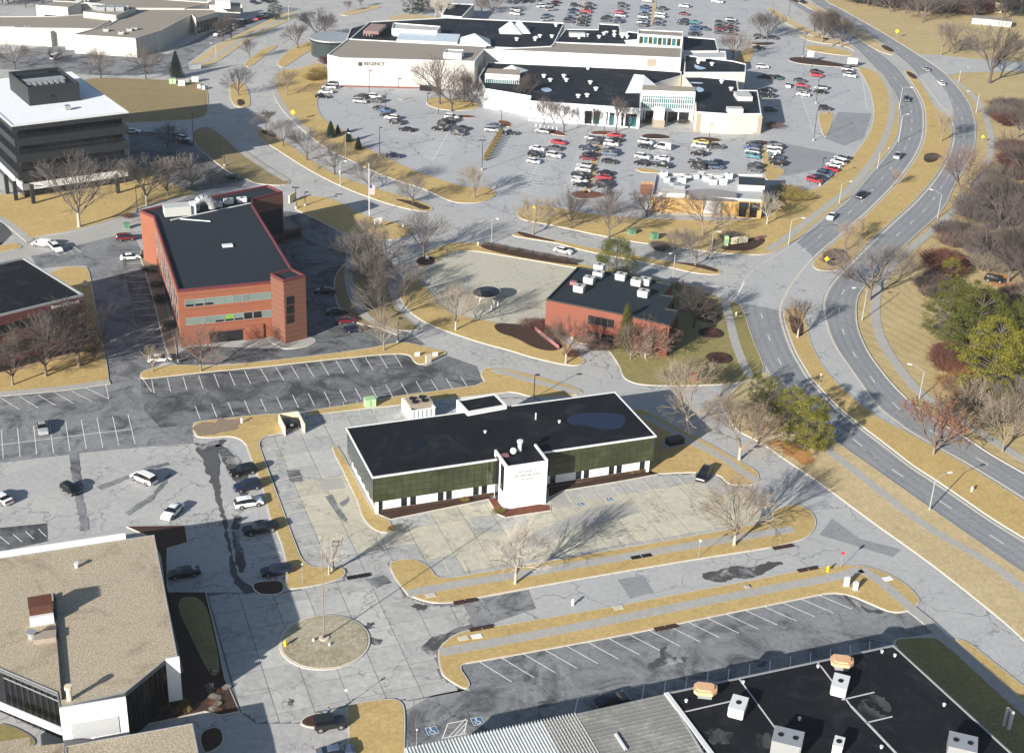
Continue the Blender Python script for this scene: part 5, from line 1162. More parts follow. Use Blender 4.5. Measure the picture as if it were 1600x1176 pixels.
# rear right blocks
mass('rear_right_block', [(867,66),(1000,70),(998,51),(970,48),(968,39),(935,37),(934,46),(884,45.5)], 8.5, W_, M['roof_dark'])
gn, pg = mass('north_entrance', [(997,67),(1066,68),(1068,52),(997,48)], 9.2, M['white'], M['roof_tan'])
mass('north_glass_gable', [(997,53),(1067,57.5),(1068,49.5),(997,46)], 13.0, M['white'], M['roof_tan'])
gb = bpy.data.objects['north_glass_gable']; fgn = Fac(U(997,53,13.0), U(1067,57.5,13.0))
for k in range(9): fgn.window(.5+k*(fgn.L-1)/9, .5+(k+1)*(fgn.L-1)/9-.1, 9.3, 12.2, gb, 'glass_teal' if k % 2 else 'glass_olive', 'white_metal')
mass('east_block', [(1066,80),(1123,79.5),(1118,61),(1067,57)], 8.0, W_, M['roof_dark'])
mass('east_step', [(1066,90),(1135,90),(1134,80),(1066,80.5)], 7.6, M['white'], M['roof_grey'])
mass('east_lower_block', [(1069,113),(1165,113),(1166,100),(1145,95),(1070,86)], 8.2, W_, M['roof_dark'])
# front blocks
fb_, pf = mass('front_block', [(827,157.5),(1001,169.5),(1002,137),(1065,118),(1065,112),(992,107),(762,97),(748,120),(757,138),(829,150)], 6.6, M['white'], M['roof_dark'])
f9 = Fac(pf[0], pf[1])
for x0, x1 in ((455,548),(592,640),(685,780)):
    a, _ = f9.at(*z3(x0, 720)); b_, _ = f9.at(*z3(x1, 730)); n_ = max(2, int((b_-a)/1.8))
    for k in range(n_): f9.window(a+k*(b_-a)/n_, a+(k+1)*(b_-a)/n_-.05, .4, 3.6, fb_, 'glass_teal' if k % 2 else 'glass_dark')
    f9.box('dark_header', a, b_, 3.65, 4.6, 0, .12, M['black'], fb_)
for k in range(7): f9.box('pilaster', k*f9.L/7, k*f9.L/7+.5, 0, 6.2, 0, .25, M['white'], fb_)
fe_, pe = mass('front_east_block', [(1087,174.5),(1141,178),(1190,177.5),(1184,141),(1154,140.5),(1152,124.5),(1066,117),(1085,140)], 6.6, M['cream'], M['roof_dark'])
f9e = Fac(pe[0], pe[2])
for k, (s_, m_) in enumerate(((.02,'stone'),(.25,'cream'),(.66,'stone'),(.95,'stone'))): f9e.box('pier', s_*f9e.L, s_*f9e.L+1.4, 0, 6.0, 0, .4, M[m_], fe_)
f9e.box('white_wall', .71*f9e.L, .95*f9e.L, 0, 6.2, 0, .2, M['white'], fe_)
f9e.box('base_course', 0, f9e.L, 0, .6, .2, .3, M['stone'], fe_)
def entrance(px, z1, nm, cols, lab):
    p = [U(x, y, z1) for x, y in px]; o = part(nm, b9, p, 0, z1-.2, M['white'], M['stone']); F = Fac(p[0], p[1])
    for k in range(cols): F.window(.3+k*(F.L-.6)/cols, .3+(k+1)*(F.L-.6)/cols-.06, 4.4, z1-1.9, o, 'glass_teal', 'white_metal')
    for z_ in (6.0, 7.6): F.box('transom', .3, F.L-.3, z_, z_+.18, .05, .14, M['white_metal'], o)
    F.box('door_recess', F.L*.06, F.L*.94, .05, 3.4, 0, .06, M['glass_dark'], o)
    for k in range(5): F.box('door_post', F.L*(.08+k*.21), F.L*(.08+k*.21)+.3, 0, 3.5, .06, .3, M['white'], o)
    F.box('sill_band', 0, F.L, 3.5, 4.3, 0, .35, M['white'], o)
    text('REGENCY', F, F.L/2, z1-1.0, 1.3, M['letter_dark'], o, .1, sx=1.15); return o
entrance([z3(812,560), z3(1147,572), z3(1148,540), z3(818,528)], 10.4, 'glass_entrance', 24, '')
entrance([(758,114), (812,117), (813,108), (762,106)], 9.6, 'west_glass_entrance', 16, '')
et = boxat('entry_pillar', U(1028,197), 3.0, 3.0, 0, 6.2, fa.ang, M['white'], b9); boxat('pillar_base', U(1028,197), 3.6, 3.6, 0, 2.4, fa.ang, M['stone'], b9)
# skylight roof over the concourse
sk = [U(*z3(*p), 8.4) for p in ((708,545),(812,545),(935,518),(838,440),(765,425))]; mb = MB(); c = U(*z3(825,470), 10.5)
k = len(sk); mb.add([(p.x, p.y, 6.2) for p in ccw(sk)]+[(c.x, c.y, 10.5)], [(i, (i+1) % k, k) for i in range(k)]); mb.ob('concourse_skylight', b9, M['pale_metal'])
sk = [U(*z3(*p), 8.0) for p in ((-120,425),(60,425),(110,410),(50,395),(-40,395))]; mb = MB(); c = U(*z3(0,398), 9.5); mb.add([(p.x, p.y, 6.2) for p in ccw(sk)]+[(c.x, c.y, 9.0)], [(i, (i+1) % 5, 5) for i in range(5)]); mb.ob('concourse_skylight', b9, M['pale_metal'])
# small roof vents, parts of the mall roof
mb = MB()
for x, y, z_ in [(30,250,9),(145,250,9),(150,242,9),(175,230,9),(250,232,9),(275,162,9),(420,238,8.5),(470,225,8.5),(545,235,8.5),(575,215,8.5),(590,210,8.5),(640,225,8.5),(640,205,8.5),(690,232,8.5),(720,235,8.5),(475,430,6.6),(340,505,6.6),(490,520,6.6),(325,480,6.6),(240,505,6.6),(415,605,6.6),(470,600,6.6),(525,560,6.6),(200,480,6.6),(1250,405,8.2),(1165,392,8.2),(1480,600,6.6),(1310,515,6.6),(1370,560,6.6)]:
    c = U(*z3(x, y), z_); o = MB().lathe([(.5, 0), (.5, .7), (.9, .75), (.9, 1.0), (.3, 1.2)], 8).ob('roof_vent', b9, M['white_metal']); o.location = (c.x, c.y, z_-.3)
for (x, y), sx, sy in (((1445,592), 5, 7), ((1393,677), 5, 3), ((405,238), 6, 3), ((695,232), 3, 3), ((1180,390), 3, 2)): boxat('roof_unit', U(*z3(x, y), 7.6), sx, sy, 6.0 if y > 450 else 8.2, 7.8 if y > 450 else 9.6, fa.ang, M['hvac'], b9)
for px, lb in ([(1140,393),(1160,408),(1205,418),(1215,425),(1170,432),(1140,420)], 8.2), ([(1155,535),(1190,545),(1205,560),(1175,575),(1150,560)], 6.6), ([(170,550),(220,540),(260,560),(210,575)], 6.6), ([(1110,508),(1200,512),(1190,520),(1120,516)], 6.6):
    p = [U(*z3(x, y), lb) for x, y in px]; q = ccw(chaikin(p, 2)); me = mesh('roof_puddle', [(v.x, v.y, lb-.28) for v in q], tess(q)); ob('roof_puddle', me, b9, M['pale_metal'] if False else plain('roof_puddle', (.35,.45,.6), .1, spec=.8))

# ---- B10 low complex top left
def z6(x, y): return (x/3.81, y/3.81)
b10 = bld('office_complex', 'low pale complex of linked flat tan roofs at the top left')
def m10(nm, px, z1, z0=0, side='offwhite', top='roof_tan'): return mass(nm, [z6(*p) for p in px], z1, M[side], M[top], True, z0, par=b10, capm='offwhite', cw=.3)
m10('south_block', [(435,205),(805,228),(955,182),(1140,85),(1165,108),(1300,72),(1270,55),(810,52),(640,150)], 7.0)
m10('west_block', [(-20,160),(80,160),(90,165),(380,168),(560,172),(690,98),(500,85),(330,97),(0,98),(-20,98)], 6.6)
m10('front_wing', [(92,172),(300,190),(375,165),(150,152)], 5.6)
m10('north_wing', [(212,30),(402,44),(480,12),(310,4)], 8.0)
m10('centre_box', [(495,70),(690,92),(808,46),(640,32)], 8.6)
m10('far_block', [(470,10),(800,48),(1100,50),(1250,15),(900,-10),(600,-15)], 7.4)
f10 = Fac(U(*z6(1165,108), 7), U(*z6(1300,72), 7))
for k in range(7): f10.window(.5+k*f10.L/7.4, .5+k*f10.L/7.4+1.6, .8, 5.2, b10)
f10b = Fac(U(*z6(805,228), 7), U(*z6(955,182), 7))
for k in range(4): f10b.box('pilaster', k*f10b.L/4, k*f10b.L/4+.4, 0, 6.5, 0, .2, W_, b10)
f10c = Fac(U(*z6(212,30), 8), U(*z6(402,44), 8)); f10c.box('loading_opening', f10c.L*.25, f10c.L*.6, 0, 4.4, 0, .05, M['black'], b10)
f10d = Fac(U(*z6(435,205), 7), U(*z6(805,228), 7)); 
for k in range(6): f10d.box('wall_joint', (k+.5)*f10d.L/6, (k+.5)*f10d.L/6+.12, 0, 6.4, 0, .06, M['greypanel'], b10)
for k in range(7): hvac(z6(575+k*28, 58+ (k % 2)*8), 8.3, 3.2, 2.4, 1.6, .2, 'metal', None, 1, b10)
for k in range(3): hvac(z6(470+k*22, 10-k*1), 7.6, 2.6, 2.0, 1.4, .2, 'metal', None, 1, b10)
for x, y in ((630,188),(770,186),(800,180),(720,205),(160,172),(230,182)): hvac(z6(x, y), 6.7 if x > 400 else 5.4, 2.0, 1.5, .9, .3, 'hvac', None, 1, b10)
b10b = bld('office_building', 'small pale block at the top edge beyond the low complex'); p = [U(*z6(*p), 7) for p in ((1245,30),(1430,40),(1430,18),(1250,8))]; part('body', b10b, p, 4.2, 7, W_, M['roof_tan']); 
for x, y in ((1252,62),(1432,88)): c = U(*z6(x, y)); boxat('pier', c, 2.0, 2.0, 0, 4.2, .1, W_, b10b)
p = [U(*z6(*p), 9.5) for p in ((1280,12),(1370,16),(1370,-5),(1280,-8))]; part('upper_box', b10b, p, 7, 9.5, M['white'])
# ---- B11 low dark roof behind the mall
b11 = bld('outbuilding', 'low building with a dark flat roof behind the mall, by the pines'); p = [U(x, y, 5) for x, y in ((690,24),(722,27),(741,7),(700,5))]; part('body', b11, p, 0, 4.7, M['tanwall'], M['roof_dark']); ringpart('parapet_cap', b11, p, .4, 4.6, 5.1, M['white_metal'])
# ---- pale roof glimpsed in the woods
b12 = bld('house', 'pale roofed house half hidden in the far woods'); p = [U(x, y, 5) for x, y in ((1521,20),(1545,22),(1583,26),(1583,22),(1540,17),(1523,15))]; part('body', b12, p, 0, 2.6, M['greypanel'], M['roof_tan'])
b13 = bld('house', 'tiny pale house at the top right edge'); p = [U(x, y, 5) for x, y in ((1556,4),(1568,4),(1568,-2),(1556,-2))]; part('body', b13, p, 0, 4.8, M['cream'], M['roof_tan'])
# ================================================================ VEGETATION
M['bark_pale'] = plain('pale_bark', (.36, .33, .28), .9, var=.2, sc=1.5)
M['bark_grey'] = plain('grey_bark', (.125, .108, .098), .9, var=.2, sc=1.5)
M['bark_dark'] = plain('dark_bark', (.085, .07, .065), .9, var=.2, sc=1.5)
M['bark_red'] = plain('reddish_twigs', (.145, .10, .078), .9, var=.2, sc=1.5)
M['bark_tan'] = plain('tan_twigs', (.20, .165, .125), .9, var=.25, sc=1.5)
M['bark_deep'] = plain('maroon_twigs', (.105, .045, .034), .9, var=.25, sc=1.5)
M['leaf_rust'] = plain('rust_leaves', (.19, .085, .05), .9, var=.35, sc=2)
M['leaf_orange'] = plain('dry_orange_leaves', (.30, .16, .07), .9, var=.35, sc=2)
def leafm(name, a, b_):
    m, t, b = nodes(name, .85); co = wco(t); f = noise(t, co, 1.3, 5, .8)
    c = ramp(t, f, [(.3, a), (.68, b_)]); t.links.new(c, b.inputs['Base Color']); b.inputs['Specular IOR Level'].default_value = .15; return m
M['pine_olive'] = leafm('olive_pine_needles', (.04, .05, .008), (.24, .22, .03))
M['pine_green'] = leafm('green_pine_needles', (.022, .032, .008), (.12, .125, .025))
M['pine_dark'] = leafm('dark_spruce_needles', (.010, .020, .014), (.028, .045, .028))
M['shrub_tan'] = leafm('tan_dry_shrub', (.16, .12, .04), (.30, .23, .08))

def branch_mesh(seed, spread=.42, limbs=4, depth=6, fork=.25, twig=.0016, droop=0, upright=.5):
    """bare tree of unit height: returns trunk mesh and crown mesh"""
    rr = random.Random(seed); T = MB(); B = MB()
    def seg(mb, a, b_, r0, r1, n):
        d = (b_-a); L = d.length
        if L < 1e-6: return
        d = d/L; x = d.orthogonal().normalized(); y = d.cross(x); vs_ = []
        for p, r in ((a, r0), (b_, r1)):
            for i in range(n):
                t = 2*math.pi*i/n; vs_.append(p+(x*math.cos(t)+y*math.sin(t))*r)
        mb.add(vs_, [(i, (i+1) % n, n+(i+1) % n, n+i) for i in range(n)])
    r0 = .021
    base = Vector((0, 0, -.01)); top = Vector((rr.uniform(-.01, .01), rr.uniform(-.01, .01), fork))
    mid = base.lerp(top, .25)
    seg(T, base, mid, r0*1.5, r0*1.05, 9); seg(T, mid, top, r0*1.05, r0*.85, 9)
    def grow(p, d, L, r, k):
        # a bent limb made of two pieces, then forks and side twigs
        m_ = p+d*(L*.5)+Vector((rr.gauss(0, .05), rr.gauss(0, .05), rr.gauss(0, .03)))*L
        e = m_+(d+Vector((rr.gauss(0, .12), rr.gauss(0, .12), rr.uniform(.0, .18)-droop))).normalized()*L*.5
        n = 6 if k == depth else (4 if k > depth-2 else 3)
        seg(B, p, m_, r, r*.8, n); seg(B, m_, e, r*.8, r*.62, n)
        if k == 0: return
        nf = 3 if (k > 2 or rr.random() < .55) else 2
        if k <= 2: nf = 3 if rr.random() < .45 else 2
        for i in range(nf):
            ang_ = rr.uniform(.25, .75) if i else rr.uniform(.05, .35)
            ax = d.orthogonal().normalized(); ax.rotate(Matrix.Rotation(rr.uniform(0, 6.283), 3, d))
            nd = d.copy(); nd.rotate(Matrix.Rotation(ang_, 3, ax)); nd.z += .10*upright; nd.normalize()
            st = e if i < 2 else m_
            grow(st, nd, L*rr.uniform(.66, .86), max(twig, r*(.60 if i else .72)), k-1)
    for i in range(limbs):
        a = 2*math.pi*i/limbs+rr.uniform(-.4, .4); t_ = rr.uniform(.45, 1.0)*spread*1.25
        d = Vector((math.cos(a)*t_, math.sin(a)*t_, 1.0)).normalized() if i else Vector((rr.gauss(0, .1), rr.gauss(0, .1), 1)).normalized()
        grow(top-Vector((0, 0, rr.uniform(0, .05))), d, .235, r0*.62, depth)
    # normalise height to one
    zs = [v[2] for v in B.v]; zm = max(zs); k = (1-fork)/(zm-fork)
    B.v = [(v[0], v[1], fork+(v[2]-fork)*k) for v in B.v]
    return T.mesh('trunk', True), B.mesh('crown')
def shrub_mesh(seed, n=90, dep=3, flat=.8):
    rr = random.Random(seed); B = MB()
    def seg(a, b_, r0, r1):
        d = (b_-a).normalized(); x = d.orthogonal().normalized(); y = d.cross(x); vs_ = []
        for p, r in ((a, r0), (b_, r1)):
            for i in range(3):
                t = 2.094*i; vs_.append(p+(x*math.cos(t)+y*math.sin(t))*r)
        B.add(vs_, [(i, (i+1) % 3, 3+(i+1) % 3, 3+i) for i in range(3)])
    def g(p, d, L, r, k):
        e = p+d*L; seg(p, e, r, r*.6)
        if k:
            for _ in range(3):
                nd = (d+Vector((rr.gauss(0, .45), rr.gauss(0, .45), rr.gauss(.05, .3)))).normalized(); g(p.lerp(e, rr.uniform(.5, 1)), nd, L*rr.uniform(.5, .8), r*.6, k-1)
    for i in range(n):
        a = rr.uniform(0, 6.283); q = math.sqrt(rr.random())*.35; t_ = rr.uniform(0, 1.0)
        d = Vector((math.cos(a)*t_, math.sin(a)*t_, rr.uniform(.5, 1.1))).normalized(); g(Vector((math.cos(a)*q, math.sin(a)*q, 0)), d, .42, .012, dep)
    zm = max(v[2] for v in B.v); B.v = [(v[0], v[1], v[2]/zm) for v in B.v]
    return B.mesh('shrub')
def leaves_on(me, seed, frac, s_):
    rr = random.Random(seed); mb = MB(); vs_ = [v.co for v in me.vertices]
    for v in vs_:
        if v.z > .35 and rr.random() < frac:
            c = v+Vector((rr.gauss(0, .01), rr.gauss(0, .01), rr.gauss(0, .01))); n_ = Vector((rr.gauss(0, 1), rr.gauss(0, 1), rr.gauss(0, 1))).normalized(); x = n_.orthogonal()*s_; y = n_.cross(x)
            mb.add([c-x-y, c+x-y, c+x+y, c-x+y], [(0, 1, 2, 3)])
    return mb.mesh('leaves')
def pine_mesh(seed, kind='round'):
    """needle foliage in uneven clumps on limbs; unit height"""
    rr = random.Random(seed); T = MB(); F = MB(); T.tube((0, 0, 0), (0, 0, .95), .022, .006, 8, cap=False)
    blobs = []
    if kind == 'spruce':
        for i in range(150):
            z = .06+.93*(i/150); r = .27*(1-z)**.85*rr.uniform(.75, 1.12); a = i*2.399; blobs.append((Vector((math.cos(a)*r*.8, math.sin(a)*r*.8, z-.03)), .075*(1.15-z)+.012, .55))
            if z < .6: blobs.append((Vector((math.cos(a+1)*r*.4, math.sin(a+1)*r*.4, z)), .08, .6))
    elif kind == 'column':
        for i in range(90):
            z = .05+.93*(i/90); r = .14*math.sin(math.pi*min(1, .25+z*.8))**.6*(1.05-z*.75); a = i*2.399; blobs.append((Vector((math.cos(a)*r, math.sin(a)*r, z-.03)), .055, 1.2))
    elif kind == 'dense':
        for i in range(190):
            z = rr.uniform(.06, .98); rm = .34*max(0, 1-((z-.42)/.58)**2)**.5; a = rr.uniform(0, 6.283); r = rm*math.sqrt(rr.uniform(.2, 1.1)); blobs.append((Vector((math.cos(a)*r, math.sin(a)*r, z)), rr.uniform(.06, .09), .9))
    else:
        for i in range(120):
            z = rr.uniform(.10, .98); rm = .36*math.sqrt(max(0, 1-((z-.45)/.56)**2)); a = rr.uniform(0, 6.283); r = rm*rr.uniform(.55, 1.05)
            c = Vector((math.cos(a)*r, math.sin(a)*r, z)); blobs.append((c, rr.uniform(.045, .085), .65))
            if i % 3 == 0: T.tube((0, 0, max(.08, z-.14)), c, .008, .003, 4, cap=False)
    for c, r, fl in blobs:
        for k in range(125):
            u = Vector((rr.gauss(0, 1), rr.gauss(0, 1), rr.gauss(0, 1))).normalized(); p = c+Vector((u.x, u.y, u.z*fl))*r*rr.uniform(.55, 1.1)
            n_ = (u+Vector((rr.gauss(0, .6), rr.gauss(0, .6), rr.gauss(0, .6)))).normalized(); x = n_.orthogonal().normalized(); x.rotate(Matrix.Rotation(rr.uniform(0, 6.28), 3, n_)); y = n_.cross(x); s_ = rr.uniform(.0032, .0068)
            F.add([p-x*s_*1.8, p+y*s_*.7, p+x*s_*1.8, p-y*s_*.7], [(0, 1, 2, 3)])
    return T.mesh('trunk'), F.mesh('foliage')
TREES = {}
for i in range(4): TREES['wide%d' % i] = branch_mesh(10+i, .95, 5, 6, .20, .0010, 0, .15)
for i in range(3): TREES['up%d' % i] = branch_mesh(30+i, .55, 4, 6, .22, .0010, 0, .7)
for i in range(2): TREES['small%d' % i] = branch_mesh(50+i, .8, 5, 5, .24, .0022, 0, .4)
for i in range(2): TREES['crab%d' % i] = branch_mesh(60+i, 1.25, 6, 5, .16, .0024, 0, .1)
PINES = {'round0': pine_mesh(1), 'round1': pine_mesh(2), 'round2': pine_mesh(5), 'dense': pine_mesh(8, 'dense'), 'spruce': pine_mesh(3, 'spruce'), 'column': pine_mesh(4, 'column')}
SHR = [shrub_mesh(i) for i in range(3)]
def matcopy(me, m, nm):
    k = (me.name, nm)
    if k not in MC: c = me.copy(); c.materials.clear(); c.materials.append(M[nm]); MC[k] = c
    return MC[k]
MC = {}
tr = random.Random(11)
def tree(bx, by, ty, kind, bark, label, crown=None, group='bare trees', wide=1.0, cat='tree', z0=.0, leaf=None, fsc=1.0):
    b = U(bx, by); h = max(1.5, hgt(b, ty)); e = empty('bare_tree', (b.x, b.y, z0), tr.uniform(0, 6.28)); e.scale = (h*wide, h*wide, h)
    tag(e, label, cat, group)
    k = kind+str(tr.randrange({'wide': 4, 'up': 3, 'small': 2, 'crab': 2}[kind])); T, B = TREES[k]
    ob('trunk', matcopy(T, 0, bark), e); ob('crown', matcopy(B, 0, crown or bark), e)
    if leaf:
        lk = (k, leaf)
        if lk not in MC: lm = leaves_on(B, 5, fsc*.13, .006); lm.materials.append(M[leaf]); MC[lk] = lm
        ob('leaves', MC[lk], e)
    return e
def pine(bx, by, ty, kind, mat, label, group='evergreens', wide=1.0, name='pine_tree'):
    b = U(bx, by); h = max(1, hgt(b, ty)); e = empty(name, (b.x, b.y, 0), tr.uniform(0, 6.28)); e.scale = (h*wide, h*wide, h); tag(e, label, 'evergreen', group)
    T, F = PINES[kind]; ob('trunk', matcopy(T, 0, 'bark_dark'), e); ob('foliage', matcopy(F, 0, mat), e); return e
def shrub(px, w_, h, mat, label, group='shrubs', z0=.12):
    b = U(*px) if not isinstance(px, Vector) else px
    o = ob('shrub', matcopy(SHR[tr.randrange(3)], 0, mat)); o.location = (b.x, b.y, z0); o.scale = (w_*1.25, w_*1.25, h); o.rotation_euler = (0, 0, tr.uniform(0, 6.28)); tag(o, label, 'shrub', group); return o
# near, pale barked
tree(805,912,812,'wide','bark_pale','pale bare tree on the strip south of the white tower',wide=.95)
tree(514,898,835,'small','bark_pale','small pale tree beside the lamp at the lot corner',wide=.9)
tree(1155,718,618,'wide','bark_pale','large pale tree at the sidewalk corner with tan twigs',crown='bark_tan',wide=1.0)
tree(1185,692,628,'crab','bark_tan','low tree with dry orange leaves by the frontage kerb',leaf='leaf_orange',wide=.95)
tree(1072,672,556,'wide','bark_pale','large pale tree just above the white office corner',crown='bark_tan',wide=.85)
tree(1147,852,742,'wide','bark_pale','tall pale tree at the right end of the office strip',crown='bark_tan',wide=.9)
tree(1458,710,618,'crab','bark_tan','reddish leafed oak on the lower arterial median',crown='bark_red',leaf='leaf_rust',wide=1.0)
tree(1566,705,612,'wide','bark_tan','brown bare tree leaning at the lower right roadside',crown='bark_tan',wide=.9)
tree(1527,655,585,'crab','bark_tan','scrubby tan tree at the slope foot',crown='bark_tan',wide=1.1)
tree(1590,668,590,'wide','bark_grey','grey tree at the right edge below the pines')
tree(1246,528,466,'small','bark_pale','small tree in the mulch of the lower median nose',crown='bark_red',wide=1.0)
tree(1358,468,368,'wide','bark_grey','huge grey bare tree beside the arterial bend',wide=1.15)
tree(1498,308,222,'wide','bark_grey','bare tree between arterial and the winding path',crown='bark_red',wide=1.0)
tree(1546,130,22,'wide','bark_dark','huge dark tree by the side road at upper right',wide=.95)
tree(1470,86,30,'up','bark_tan','left one of two trees above the side road',wide=1.0)
tree(1489,84,26,'wide','bark_grey','right one of two trees above the side road')
tree(1395,78*3+58,262,'small','bark_tan','tiny sapling on the broad median, upper')
tree(1470,222,172,'small','bark_tan','young tree on the broad median near its wide part',crown='bark_tan')
tree(1320,393,345,'small','bark_tan','sapling above the mulch nose of the broad median')
tree(1347,368,338,'small','bark_tan','tiny sapling casting a blurred shadow on the median')
for k,(x,y,t) in enumerate(((1270,60,12),(1284,66,10),(1300,72,14),(1313,74,25),(1292,58,8),(1278,56,16))): tree(x,y,t,'up','bark_tan','bare tree in the roadside clump, %s from the left'%['first','third','fifth','last','fourth','second'][k],crown='bark_dark',group='roadside clump',wide=1.2)
tree(1198,62,13,'wide','bark_dark','dark tree over the back corner of the mall lot'); tree(1187,60,18,'up','bark_grey','slim tree beside the dark tree at the back of the mall lot',wide=1.2)
tree(1145,92,42,'wide','bark_red','bare reddish tree at the east end of the mall')
for k,(x,y,t) in enumerate(((815,172,112),(850,197,150),(881,207,152),(930,197,166),(962,207,150))): tree(x,y,t,'up','bark_dark','bare tree along the mall front walk, %s from the left'%['first','second','third','fourth','fifth'][k],group='trees along the mall front')
tree(687,163,84,'wide','bark_dark','big dark tree against the white mall wall',wide=1.0); tree(706,174,112,'wide','bark_dark','second dark tree at the mall wall, nearer the lot',wide=1.1); tree(738,166,118,'crab','bark_dark','broad dark tree left of the west mall entrance'); tree(725,160,112,'up','bark_dark','narrow dark tree between two broad ones at the mall',wide=1.3)
tree(741,310,256,'wide','bark_tan','tan bare tree at the tip of the mall verge')
tree(448,150,104,'wide','bark_tan','bare tree left of the mall by the boulevard'); tree(495,62,8,'wide','bark_dark','dark tree beyond the boulevard near the round pavilion'); tree(465,76,32,'wide','bark_dark','dark tree nearest the round pavilion'); tree(508,58,18,'up','bark_dark','slim dark tree behind the round pavilion')
for k,(x,y,t) in enumerate(((416,205,168),(443,229,183),(480,251,193),(523,273,216),(577,298,238),(645,319,270))): tree(x,y,t,'wide','bark_dark','bare tree on the long boulevard median, %s from the left'%['first','second','third','fourth','fifth','sixth'][k],crown='bark_grey',group='trees on the boulevard median')
tree(662,402,324,'wide','bark_grey','grey tree above the small sign at the street mouth',wide=.9)
for k,(x,y,t,kd) in enumerate(((580,398,334,'wide'),(560,424,356,'wide'),(600,424,352,'crab'),(573,452,392,'wide'),(605,452,400,'up'))): tree(x,y,t,kd,'bark_dark','crowded grey tree along the office verge, %s from the top'%['first','second','third','fourth','fifth'][k],crown='bark_grey',group='crowded street trees',wide=1.0)
tree(632,464,404,'wide','bark_grey','bare tree at the left tip of the golden bank'); tree(595,504,428,'wide','bark_grey','bare tree over the curving sidewalk'); tree(600,548,488,'up','bark_tan','thin tree on the golden strip by the dark lamp',wide=1.0); tree(712,516,440,'wide','bark_pale','pale tree on the golden bank beside the beige lot',crown='bark_tan',wide=.9)
tree(833,366,302,'wide','bark_tan','bare tree at the median west tip'); tree(892,357,292,'wide','bark_grey','bare tree on the restaurant verge, left one'); tree(951,372,300,'wide','bark_grey','bare tree on the restaurant verge, middle one',wide=1.0); tree(1086,415,350,'wide','bark_tan','bare tree standing in the side street median',crown='bark_grey'); tree(1098,368,296,'wide','bark_tan','bare tree in front of the curved grey canopy'); tree(1198,351,298,'small','bark_pale','slim white barked tree right of the ochre restaurant')
tree(1010,338,285,'crab','bark_dark','dark tree hard against the ochre restaurant left wall'); tree(953,335,288,'up','bark_dark','dark tree right behind the middle verge tree'); tree(1055,398,355,'crab','bark_grey','low dark bush tree left of the entrance sign')
tree(884,568,490,'wide','bark_pale','reddish twigged tree before the small brick office',crown='bark_red',wide=.85); tree(1008,560,490,'crab','bark_pale','pink grey crabapple at the brick office corner',crown='bark_red',wide=.95); tree(1038,545,496,'crab','bark_tan','second crabapple at the brick office corner',crown='bark_red'); tree(985,562,505,'crab','bark_tan','crabapple nearest the loop drive',crown='bark_tan'); tree(1084,512,442,'wide','bark_dark','dark bare tree right of the small brick office'); tree(1068,470,435,'crab','bark_dark','dark thicket tree behind the small brick office',wide=1.2)
tree(1070,598,556,'crab','bark_tan','low pale crabapple above the street, by the orange sign',crown='bark_tan',wide=1.3); tree(1110,600,562,'crab','bark_tan','low pale crabapple right of the orange sign',crown='bark_tan')
pine(961,440,372,'dense','pine_green','rounded dark green pine behind the small brick office',wide=1.25); pine(975,546,474,'column','pine_green','slim columnar evergreen at the brick office front',wide=1.0)
tree(124,355,232,'wide','bark_pale','large pale tree in front of the black office',wide=.95,crown='bark_grey'); tree(230,322,236,'wide','bark_pale','broad pale tree at the black office right corner',crown='bark_grey',wide=1.05); tree(262,306,240,'crab','bark_pale','third pale tree beside the small dark lot',crown='bark_grey'); tree(300,294,236,'crab','bark_grey','fourth grey tree at the small dark lot',wide=1.1); tree(196,290,250,'small','bark_grey','small tree hidden under the black office'); tree(330,290,262,'crab','bark_grey','low tree behind the orange brick office',wide=1.2); tree(262,232,190,'up','bark_grey','wispy tree among cars in the small dark lot',wide=1.2)
tree(158,123,70,'wide','bark_dark','dark tree on the field edge, left of the spruce pair',group='trees by the field'); tree(228,124,70,'wide','bark_dark','dark tree on the field edge, nearest the spruce',group='trees by the field'); tree(24,108,62,'wide','bark_dark','dark tree above the black office roof at far left'); tree(85,98,72,'crab','bark_dark','low bare thicket beside the white van'); tree(373,150,102,'wide','bark_dark','single dark tree in the small boulevard median',wide=.95); tree(390,92,58,'up','bark_grey','tree in the second boulevard median'); tree(349,66,28,'up','bark_dark','tree on the upper verge, left one',wide=1.2); tree(361,62,18,'wide','bark_dark','tree on the upper verge, right one'); tree(285,44,24,'crab','bark_dark','dark shrub tree against the low complex')
pine(276,122,78,'spruce','pine_dark','dark blue spruce at the end of the field',wide=1.1)
pine(430,32,0,'round1','pine_dark','dark pine beside the upper office lot'); tree(544,19,0,'up','bark_grey','tree on the farthest median, left'); tree(564,12,-8,'up','bark_grey','tree on the farthest median, right')
pine(645,22,-12,'round0','pine_dark','leftmost dark pine behind the mall',wide=1.4); pine(660,18,-14,'round2','pine_dark','right dark pine behind the mall',wide=1.4); tree(690,30,-8,'wide','bark_pale','pale tree right of the dark pines'); tree(680,27,-6,'up','bark_pale','pale slim tree right of the dark pines'); tree(770,22,-10,'wide','bark_dark','dark tree behind the mall roof centre',wide=1.4); tree(752,20,-5,'wide','bark_tan','brown tree behind the mall roof centre',wide=1.3)
tree(72,588,486,'wide','bark_tan','bare tree before the dark brick office, middle one',crown='bark_dark'); tree(124,573,462,'up','bark_tan','bare tree before the dark brick office, right one',crown='bark_dark',wide=1.25); tree(20,602,520,'wide','bark_tan','bare tree before the dark brick office, left one',crown='bark_dark'); tree(148,560,500,'crab','bark_dark','dark thicket at the dark brick office corner',wide=1.1)
tree(314,580,502,'wide','bark_tan','reddish tree before the orange brick office',crown='bark_red',wide=.85); tree(239,581,540,'small','bark_tan','small tree beside the white car on the strip')
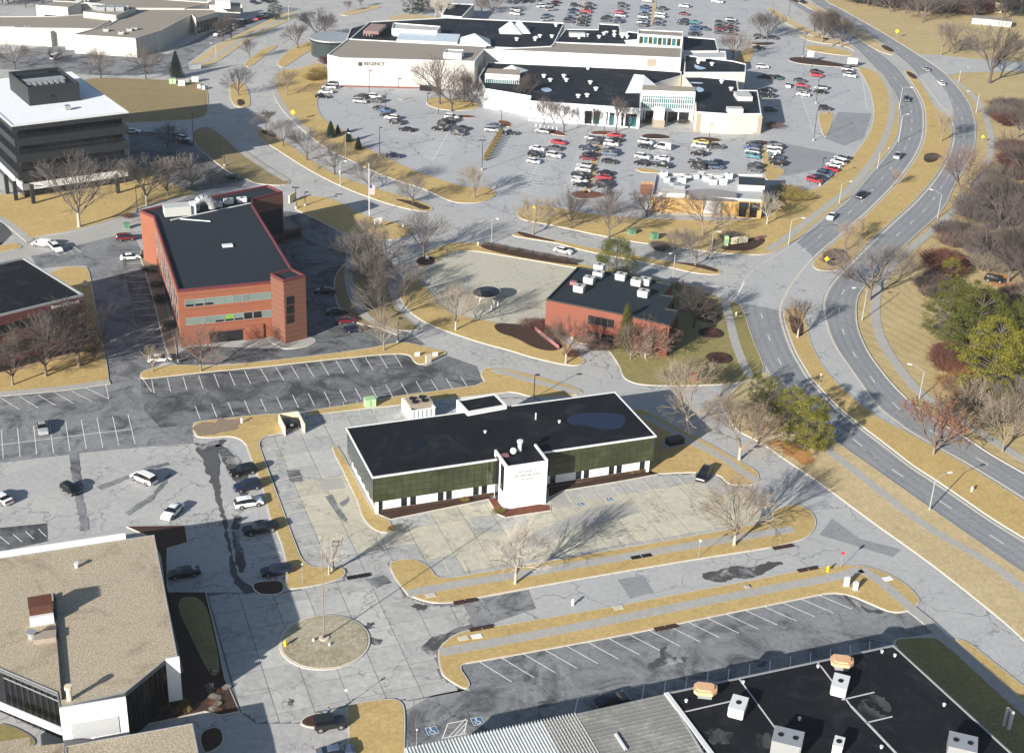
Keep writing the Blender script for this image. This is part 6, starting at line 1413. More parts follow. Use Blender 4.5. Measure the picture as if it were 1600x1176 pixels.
for k,(x,y,t) in enumerate(((517,215,188),(528,210,194),(544,222,200),(560,234,213))): pine(x,y,t,'spruce','pine_dark','small dark conifer by the mall lot kerb, %s from the left'%['first','second','third','fourth'][k],'small conifers by the mall lot',wide=1.35)
for k in range(9): pine(758+k*3.0,251-k*5.0,251-k*5.0-13,'column','shrub_tan','little tan conifer in the divider row, number %s counted from the near end'%['one','two','three','four','five','six','seven','eight','nine'][k],'little conifers in the divider',wide=1.6)
# evergreen pair and thicket by the frontage street
pine(1256,706,620,'round0','pine_olive','bright olive pine beside the frontage street, frontmost',wide=1.0); pine(1232,676,606,'round1','pine_olive','second olive pine behind the frontmost one',wide=.95); pine(1205,646,590,'round2','pine_green','dark green pine at the head of the frontage green',wide=.85); pine(1276,704,638,'round2','pine_olive','low right olive pine nearest the arterial',wide=.85)
pine(1180,626,584,'round0','pine_green','small dark pine at the upper end of the frontage row',wide=.85)
# evergreens on the right slope
for k,(x,y,t,kd,m_,w_) in enumerate(((1478,535,440,'round1','pine_green',1.15),(1518,565,452,'round0','pine_green',1.2),(1558,560,470,'round2','pine_green',1.1),(1545,620,500,'round1','pine_olive',1.15),(1588,600,478,'round0','pine_green',1.2),(1592,650,520,'round2','pine_olive',1.1),(1500,530,438,'round2','pine_green',1.1),(1620,560,440,'round1','pine_green',1.2))):
    pine(x,y,t,kd,m_,'big pine in the grove on the right slope, %s'%['leftmost','second from the left','third, at the upper middle','low centre one','upper right one','lowest at the right edge','behind the leftmost','beyond the right edge'][k],'pine grove on the slope',wide=w_)
pine(1484,438,404,'round0','pine_olive','small olive evergreen among red shrubs',wide=1.3)
# shrubs: red and brown thickets at right
seedr = random.Random(5)
def thicket(cx, cy, rx, ry, n, w_, h, mats, lab, grp):
    for k in range(n):
        a = seedr.uniform(0, 6.28); q = math.sqrt(seedr.random()); p = (cx+rx*q*math.cos(a), cy+ry*q*math.sin(a))
        shrub(p, w_*seedr.uniform(.7, 1.3), h*seedr.uniform(.7, 1.25), mats[k % len(mats)], lab, grp, z0=-.05)
thicket(1475,418,22,14,12,3.6,3.6,['bark_deep','leaf_rust','bark_deep'],'dense reddish shrub in the thicket round the small olive evergreen','red thicket')
thicket(1456,452,16,16,8,3.2,3.2,['bark_red','bark_dark'],'brown shrub at the slope edge left of the pine grove','brown thicket')
thicket(1500,565,34,17,15,3.4,3.4,['bark_deep','bark_deep','leaf_rust'],'dark red shrub on the open slope below the pines','red slope thicket')
thicket(1520,598,40,16,9,3.2,1.6,['leaf_orange','bark_tan'],'rusty low scrub at the pine grove foot','rusty scrub')
thicket(1590,255,22,26,16,4.5,4.5,['bark_deep','bark_red','bark_deep'],'maroon shrub at the right edge beside the path','maroon thicket')
thicket(1578,180,26,24,12,4.5,5,['bark_grey','bark_deep'],'grey and maroon brush right of the arterial curve','grey brush')
thicket(1560,330,45,30,24,5,5,['bark_red','bark_dark','bark_grey'],'tangled brown brush in the wood on the right','wood brush')
thicket(1570,400,40,30,22,4.5,4.5,['bark_grey','bark_red','bark_tan'],'grey tangled brush above the parked black car','upper wood brush')
thicket(1505,370,30,18,12,4,3.6,['bark_red','bark_dark'],'reddish brush on the upper slope edge','slope edge brush')
thicket(1575,480,40,25,14,4.5,4.5,['bark_red','bark_tan'],'pinkish brush right of the parked black car','pink brush')
thicket(1570,640,45,18,16,4,3.5,['leaf_orange','bark_tan','bark_grey'],'tan scrub at the right edge below the pines','tan scrub')
thicket(1480,14,70,10,30,8,7,['bark_deep','bark_dark','bark_red'],'dark maroon brush along the far wood','far maroon brush')
thicket(1400,4,50,8,16,7,6,['bark_deep','bark_dark'],'dark brush at the top edge beyond the far slope','top edge brush')
thicket(1300,402,14,10,6,2.2,1.6,['bark_red','bark_tan'],'low brush in the mulch at the median nose','median brush')
thicket(1457,246,8,5,4,1.8,.8,['bark_dark'],'low dark ground shrub in the median mulch patch','median ground shrubs')
for k,(x,y,t,kd,b_) in enumerate(((1535,418,345,'wide','bark_pale'),(1590,412,300,'up','bark_grey'),(1560,365,270,'wide','bark_grey'),(1585,340,245,'wide','bark_dark'),(1515,375,320,'wide','bark_grey'),(1600,290,200,'wide','bark_dark'),(1590,215,150,'wide','bark_grey'),(1545,340,275,'up','bark_grey'),(1605,470,380,'wide','bark_grey'),(1575,440,350,'up','bark_grey'))):
    tree(x,y,t,kd,b_,'bare tree in the right hand wood, %s'%['pale trunked one by the black car','tall upright one near the edge','spreading one in the middle','dark one at the edge','leftmost grey one','topmost dark one','one beside the arterial curve','upright one in the middle','lowest at the edge','slim one behind the car'][k],crown='bark_dark',group='right hand wood',wide=1.1)
for k in range(34):
    x = 1350+k*8.2+seedr.uniform(-3, 3); y = 30+seedr.uniform(-22, 6)-(8 if x < 1400 else 0)-(12 if x<1370 else 0); 
    tree(x, y, y-seedr.uniform(34, 52), seedr.choice(['wide', 'up']), seedr.choice(['bark_dark', 'bark_grey', 'bark_dark']), 'bare dark tree of the far wood at the upper right', group='far wood', wide=1.25)
for k in range(9): pine(1500+k*12+seedr.uniform(-4,4), 22+seedr.uniform(-14,4), -14, 'round%d'%(k%3), 'pine_dark', 'dark evergreen of the far wood at the top edge', 'far evergreens', wide=1.1)
for k in range(16):
    x = -5+k*9; y = 12+seedr.uniform(-14, 6)-k*.9; tree(x, y, y-28, 'wide', 'bark_dark', 'dark bare tree behind the low complex at the top left', group='top left wood', wide=1.4)
# clipped shrubs and beds
for k in range(14): shrub((760+k*10.5+seedr.uniform(-2,2), 384+k*2.05), 1.1, .9, 'bark_dark' if k%2 else 'bark_red', 'clipped dark shrub in the bed above the beige lot, %s from the left'%['first','second','third','fourth','fifth','sixth','seventh','eighth','ninth','tenth','eleventh','twelfth','thirteenth','fourteenth'][k], 'clipped shrubs above the beige lot', .19)
for k,(x,y,r_) in enumerate(((237,424,2.3),(246,448,1.8),(254,470,2.5),(263,510,1.9),(230,398,1.2))): 
    o = shrub((x, y), r_, 1.4, 'pine_dark' if k in (0, 2) else 'bark_dark', 'round dark shrub beside the orange office side wall, %s from the front'%['fourth','third','second','first','last'][k], 'round shrubs beside the office', .15)
for k,(x,y) in enumerate(((1108,497),(1111,521),(1124,560))): 
    c = U(x,y); o = ob('mulch_ring', MB().lathe([(2.9,0),(2.8,.1),(2.2,.2),(0.1,.24)],20).mesh('mulch_ring'), None, M['mulch']); o.location=(c.x,c.y,.12); tag(o,'round dark mulch bed on the brick office lawn, %s'%['highest','middle one','lowest by the sidewalk'][k],'planting bed'); o['kind']='structure'
    shrub((x,y),1.9,.55,'bark_deep','flat maroon groundcover in the round lawn bed, %s'%['highest','middle one','lowest by the sidewalk'][k],'groundcover',.3)
for k,(x,y) in enumerate(((284,1110),(290,1103),(285,1100),(274,1114),(262,1108),(276,1100),(262,1100),(250,1112),(249,1106),(292,1112))): shrub((x,y),.65,1.0,'shrub_tan','clump of golden ornamental grass at the gravel roof office, %s'%['bottom right pair, left','rightmost upper','third from the right on top','front middle','second row left','top middle','top left','leftmost low','leftmost high','rightmost low'][k],'ornamental grasses',.12)
for k,(x,y) in enumerate(((330,1080),(338,1080),(332,1090),(339,1092),(333,1101),(340,1102),(334,1110),(341,1110),(327,1074),(354,1076))): shrub((x,y),.6,.5,['bark_pale','leaf_rust','bark_pale'][k%3],'small pale clump in the bed by the lower left entry, %s'%['one','two','three','four','five','six','seven','eight','upper left','by the kerb'][k],'pale clumps',.12)
for k,(x,y) in enumerate(((782,800),(775,802),(985,740),(993,738),(999,737),(1009,733),(612,829),(726,783))): shrub((x,y),.8,.9,'shrub_tan','golden dry grass clump by the white office, %s'%['right one at the tower foot','left one at the tower foot','first of three at the right end','second of three at the right end','third of three at the right end','at the far corner','at the lower left bed tip','beside the left entrance walk'][k],'dry grass clumps',.14)
for (x,y,w_,h,m_,lb) in ((505,118,5,3.5,'shrub_tan','large tan willow brush at the mall left corner'),(490,125,4,3,'shrub_tan','smaller tan brush left of the mall corner'),(508,100,2.5,3.5,'bark_deep','maroon bush at the mall corner'),(1225,305,5,3,'shrub_tan','tan brush right of the ochre restaurant'),(1245,312,5,2.6,'shrub_tan','lower tan brush along the sidewalk'),(1212,328,4,2.6,'shrub_tan','tan brush by the white barked tree'),(1210,200,3,2,'bark_red','round brown bush at the east mall corner'),(1030,392,3,2.6,'bark_dark','dark bush left of the beige sign'),(1140,376,3.5,2.4,'bark_dark','dark bush behind the beige sign'),(1012,193,2.2,1.3,'bark_dark','dark bush at the mall entrance pillar'),(1063,192,3.0,1.6,'bark_dark','dark bush right of the mall entrance doors'),(845,515,3,2.4,'bark_deep','maroon shrub by the brick office ramp'),(826,510,2.5,2.0,'bark_red','reddish shrub at the beige lot corner'),(893,556,1.8,1.4,'bark_deep','small red bush on the grass nose'),(930,545,3,2.4,'bark_red','brown bush along the brick office front'),(862,528,2.4,1.8,'bark_red','brown bush at the brick office left corner'),(1100,490,3,3,'bark_deep','maroon bush right of the brick office'),(140,545,2.4,1.6,'leaf_orange','orange tinted shrub at the dark brick office corner'),(132,550,2,1.4,'shrub_tan','tan shrub at the dark brick office corner'),(200,340,1.6,1.2,'bark_deep','small maroon shrub on the lane edge')):
    shrub((x, y), w_, h, m_, lb, 'shrubs')
# ================================================================ VEHICLES
def paint(name, col, rough=.35, met=.0):
    m = bpy.data.materials.new(name); m.use_nodes = True; b = m.node_tree.nodes['Principled BSDF']; b.inputs['Base Color'].default_value = (*col, 1); b.inputs['Roughness'].default_value = rough; b.inputs['Metallic'].default_value = met; b.inputs['Coat Weight'].default_value = .3; b.inputs['Coat Roughness'].default_value = .15; return m
PC = {'white': paint('white_car_paint', (.74,.75,.76)), 'black': paint('black_car_paint', (.004,.0045,.006), .25), 'silver': paint('silver_car_paint', (.42,.44,.46), .4, .3), 'grey': paint('grey_car_paint', (.065,.07,.078), .4, .2), 'red': paint('red_car_paint', (.42,.02,.035)), 'blue': paint('blue_car_paint', (.03,.08,.20)), 'navy': paint('navy_car_paint', (.010,.016,.045)), 'steel': paint('steel_blue_car_paint', (.09,.13,.19), .4, .2), 'teal': paint('teal_car_paint', (.06,.22,.26)), 'maroon': paint('maroon_car_paint', (.13,.012,.02)), 'yellow': paint('yellow_car_paint', (.65,.48,.05)), 'green': paint('green_car_paint', (.04,.09,.06)), 'charcoal': paint('charcoal_car_paint', (.016,.017,.019))}
M['cglass'] = paint('car_glass', (.008,.010,.013), .08); M['tyre'] = plain('tyre_rubber', (.018,.018,.018), .9); M['rim'] = plain('alloy_rim', (.35,.36,.37), .4, .6); M['lampw'] = plain('headlamp_lens', (.6,.6,.58), .2); M['lampr'] = plain('tail_lamp_lens', (.30,.01,.01), .3); M['trim'] = plain('black_trim', (.015,.015,.016), .7)
# profiles: stations (x, belt z, roof z, roof half width, kind) kind: s solid above belt, g side glass, w windscreen slope
CAR = {
 'sedan': dict(L=4.85, W=1.84, bot=.24, st=[(-2.42,.62,.66,.70,0),(-2.32,.92,.96,.74,0),(-1.75,1.0,1.05,.74,0),(-1.15,.98,1.38,.60,2),(-.55,.96,1.45,.60,1),(.35,.95,1.43,.60,1),(1.05,.95,1.0,.72,2),(1.95,.84,.88,.72,0),(2.3,.70,.74,.66,0),(2.42,.50,.54,.6,0)], wx=(-1.42,1.45), wr=.33),
 'suv': dict(L=4.75, W=1.92, bot=.32, st=[(-2.37,.72,.78,.74,0),(-2.30,1.10,1.16,.72,0),(-2.05,1.12,1.62,.64,2),(-1.4,1.10,1.74,.66,1),(-.4,1.08,1.76,.66,1),(.45,1.06,1.70,.64,1),(1.15,1.06,1.12,.76,2),(1.95,.98,1.02,.76,0),(2.28,.84,.88,.70,0),(2.37,.60,.64,.64,0)], wx=(-1.38,1.42), wr=.37),
 'hatch': dict(L=4.1, W=1.76, bot=.26, st=[(-2.05,.62,.68,.68,0),(-1.98,.96,1.02,.68,0),(-1.75,.98,1.34,.60,2),(-1.1,.97,1.48,.60,1),(-.2,.96,1.50,.60,1),(.45,.95,1.44,.58,1),(1.15,.93,.98,.68,2),(1.7,.84,.88,.66,0),(1.98,.68,.72,.6,0),(2.05,.50,.54,.56,0)], wx=(-1.25,1.25), wr=.32),
 'minivan': dict(L=5.1, W=1.98, bot=.26, st=[(-2.55,.70,.76,.80,0),(-2.50,1.08,1.14,.78,0),(-2.32,1.10,1.66,.68,2),(-1.6,1.08,1.76,.70,1),(-.4,1.06,1.78,.70,1),(.7,1.04,1.70,.68,1),(1.55,1.0,1.06,.76,2),(2.1,.90,.94,.74,0),(2.45,.74,.78,.68,0),(2.55,.52,.56,.62,0)], wx=(-1.5,1.55), wr=.34),
 'van': dict(L=5.5, W=2.02, bot=.30, st=[(-2.75,.72,.78,.86,0),(-2.72,1.10,1.9,.84,0),(-2.3,1.10,2.08,.82,0),(-.9,1.10,2.10,.82,0),(.5,1.10,2.10,.82,1),(1.2,1.08,2.0,.78,1),(1.85,1.06,1.14,.82,2),(2.4,.98,1.02,.80,0),(2.68,.80,.84,.72,0),(2.75,.55,.6,.66,0)], wx=(-1.7,1.75), wr=.36),
 'pickup': dict(L=5.8, W=2.0, bot=.36, st=[(-2.9,.80,.86,.90,0),(-2.86,1.08,1.12,.90,0),(-.95,1.08,1.12,.90,0),(-.82,1.10,1.72,.70,2),(-.2,1.10,1.84,.68,1),(.7,1.09,1.80,.68,1),(1.35,1.10,1.16,.80,2),(2.4,1.06,1.10,.78,0),(2.8,.92,.96,.74,0),(2.9,.62,.66,.7,0)], wx=(-1.75,1.85), wr=.40),
 'offroader': dict(L=4.5, W=1.88, bot=.45, st=[(-2.0,.80,.86,.84,0),(-1.98,1.18,1.80,.78,0),(-1.7,1.18,1.86,.78,1),(-.6,1.18,1.88,.78,1),(.45,1.16,1.86,.76,1),(.72,1.16,1.22,.78,2),(1.0,1.14,1.18,.74,0),(2.0,1.10,1.14,.66,0),(2.1,.95,1.0,.64,0),(2.16,.62,.68,.62,0)], wx=(-1.25,1.45), wr=.42),
}
def car_parts(k):
    c = CAR[k]; W = c['W']/2; st = c['st']; bot = c['bot']; n = len(st); xs0, xs1 = st[0][0], st[-1][0]
    V = []; rings = []
    for i, (x, zb, zr, wr, kd) in enumerate(st):
        tt = abs(x)/(c['L']/2); w_ = W*(1-.10*max(0, tt-.75)/.25); wb = w_*.97; wl = min(wb, wr*W/.92 if False else wr*1.0)
        half = [(w_*.9, bot), (w_, bot+.12), (w_, (bot+zb)/2+.05), (wb, zb), (min(wb*.99, wr+.02), zr-.05 if zr-zb > .2 else zr-.01), (min(wb*.8, wr*.82), zr)]
        rings.append([(x, -a, z) for a, z in half]+[(x, a, z) for a, z in reversed(half)])
    m = 12; body = MB(); gl = MB()
    for i in range(n-1):
        for j in range(m):
            j2 = (j+1) % m
            q = [rings[i][j], rings[i+1][j], rings[i+1][j2], rings[i][j2]]
            kd0, kd1 = st[i][4], st[i+1][4]
            isg = False
            if j in (3, 7) and (kd0 or kd1) and (kd0 == 1 or kd1 == 1): isg = True        # side glass
            if j in (4, 5, 6) and (abs(st[i+1][2]-st[i][2]) > .25): isg = True             # windscreens
            if j in (3, 7) and abs(st[i+1][2]-st[i][2]) > .25: isg = True
            (gl if isg else body).add(q, [(3, 2, 1, 0)])
    body.add(rings[0], [tuple(range(m))]); body.add(rings[-1], [tuple(range(m-1, -1, -1))])
    # roof rails / pillars in body colour over the glass
    for s_ in (-1, 1):
        for i in range(n-1):
            if st[i][4] == 1 and st[i+1][4] == 1:
                x, zb, zr, wr, _ = st[i]; body.box(x-.05, x+.05, s_*(W*.95)-.02 if s_ > 0 else s_*(W*.95)-.02, s_*(W*.95)+.02, zb-.02, zb+.06)
    if k == 'pickup':
        body.box(-2.82, -1.0, -.88, .88, 1.10, 1.11); gl.box(-2.7, -1.0, -.74, .74, 1.12, 1.15)
    tr_ = MB()
    for wx in c['wx']:
        for s_ in (-1, 1): tr_.lathe([(0, 0)]*0+[(c['wr']+.07, 0), (c['wr']+.07, .02)], 14) if False else None
    for wx in c['wx']:
        for s_ in (-1, 1):
            a = (wx, s_*(W-.10), c['wr']+.03); b_ = (wx, s_*(W+.005), c['wr']+.03); tr_.tube(a, b_, c['wr']+.08, n=14)
    tr_.box(xs0+.02, xs0+.2, -W*.82, W*.82, bot-.04, bot+.18); tr_.box(xs1-.2, xs1-.02, -W*.62, W*.62, bot-.04, bot+.16); tr_.box(-.9, .9, -W-.01, W+.01, bot-.02, bot+.06)
    for s_ in (-1, 1): tr_.box(st[-4][0]-.45, st[-4][0]-.25, s_*(W+.10)-.08, s_*(W+.10)+.08, st[-4][1]-.02, st[-4][1]+.12)
    hl = MB(); tl = MB()
    for s_ in (-1, 1):
        z = st[-2][1]; hl.box(xs1-.16, xs1-.03, s_*W*.62-.16, s_*W*.62+.16, z-.16, z-.03); z = st[1][1]; tl.box(xs0-.01, xs0+.12, s_*W*.72-.16, s_*W*.72+.14, z-.22, z-.04)
    wh = MB(); wh.tube((0, -.11, 0), (0, .11, 0), c['wr'], n=14, m=0); rm = MB(); rm.tube((0, -.12, 0), (0, .12, 0), c['wr']*.62, n=10, m=0)
    return dict(body=body, glass=gl, trim=tr_, head=hl, tail=tl, wheel=wh, rim=rm, c=c)
CP = {k: car_parts(k) for k in CAR}; CM = {}
def cmesh(k):
    if k in CM: return CM[k]
    p = CP[k]; d = {}
    for nm, mt in (('body', 'white'), ('glass', 'cglass'), ('trim', 'trim'), ('head', 'lampw'), ('tail', 'lampr'), ('wheel', 'tyre'), ('rim', 'rim')):
        me = p[nm].mesh(nm); me.materials.append(PC['white'] if nm == 'body' else M[mt]); d[nm] = me
        if nm == 'body': me.polygons.foreach_set('use_smooth', [False]*len(me.polygons))
    # far version: one mesh
    a = MB()
    for nm, mi in (('body', 0), ('glass', 1), ('trim', 2), ('head', 3), ('tail', 4)): a.add(p[nm].v, p[nm].f, mi)
    c = p['c']
    for wx in c['wx']:
        for s_ in (-1, 1): a.tube((wx, s_*(c['W']/2-.18), c['wr']), (wx, s_*(c['W']/2+.02), c['wr']), c['wr'], n=10, m=2); a.tube((wx, s_*(c['W']/2-.1), c['wr']), (wx, s_*(c['W']/2+.03), c['wr']), c['wr']*.6, n=8, m=5)
    me = a.mesh('parked_car')
    for x in (PC['white'], M['cglass'], M['trim'], M['lampw'], M['lampr'], M['rim']): me.materials.append(x)
    d['far'] = me; CM[k] = d; return d
KN = {'sedan': 'sedan', 'suv': 'sport utility', 'hatch': 'hatchback', 'minivan': 'minivan', 'van': 'van', 'pickup': 'pickup truck', 'offroader': 'boxy off-roader'}
def setpaint(o, col): o.material_slots[0].link = 'OBJECT'; o.material_slots[0].material = PC[col]
def car(px, hd, kind, col, label, group=None, near=False, z=.03):
    """px: ground point under the car; hd: image vector from rear to front"""
    p = U(*px); q = U(px[0]+hd[0], px[1]+hd[1]); a = math.atan2(q.y-p.y, q.x-p.x); m_ = cmesh(kind)
    if not near:
        o = ob('parked_car', m_['far']); o.location = (p.x, p.y, z); o.rotation_euler = (0, 0, a+random.uniform(-.03, .03)); setpaint(o, col)
        tag(o, label, 'pickup' if kind == 'pickup' else 'van' if 'van' in kind else 'car', group); return o
    e = empty({'pickup': 'pickup_truck', 'van': 'van', 'minivan': 'minivan'}.get(kind, 'car'), (p.x, p.y, z), a); tag(e, label, 'pickup' if kind == 'pickup' else 'van' if 'van' in kind else 'car', group)
    b = ob('body', m_['body'], e); setpaint(b, col)
    ob('windows', m_['glass'], e); ob('trim', m_['trim'], e); ob('headlights', m_['head'], e); ob('taillights', m_['tail'], e)
    c = CAR[kind]
    for wx in c['wx']:
        for s_ in (-1, 1):
            w_ = ob('wheel', m_['wheel'], e); w_.location = (wx, s_*(c['W']/2-.10), c['wr']); ob('rim', m_['rim'], w_)
    return e
def row(group, where, hd, lst, z=.03, near=False):
    """lst: (x, y, kind, colour); the label counts along the row, in the order given"""
    rr = random.Random(len(group)*7+len(lst)); ordn = ['first', 'second', 'third', 'fourth', 'fifth', 'sixth', 'seventh', 'eighth', 'ninth', 'tenth', 'eleventh', 'twelfth', 'thirteenth', 'fourteenth', 'fifteenth', 'sixteenth']
    for i, (x, y, k, c) in enumerate(lst):
        s_ = rr.choice([1, -1]); car((x, y), (hd[0]*s_, hd[1]*s_), k, c, '%s %s, %s from the back %s' % (c, KN[k], ordn[i], where), group, near, z)
car((2,782),(-12,-7),'sedan','white','white sedan cut by the left edge on the pale lot',near=True)
car((111,768),(26,15),'hatch','black','black hatchback standing alone across the pale lot',near=True)
car((225,751),(-30,-13),'minivan','white','white minivan on the pale lot',near=True)
car((270,803),(-22,21),'sedan','white','white sedan angled at the planting bed corner',near=True)
car((67,672),(4,20),'sedan','silver','silver sedan in the striped lot at the left',near=True,z=.02)
G_ = 'cars beside the sealed strip'
car((380,740),(-40,9),'suv','black','black sport utility, topmost of the row beside the sealed strip',G_,True)
car((387,764),(-40,8),'suv','navy','dark blue sport utility, second from the top beside the sealed strip',G_,True)
car((389,790),(40,-7),'suv','white','white sport utility between dark ones beside the sealed strip',G_,True)
car((407,830),(-50,10),'pickup','black','black pickup truck in the row beside the sealed strip',G_,True)
car((432,895),(-50,8),'sedan','navy','dark blue sedan, lowest of the row beside the sealed strip',G_,True)
car((288,899),(-50,8),'sedan','black','black sedan in the shade of the gravel roof office',near=True)
car((1099,746),(-14,20),'suv','black','black sport utility parked alone at the office lot corner',near=True,z=.04)
car((514,1136),(50,-8),'offroader','charcoal','dark boxy off-roader at the grass island',near=True,z=.04)
car((525,1180),(50,-8),'sedan','steel','blue sedan cut by the bottom edge below the off-roader',near=True)
car((958,1098),(40,-8),'sedan','navy','dark car in the shade behind the grey metal roof',near=True)
car((204,405),(34,-3),'sedan','white','white sedan beside the orange brick office',near=True); car((197,375),(30,-2),'suv','maroon','maroon sport utility near the lane',near=True)
car((67,384),(-34,-3),'minivan','white','white minivan on the lane by the black office',near=True); car((88,391),(17,14),'suv','white','white sport utility nosing into the lane-side bays',near=True); car((250,564),(36,-3),'sedan','white','white sedan behind the small tree on the strip end',near=True)
car((508,458),(-30,0),'sedan','black','black sedan in the lot right of the brown tower',near=True); car((526,490),(30,-2),'sedan','charcoal','charcoal sedan above the maroon one',near=True); car((540,504),(34,-3),'sedan','maroon','maroon sedan by the curving verge',near=True); car((552,518),(24,-3),'hatch','navy','dark blue hatchback below the maroon sedan',near=True)
car((880,395),(30,7),'sedan','white','white sedan driving along the side street',near=True)
car((1299,341),(-14,17),'sedan','white','white sedan driving down the arterial',near=True); car((1345,309),(-16,12),'suv','black','black sport utility on the arterial ahead of the saplings',near=True); car((1402,247),(-10,14),'suv','silver','silver sport utility on the arterial curve',near=True); car((1416,158),(4,18),'suv','grey','grey sport utility near the upper junction',near=True); car((1470,132),(-13,-10),'sedan','white','white car driving up the far carriageway',near=True); car((1446,110),(-13,-8),'sedan','silver','silver sedan at the upper junction',near=True); car((1254,5),(-18,-10),'sedan','black','black car at the top of the arterial')
car((413,180),(7,-15),'hatch','silver','silver car driving along the boulevard',near=True); car((616,246),(26,1),'sedan','navy','navy sedan alone at the mall lot kerb',near=True); car((1553,440),(22,4),'suv','black','black sport utility parked in the woods',near=True)
car((207,208),(16,0),'sedan','white','white car behind the black office'); 
row('cars in the small dark lot','row in the small dark lot',(18,4),[(281,215,'sedan','charcoal'),(287,220,'suv','white'),(292,225,'sedan','navy')])
car((365,280),(24,4),'sedan','black','black sedan at the bank foot in the small dark lot'); car((89,92),(10,-3),'van','white','white van near the top left thicket')
row('cars at the upper office lot','row at the upper office lot',(14,-4),[(415,25,'sedan','silver'),(411,28,'sedan','white'),(405,31,'suv','red'),(388,36,'suv','grey'),(380,37,'sedan','steel'),(373,40,'sedan','charcoal'),(368,44,'suv','silver'),(357,50,'sedan','grey'),(350,52,'sedan','white'),(342,56,'suv','white')])
car((397,6),(10,3),'sedan','charcoal','charcoal car near the top edge, upper office lot'); car((415,4),(12,3),'suv','black','black car right of it at the top edge')
row('cars at the mall west kerb','row at the mall west kerb',(22,1),[(518,134,'suv','silver'),(514,139,'suv','white'),(509,146,'sedan','white'),(504,153,'sedan','black')])
row('cars in the west lot pair','bay pair before the anchor store',(24,2),[(586,154,'suv','white'),(588,160,'suv','grey')]); row('cars in the west lot left pair','left bay pair before the anchor store',(24,2),[(564,154,'suv','charcoal'),(563,161,'suv','silver')])
row('cars in the west diagonal','diagonal row west of the mall',(22,3),[(594,172,'sedan','charcoal'),(601,176,'suv','blue'),(605,183,'sedan','black'),(612,187,'suv','white'),(620,194,'suv','charcoal'),(635,205,'sedan','black')])
row('cars by the west entrance, left','left side row by the west entrance',(22,3),[(706,186,'suv','white'),(701,191,'suv','black'),(695,197,'suv','charcoal'),(686,204,'suv','black')]); row('cars by the west entrance, right','right side row by the west entrance',(22,3),[(721,203,'sedan','charcoal'),(716,211,'suv','grey')])
row('cars left of the conifer divider','row left of the conifer divider',(22,2),[(770,200,'suv','steel'),(769,206,'suv','silver')]); car((798,210),(22,2),'sedan','navy','navy sedan right of the conifer divider'); car((782,168),(16,-3),'suv','black','black car at the west entrance drive')
row('cars in the second mall row, left','left side of the second mall row',(22,4),[(848,208,'suv','silver'),(840,235,'sedan','white'),(837,245,'suv','black'),(834,255,'hatch','white')]); row('cars in the second mall row, right','right side of the second mall row',(22,4),[(873,225,'sedan','red'),(866,234,'sedan','grey'),(866,246,'suv','white')])
row('cars left of the golden divider','side left of the golden divider',(24,4),[(925,219,'suv','silver'),(928,225,'suv','grey'),(919,235,'pickup','navy'),(922,244,'sedan','black'),(918,250,'sedan','maroon'),(914,261,'sedan','silver'),(912,268,'suv','white'),(908,277,'pickup','black'),(906,286,'suv','white'),(909,292,'sedan','black')])
row('cars right of the golden divider','side right of the golden divider',(24,3),[(960,214,'sedan','red'),(961,221,'sedan','black'),(955,228,'suv','white'),(953,237,'sedan','grey'),(953,243,'suv','steel'),(952,255,'sedan','charcoal'),(945,273,'sedan','black'),(943,280,'sedan','red'),(943,287,'sedan','maroon'),(941,293,'suv','charcoal')])
row('cars in the third mall row, left','left side of the third mall row',(22,4),[(1009,225,'suv','white'),(1009,232,'sedan','charcoal'),(1004,248,'suv','white'),(1003,258,'suv','black')]); row('cars in the third mall row, right','right side of the third mall row',(24,4),[(1036,233,'van','white'),(1035,250,'sedan','white'),(1035,261,'pickup','black')])
row('cars in the fourth mall row, left','left side of the fourth mall row',(23,3),[(1096,225,'sedan','yellow'),(1092,231,'suv','white'),(1091,243,'suv','black'),(1090,257,'pickup','black'),(1091,264,'suv','charcoal')]); row('cars in the fourth mall row, right','right side of the fourth mall row',(22,1),[(1120,232,'suv','grey'),(1118,258,'suv','navy'),(1118,264,'suv','steel')])
row('cars in the last mall row, left','left side of the last mall row',(22,4),[(1177,228,'sedan','navy'),(1174,234,'suv','blue'),(1176,240,'suv','silver'),(1176,247,'suv','teal'),(1180,262,'suv','charcoal'),(1180,268,'suv','grey')]); row('cars in the last mall row, right','right side of the last mall row',(22,3),[(1211,228,'sedan','grey'),(1211,233,'suv','silver'),(1209,240,'offroader','white'),(1213,248,'sedan','grey'),(1213,253,'sedan','charcoal'),(1215,258,'suv','black')])
row('cars along the east mall wall','row along the east mall wall',(22,1),[(1185,77,'sedan','charcoal'),(1191,107,'suv','white'),(1192,122,'sedan','charcoal'),(1194,144,'sedan','black'),(1194,152,'suv','charcoal'),(1204,174,'suv','grey'),(1198,174,'sedan','grey')][:6])
row('cars in the east lot, first row','first column of the east lot',(12,2),[(1208,61,'sedan','charcoal'),(1203,123,'hatch','charcoal'),(1203,143,'hatch','black'),(1203,152,'hatch','navy')]); car((1216,124),(9,5),'hatch','green','green hatchback driving between east lot columns'); car((1231,136),(2,10),'sedan','white','white sedan driving between east lot columns')
row('cars in the east lot, second row','second column of the east lot',(22,3),[(1250,128,'sedan','charcoal'),(1253,136,'sedan','red'),(1254,143,'suv','grey'),(1255,150,'sedan','white')]); row('cars in the east lot, third row','third column of the east lot',(22,2),[(1275,114,'sedan','charcoal'),(1276,120,'suv','red'),(1282,140,'suv','silver'),(1281,146,'sedan','black'),(1289,172,'suv','charcoal')])
row('cars at the east lot edge','row at the east lot edge',(18,3),[(1325,111,'suv','silver'),(1325,115,'sedan','charcoal'),(1328,121,'suv','white')])
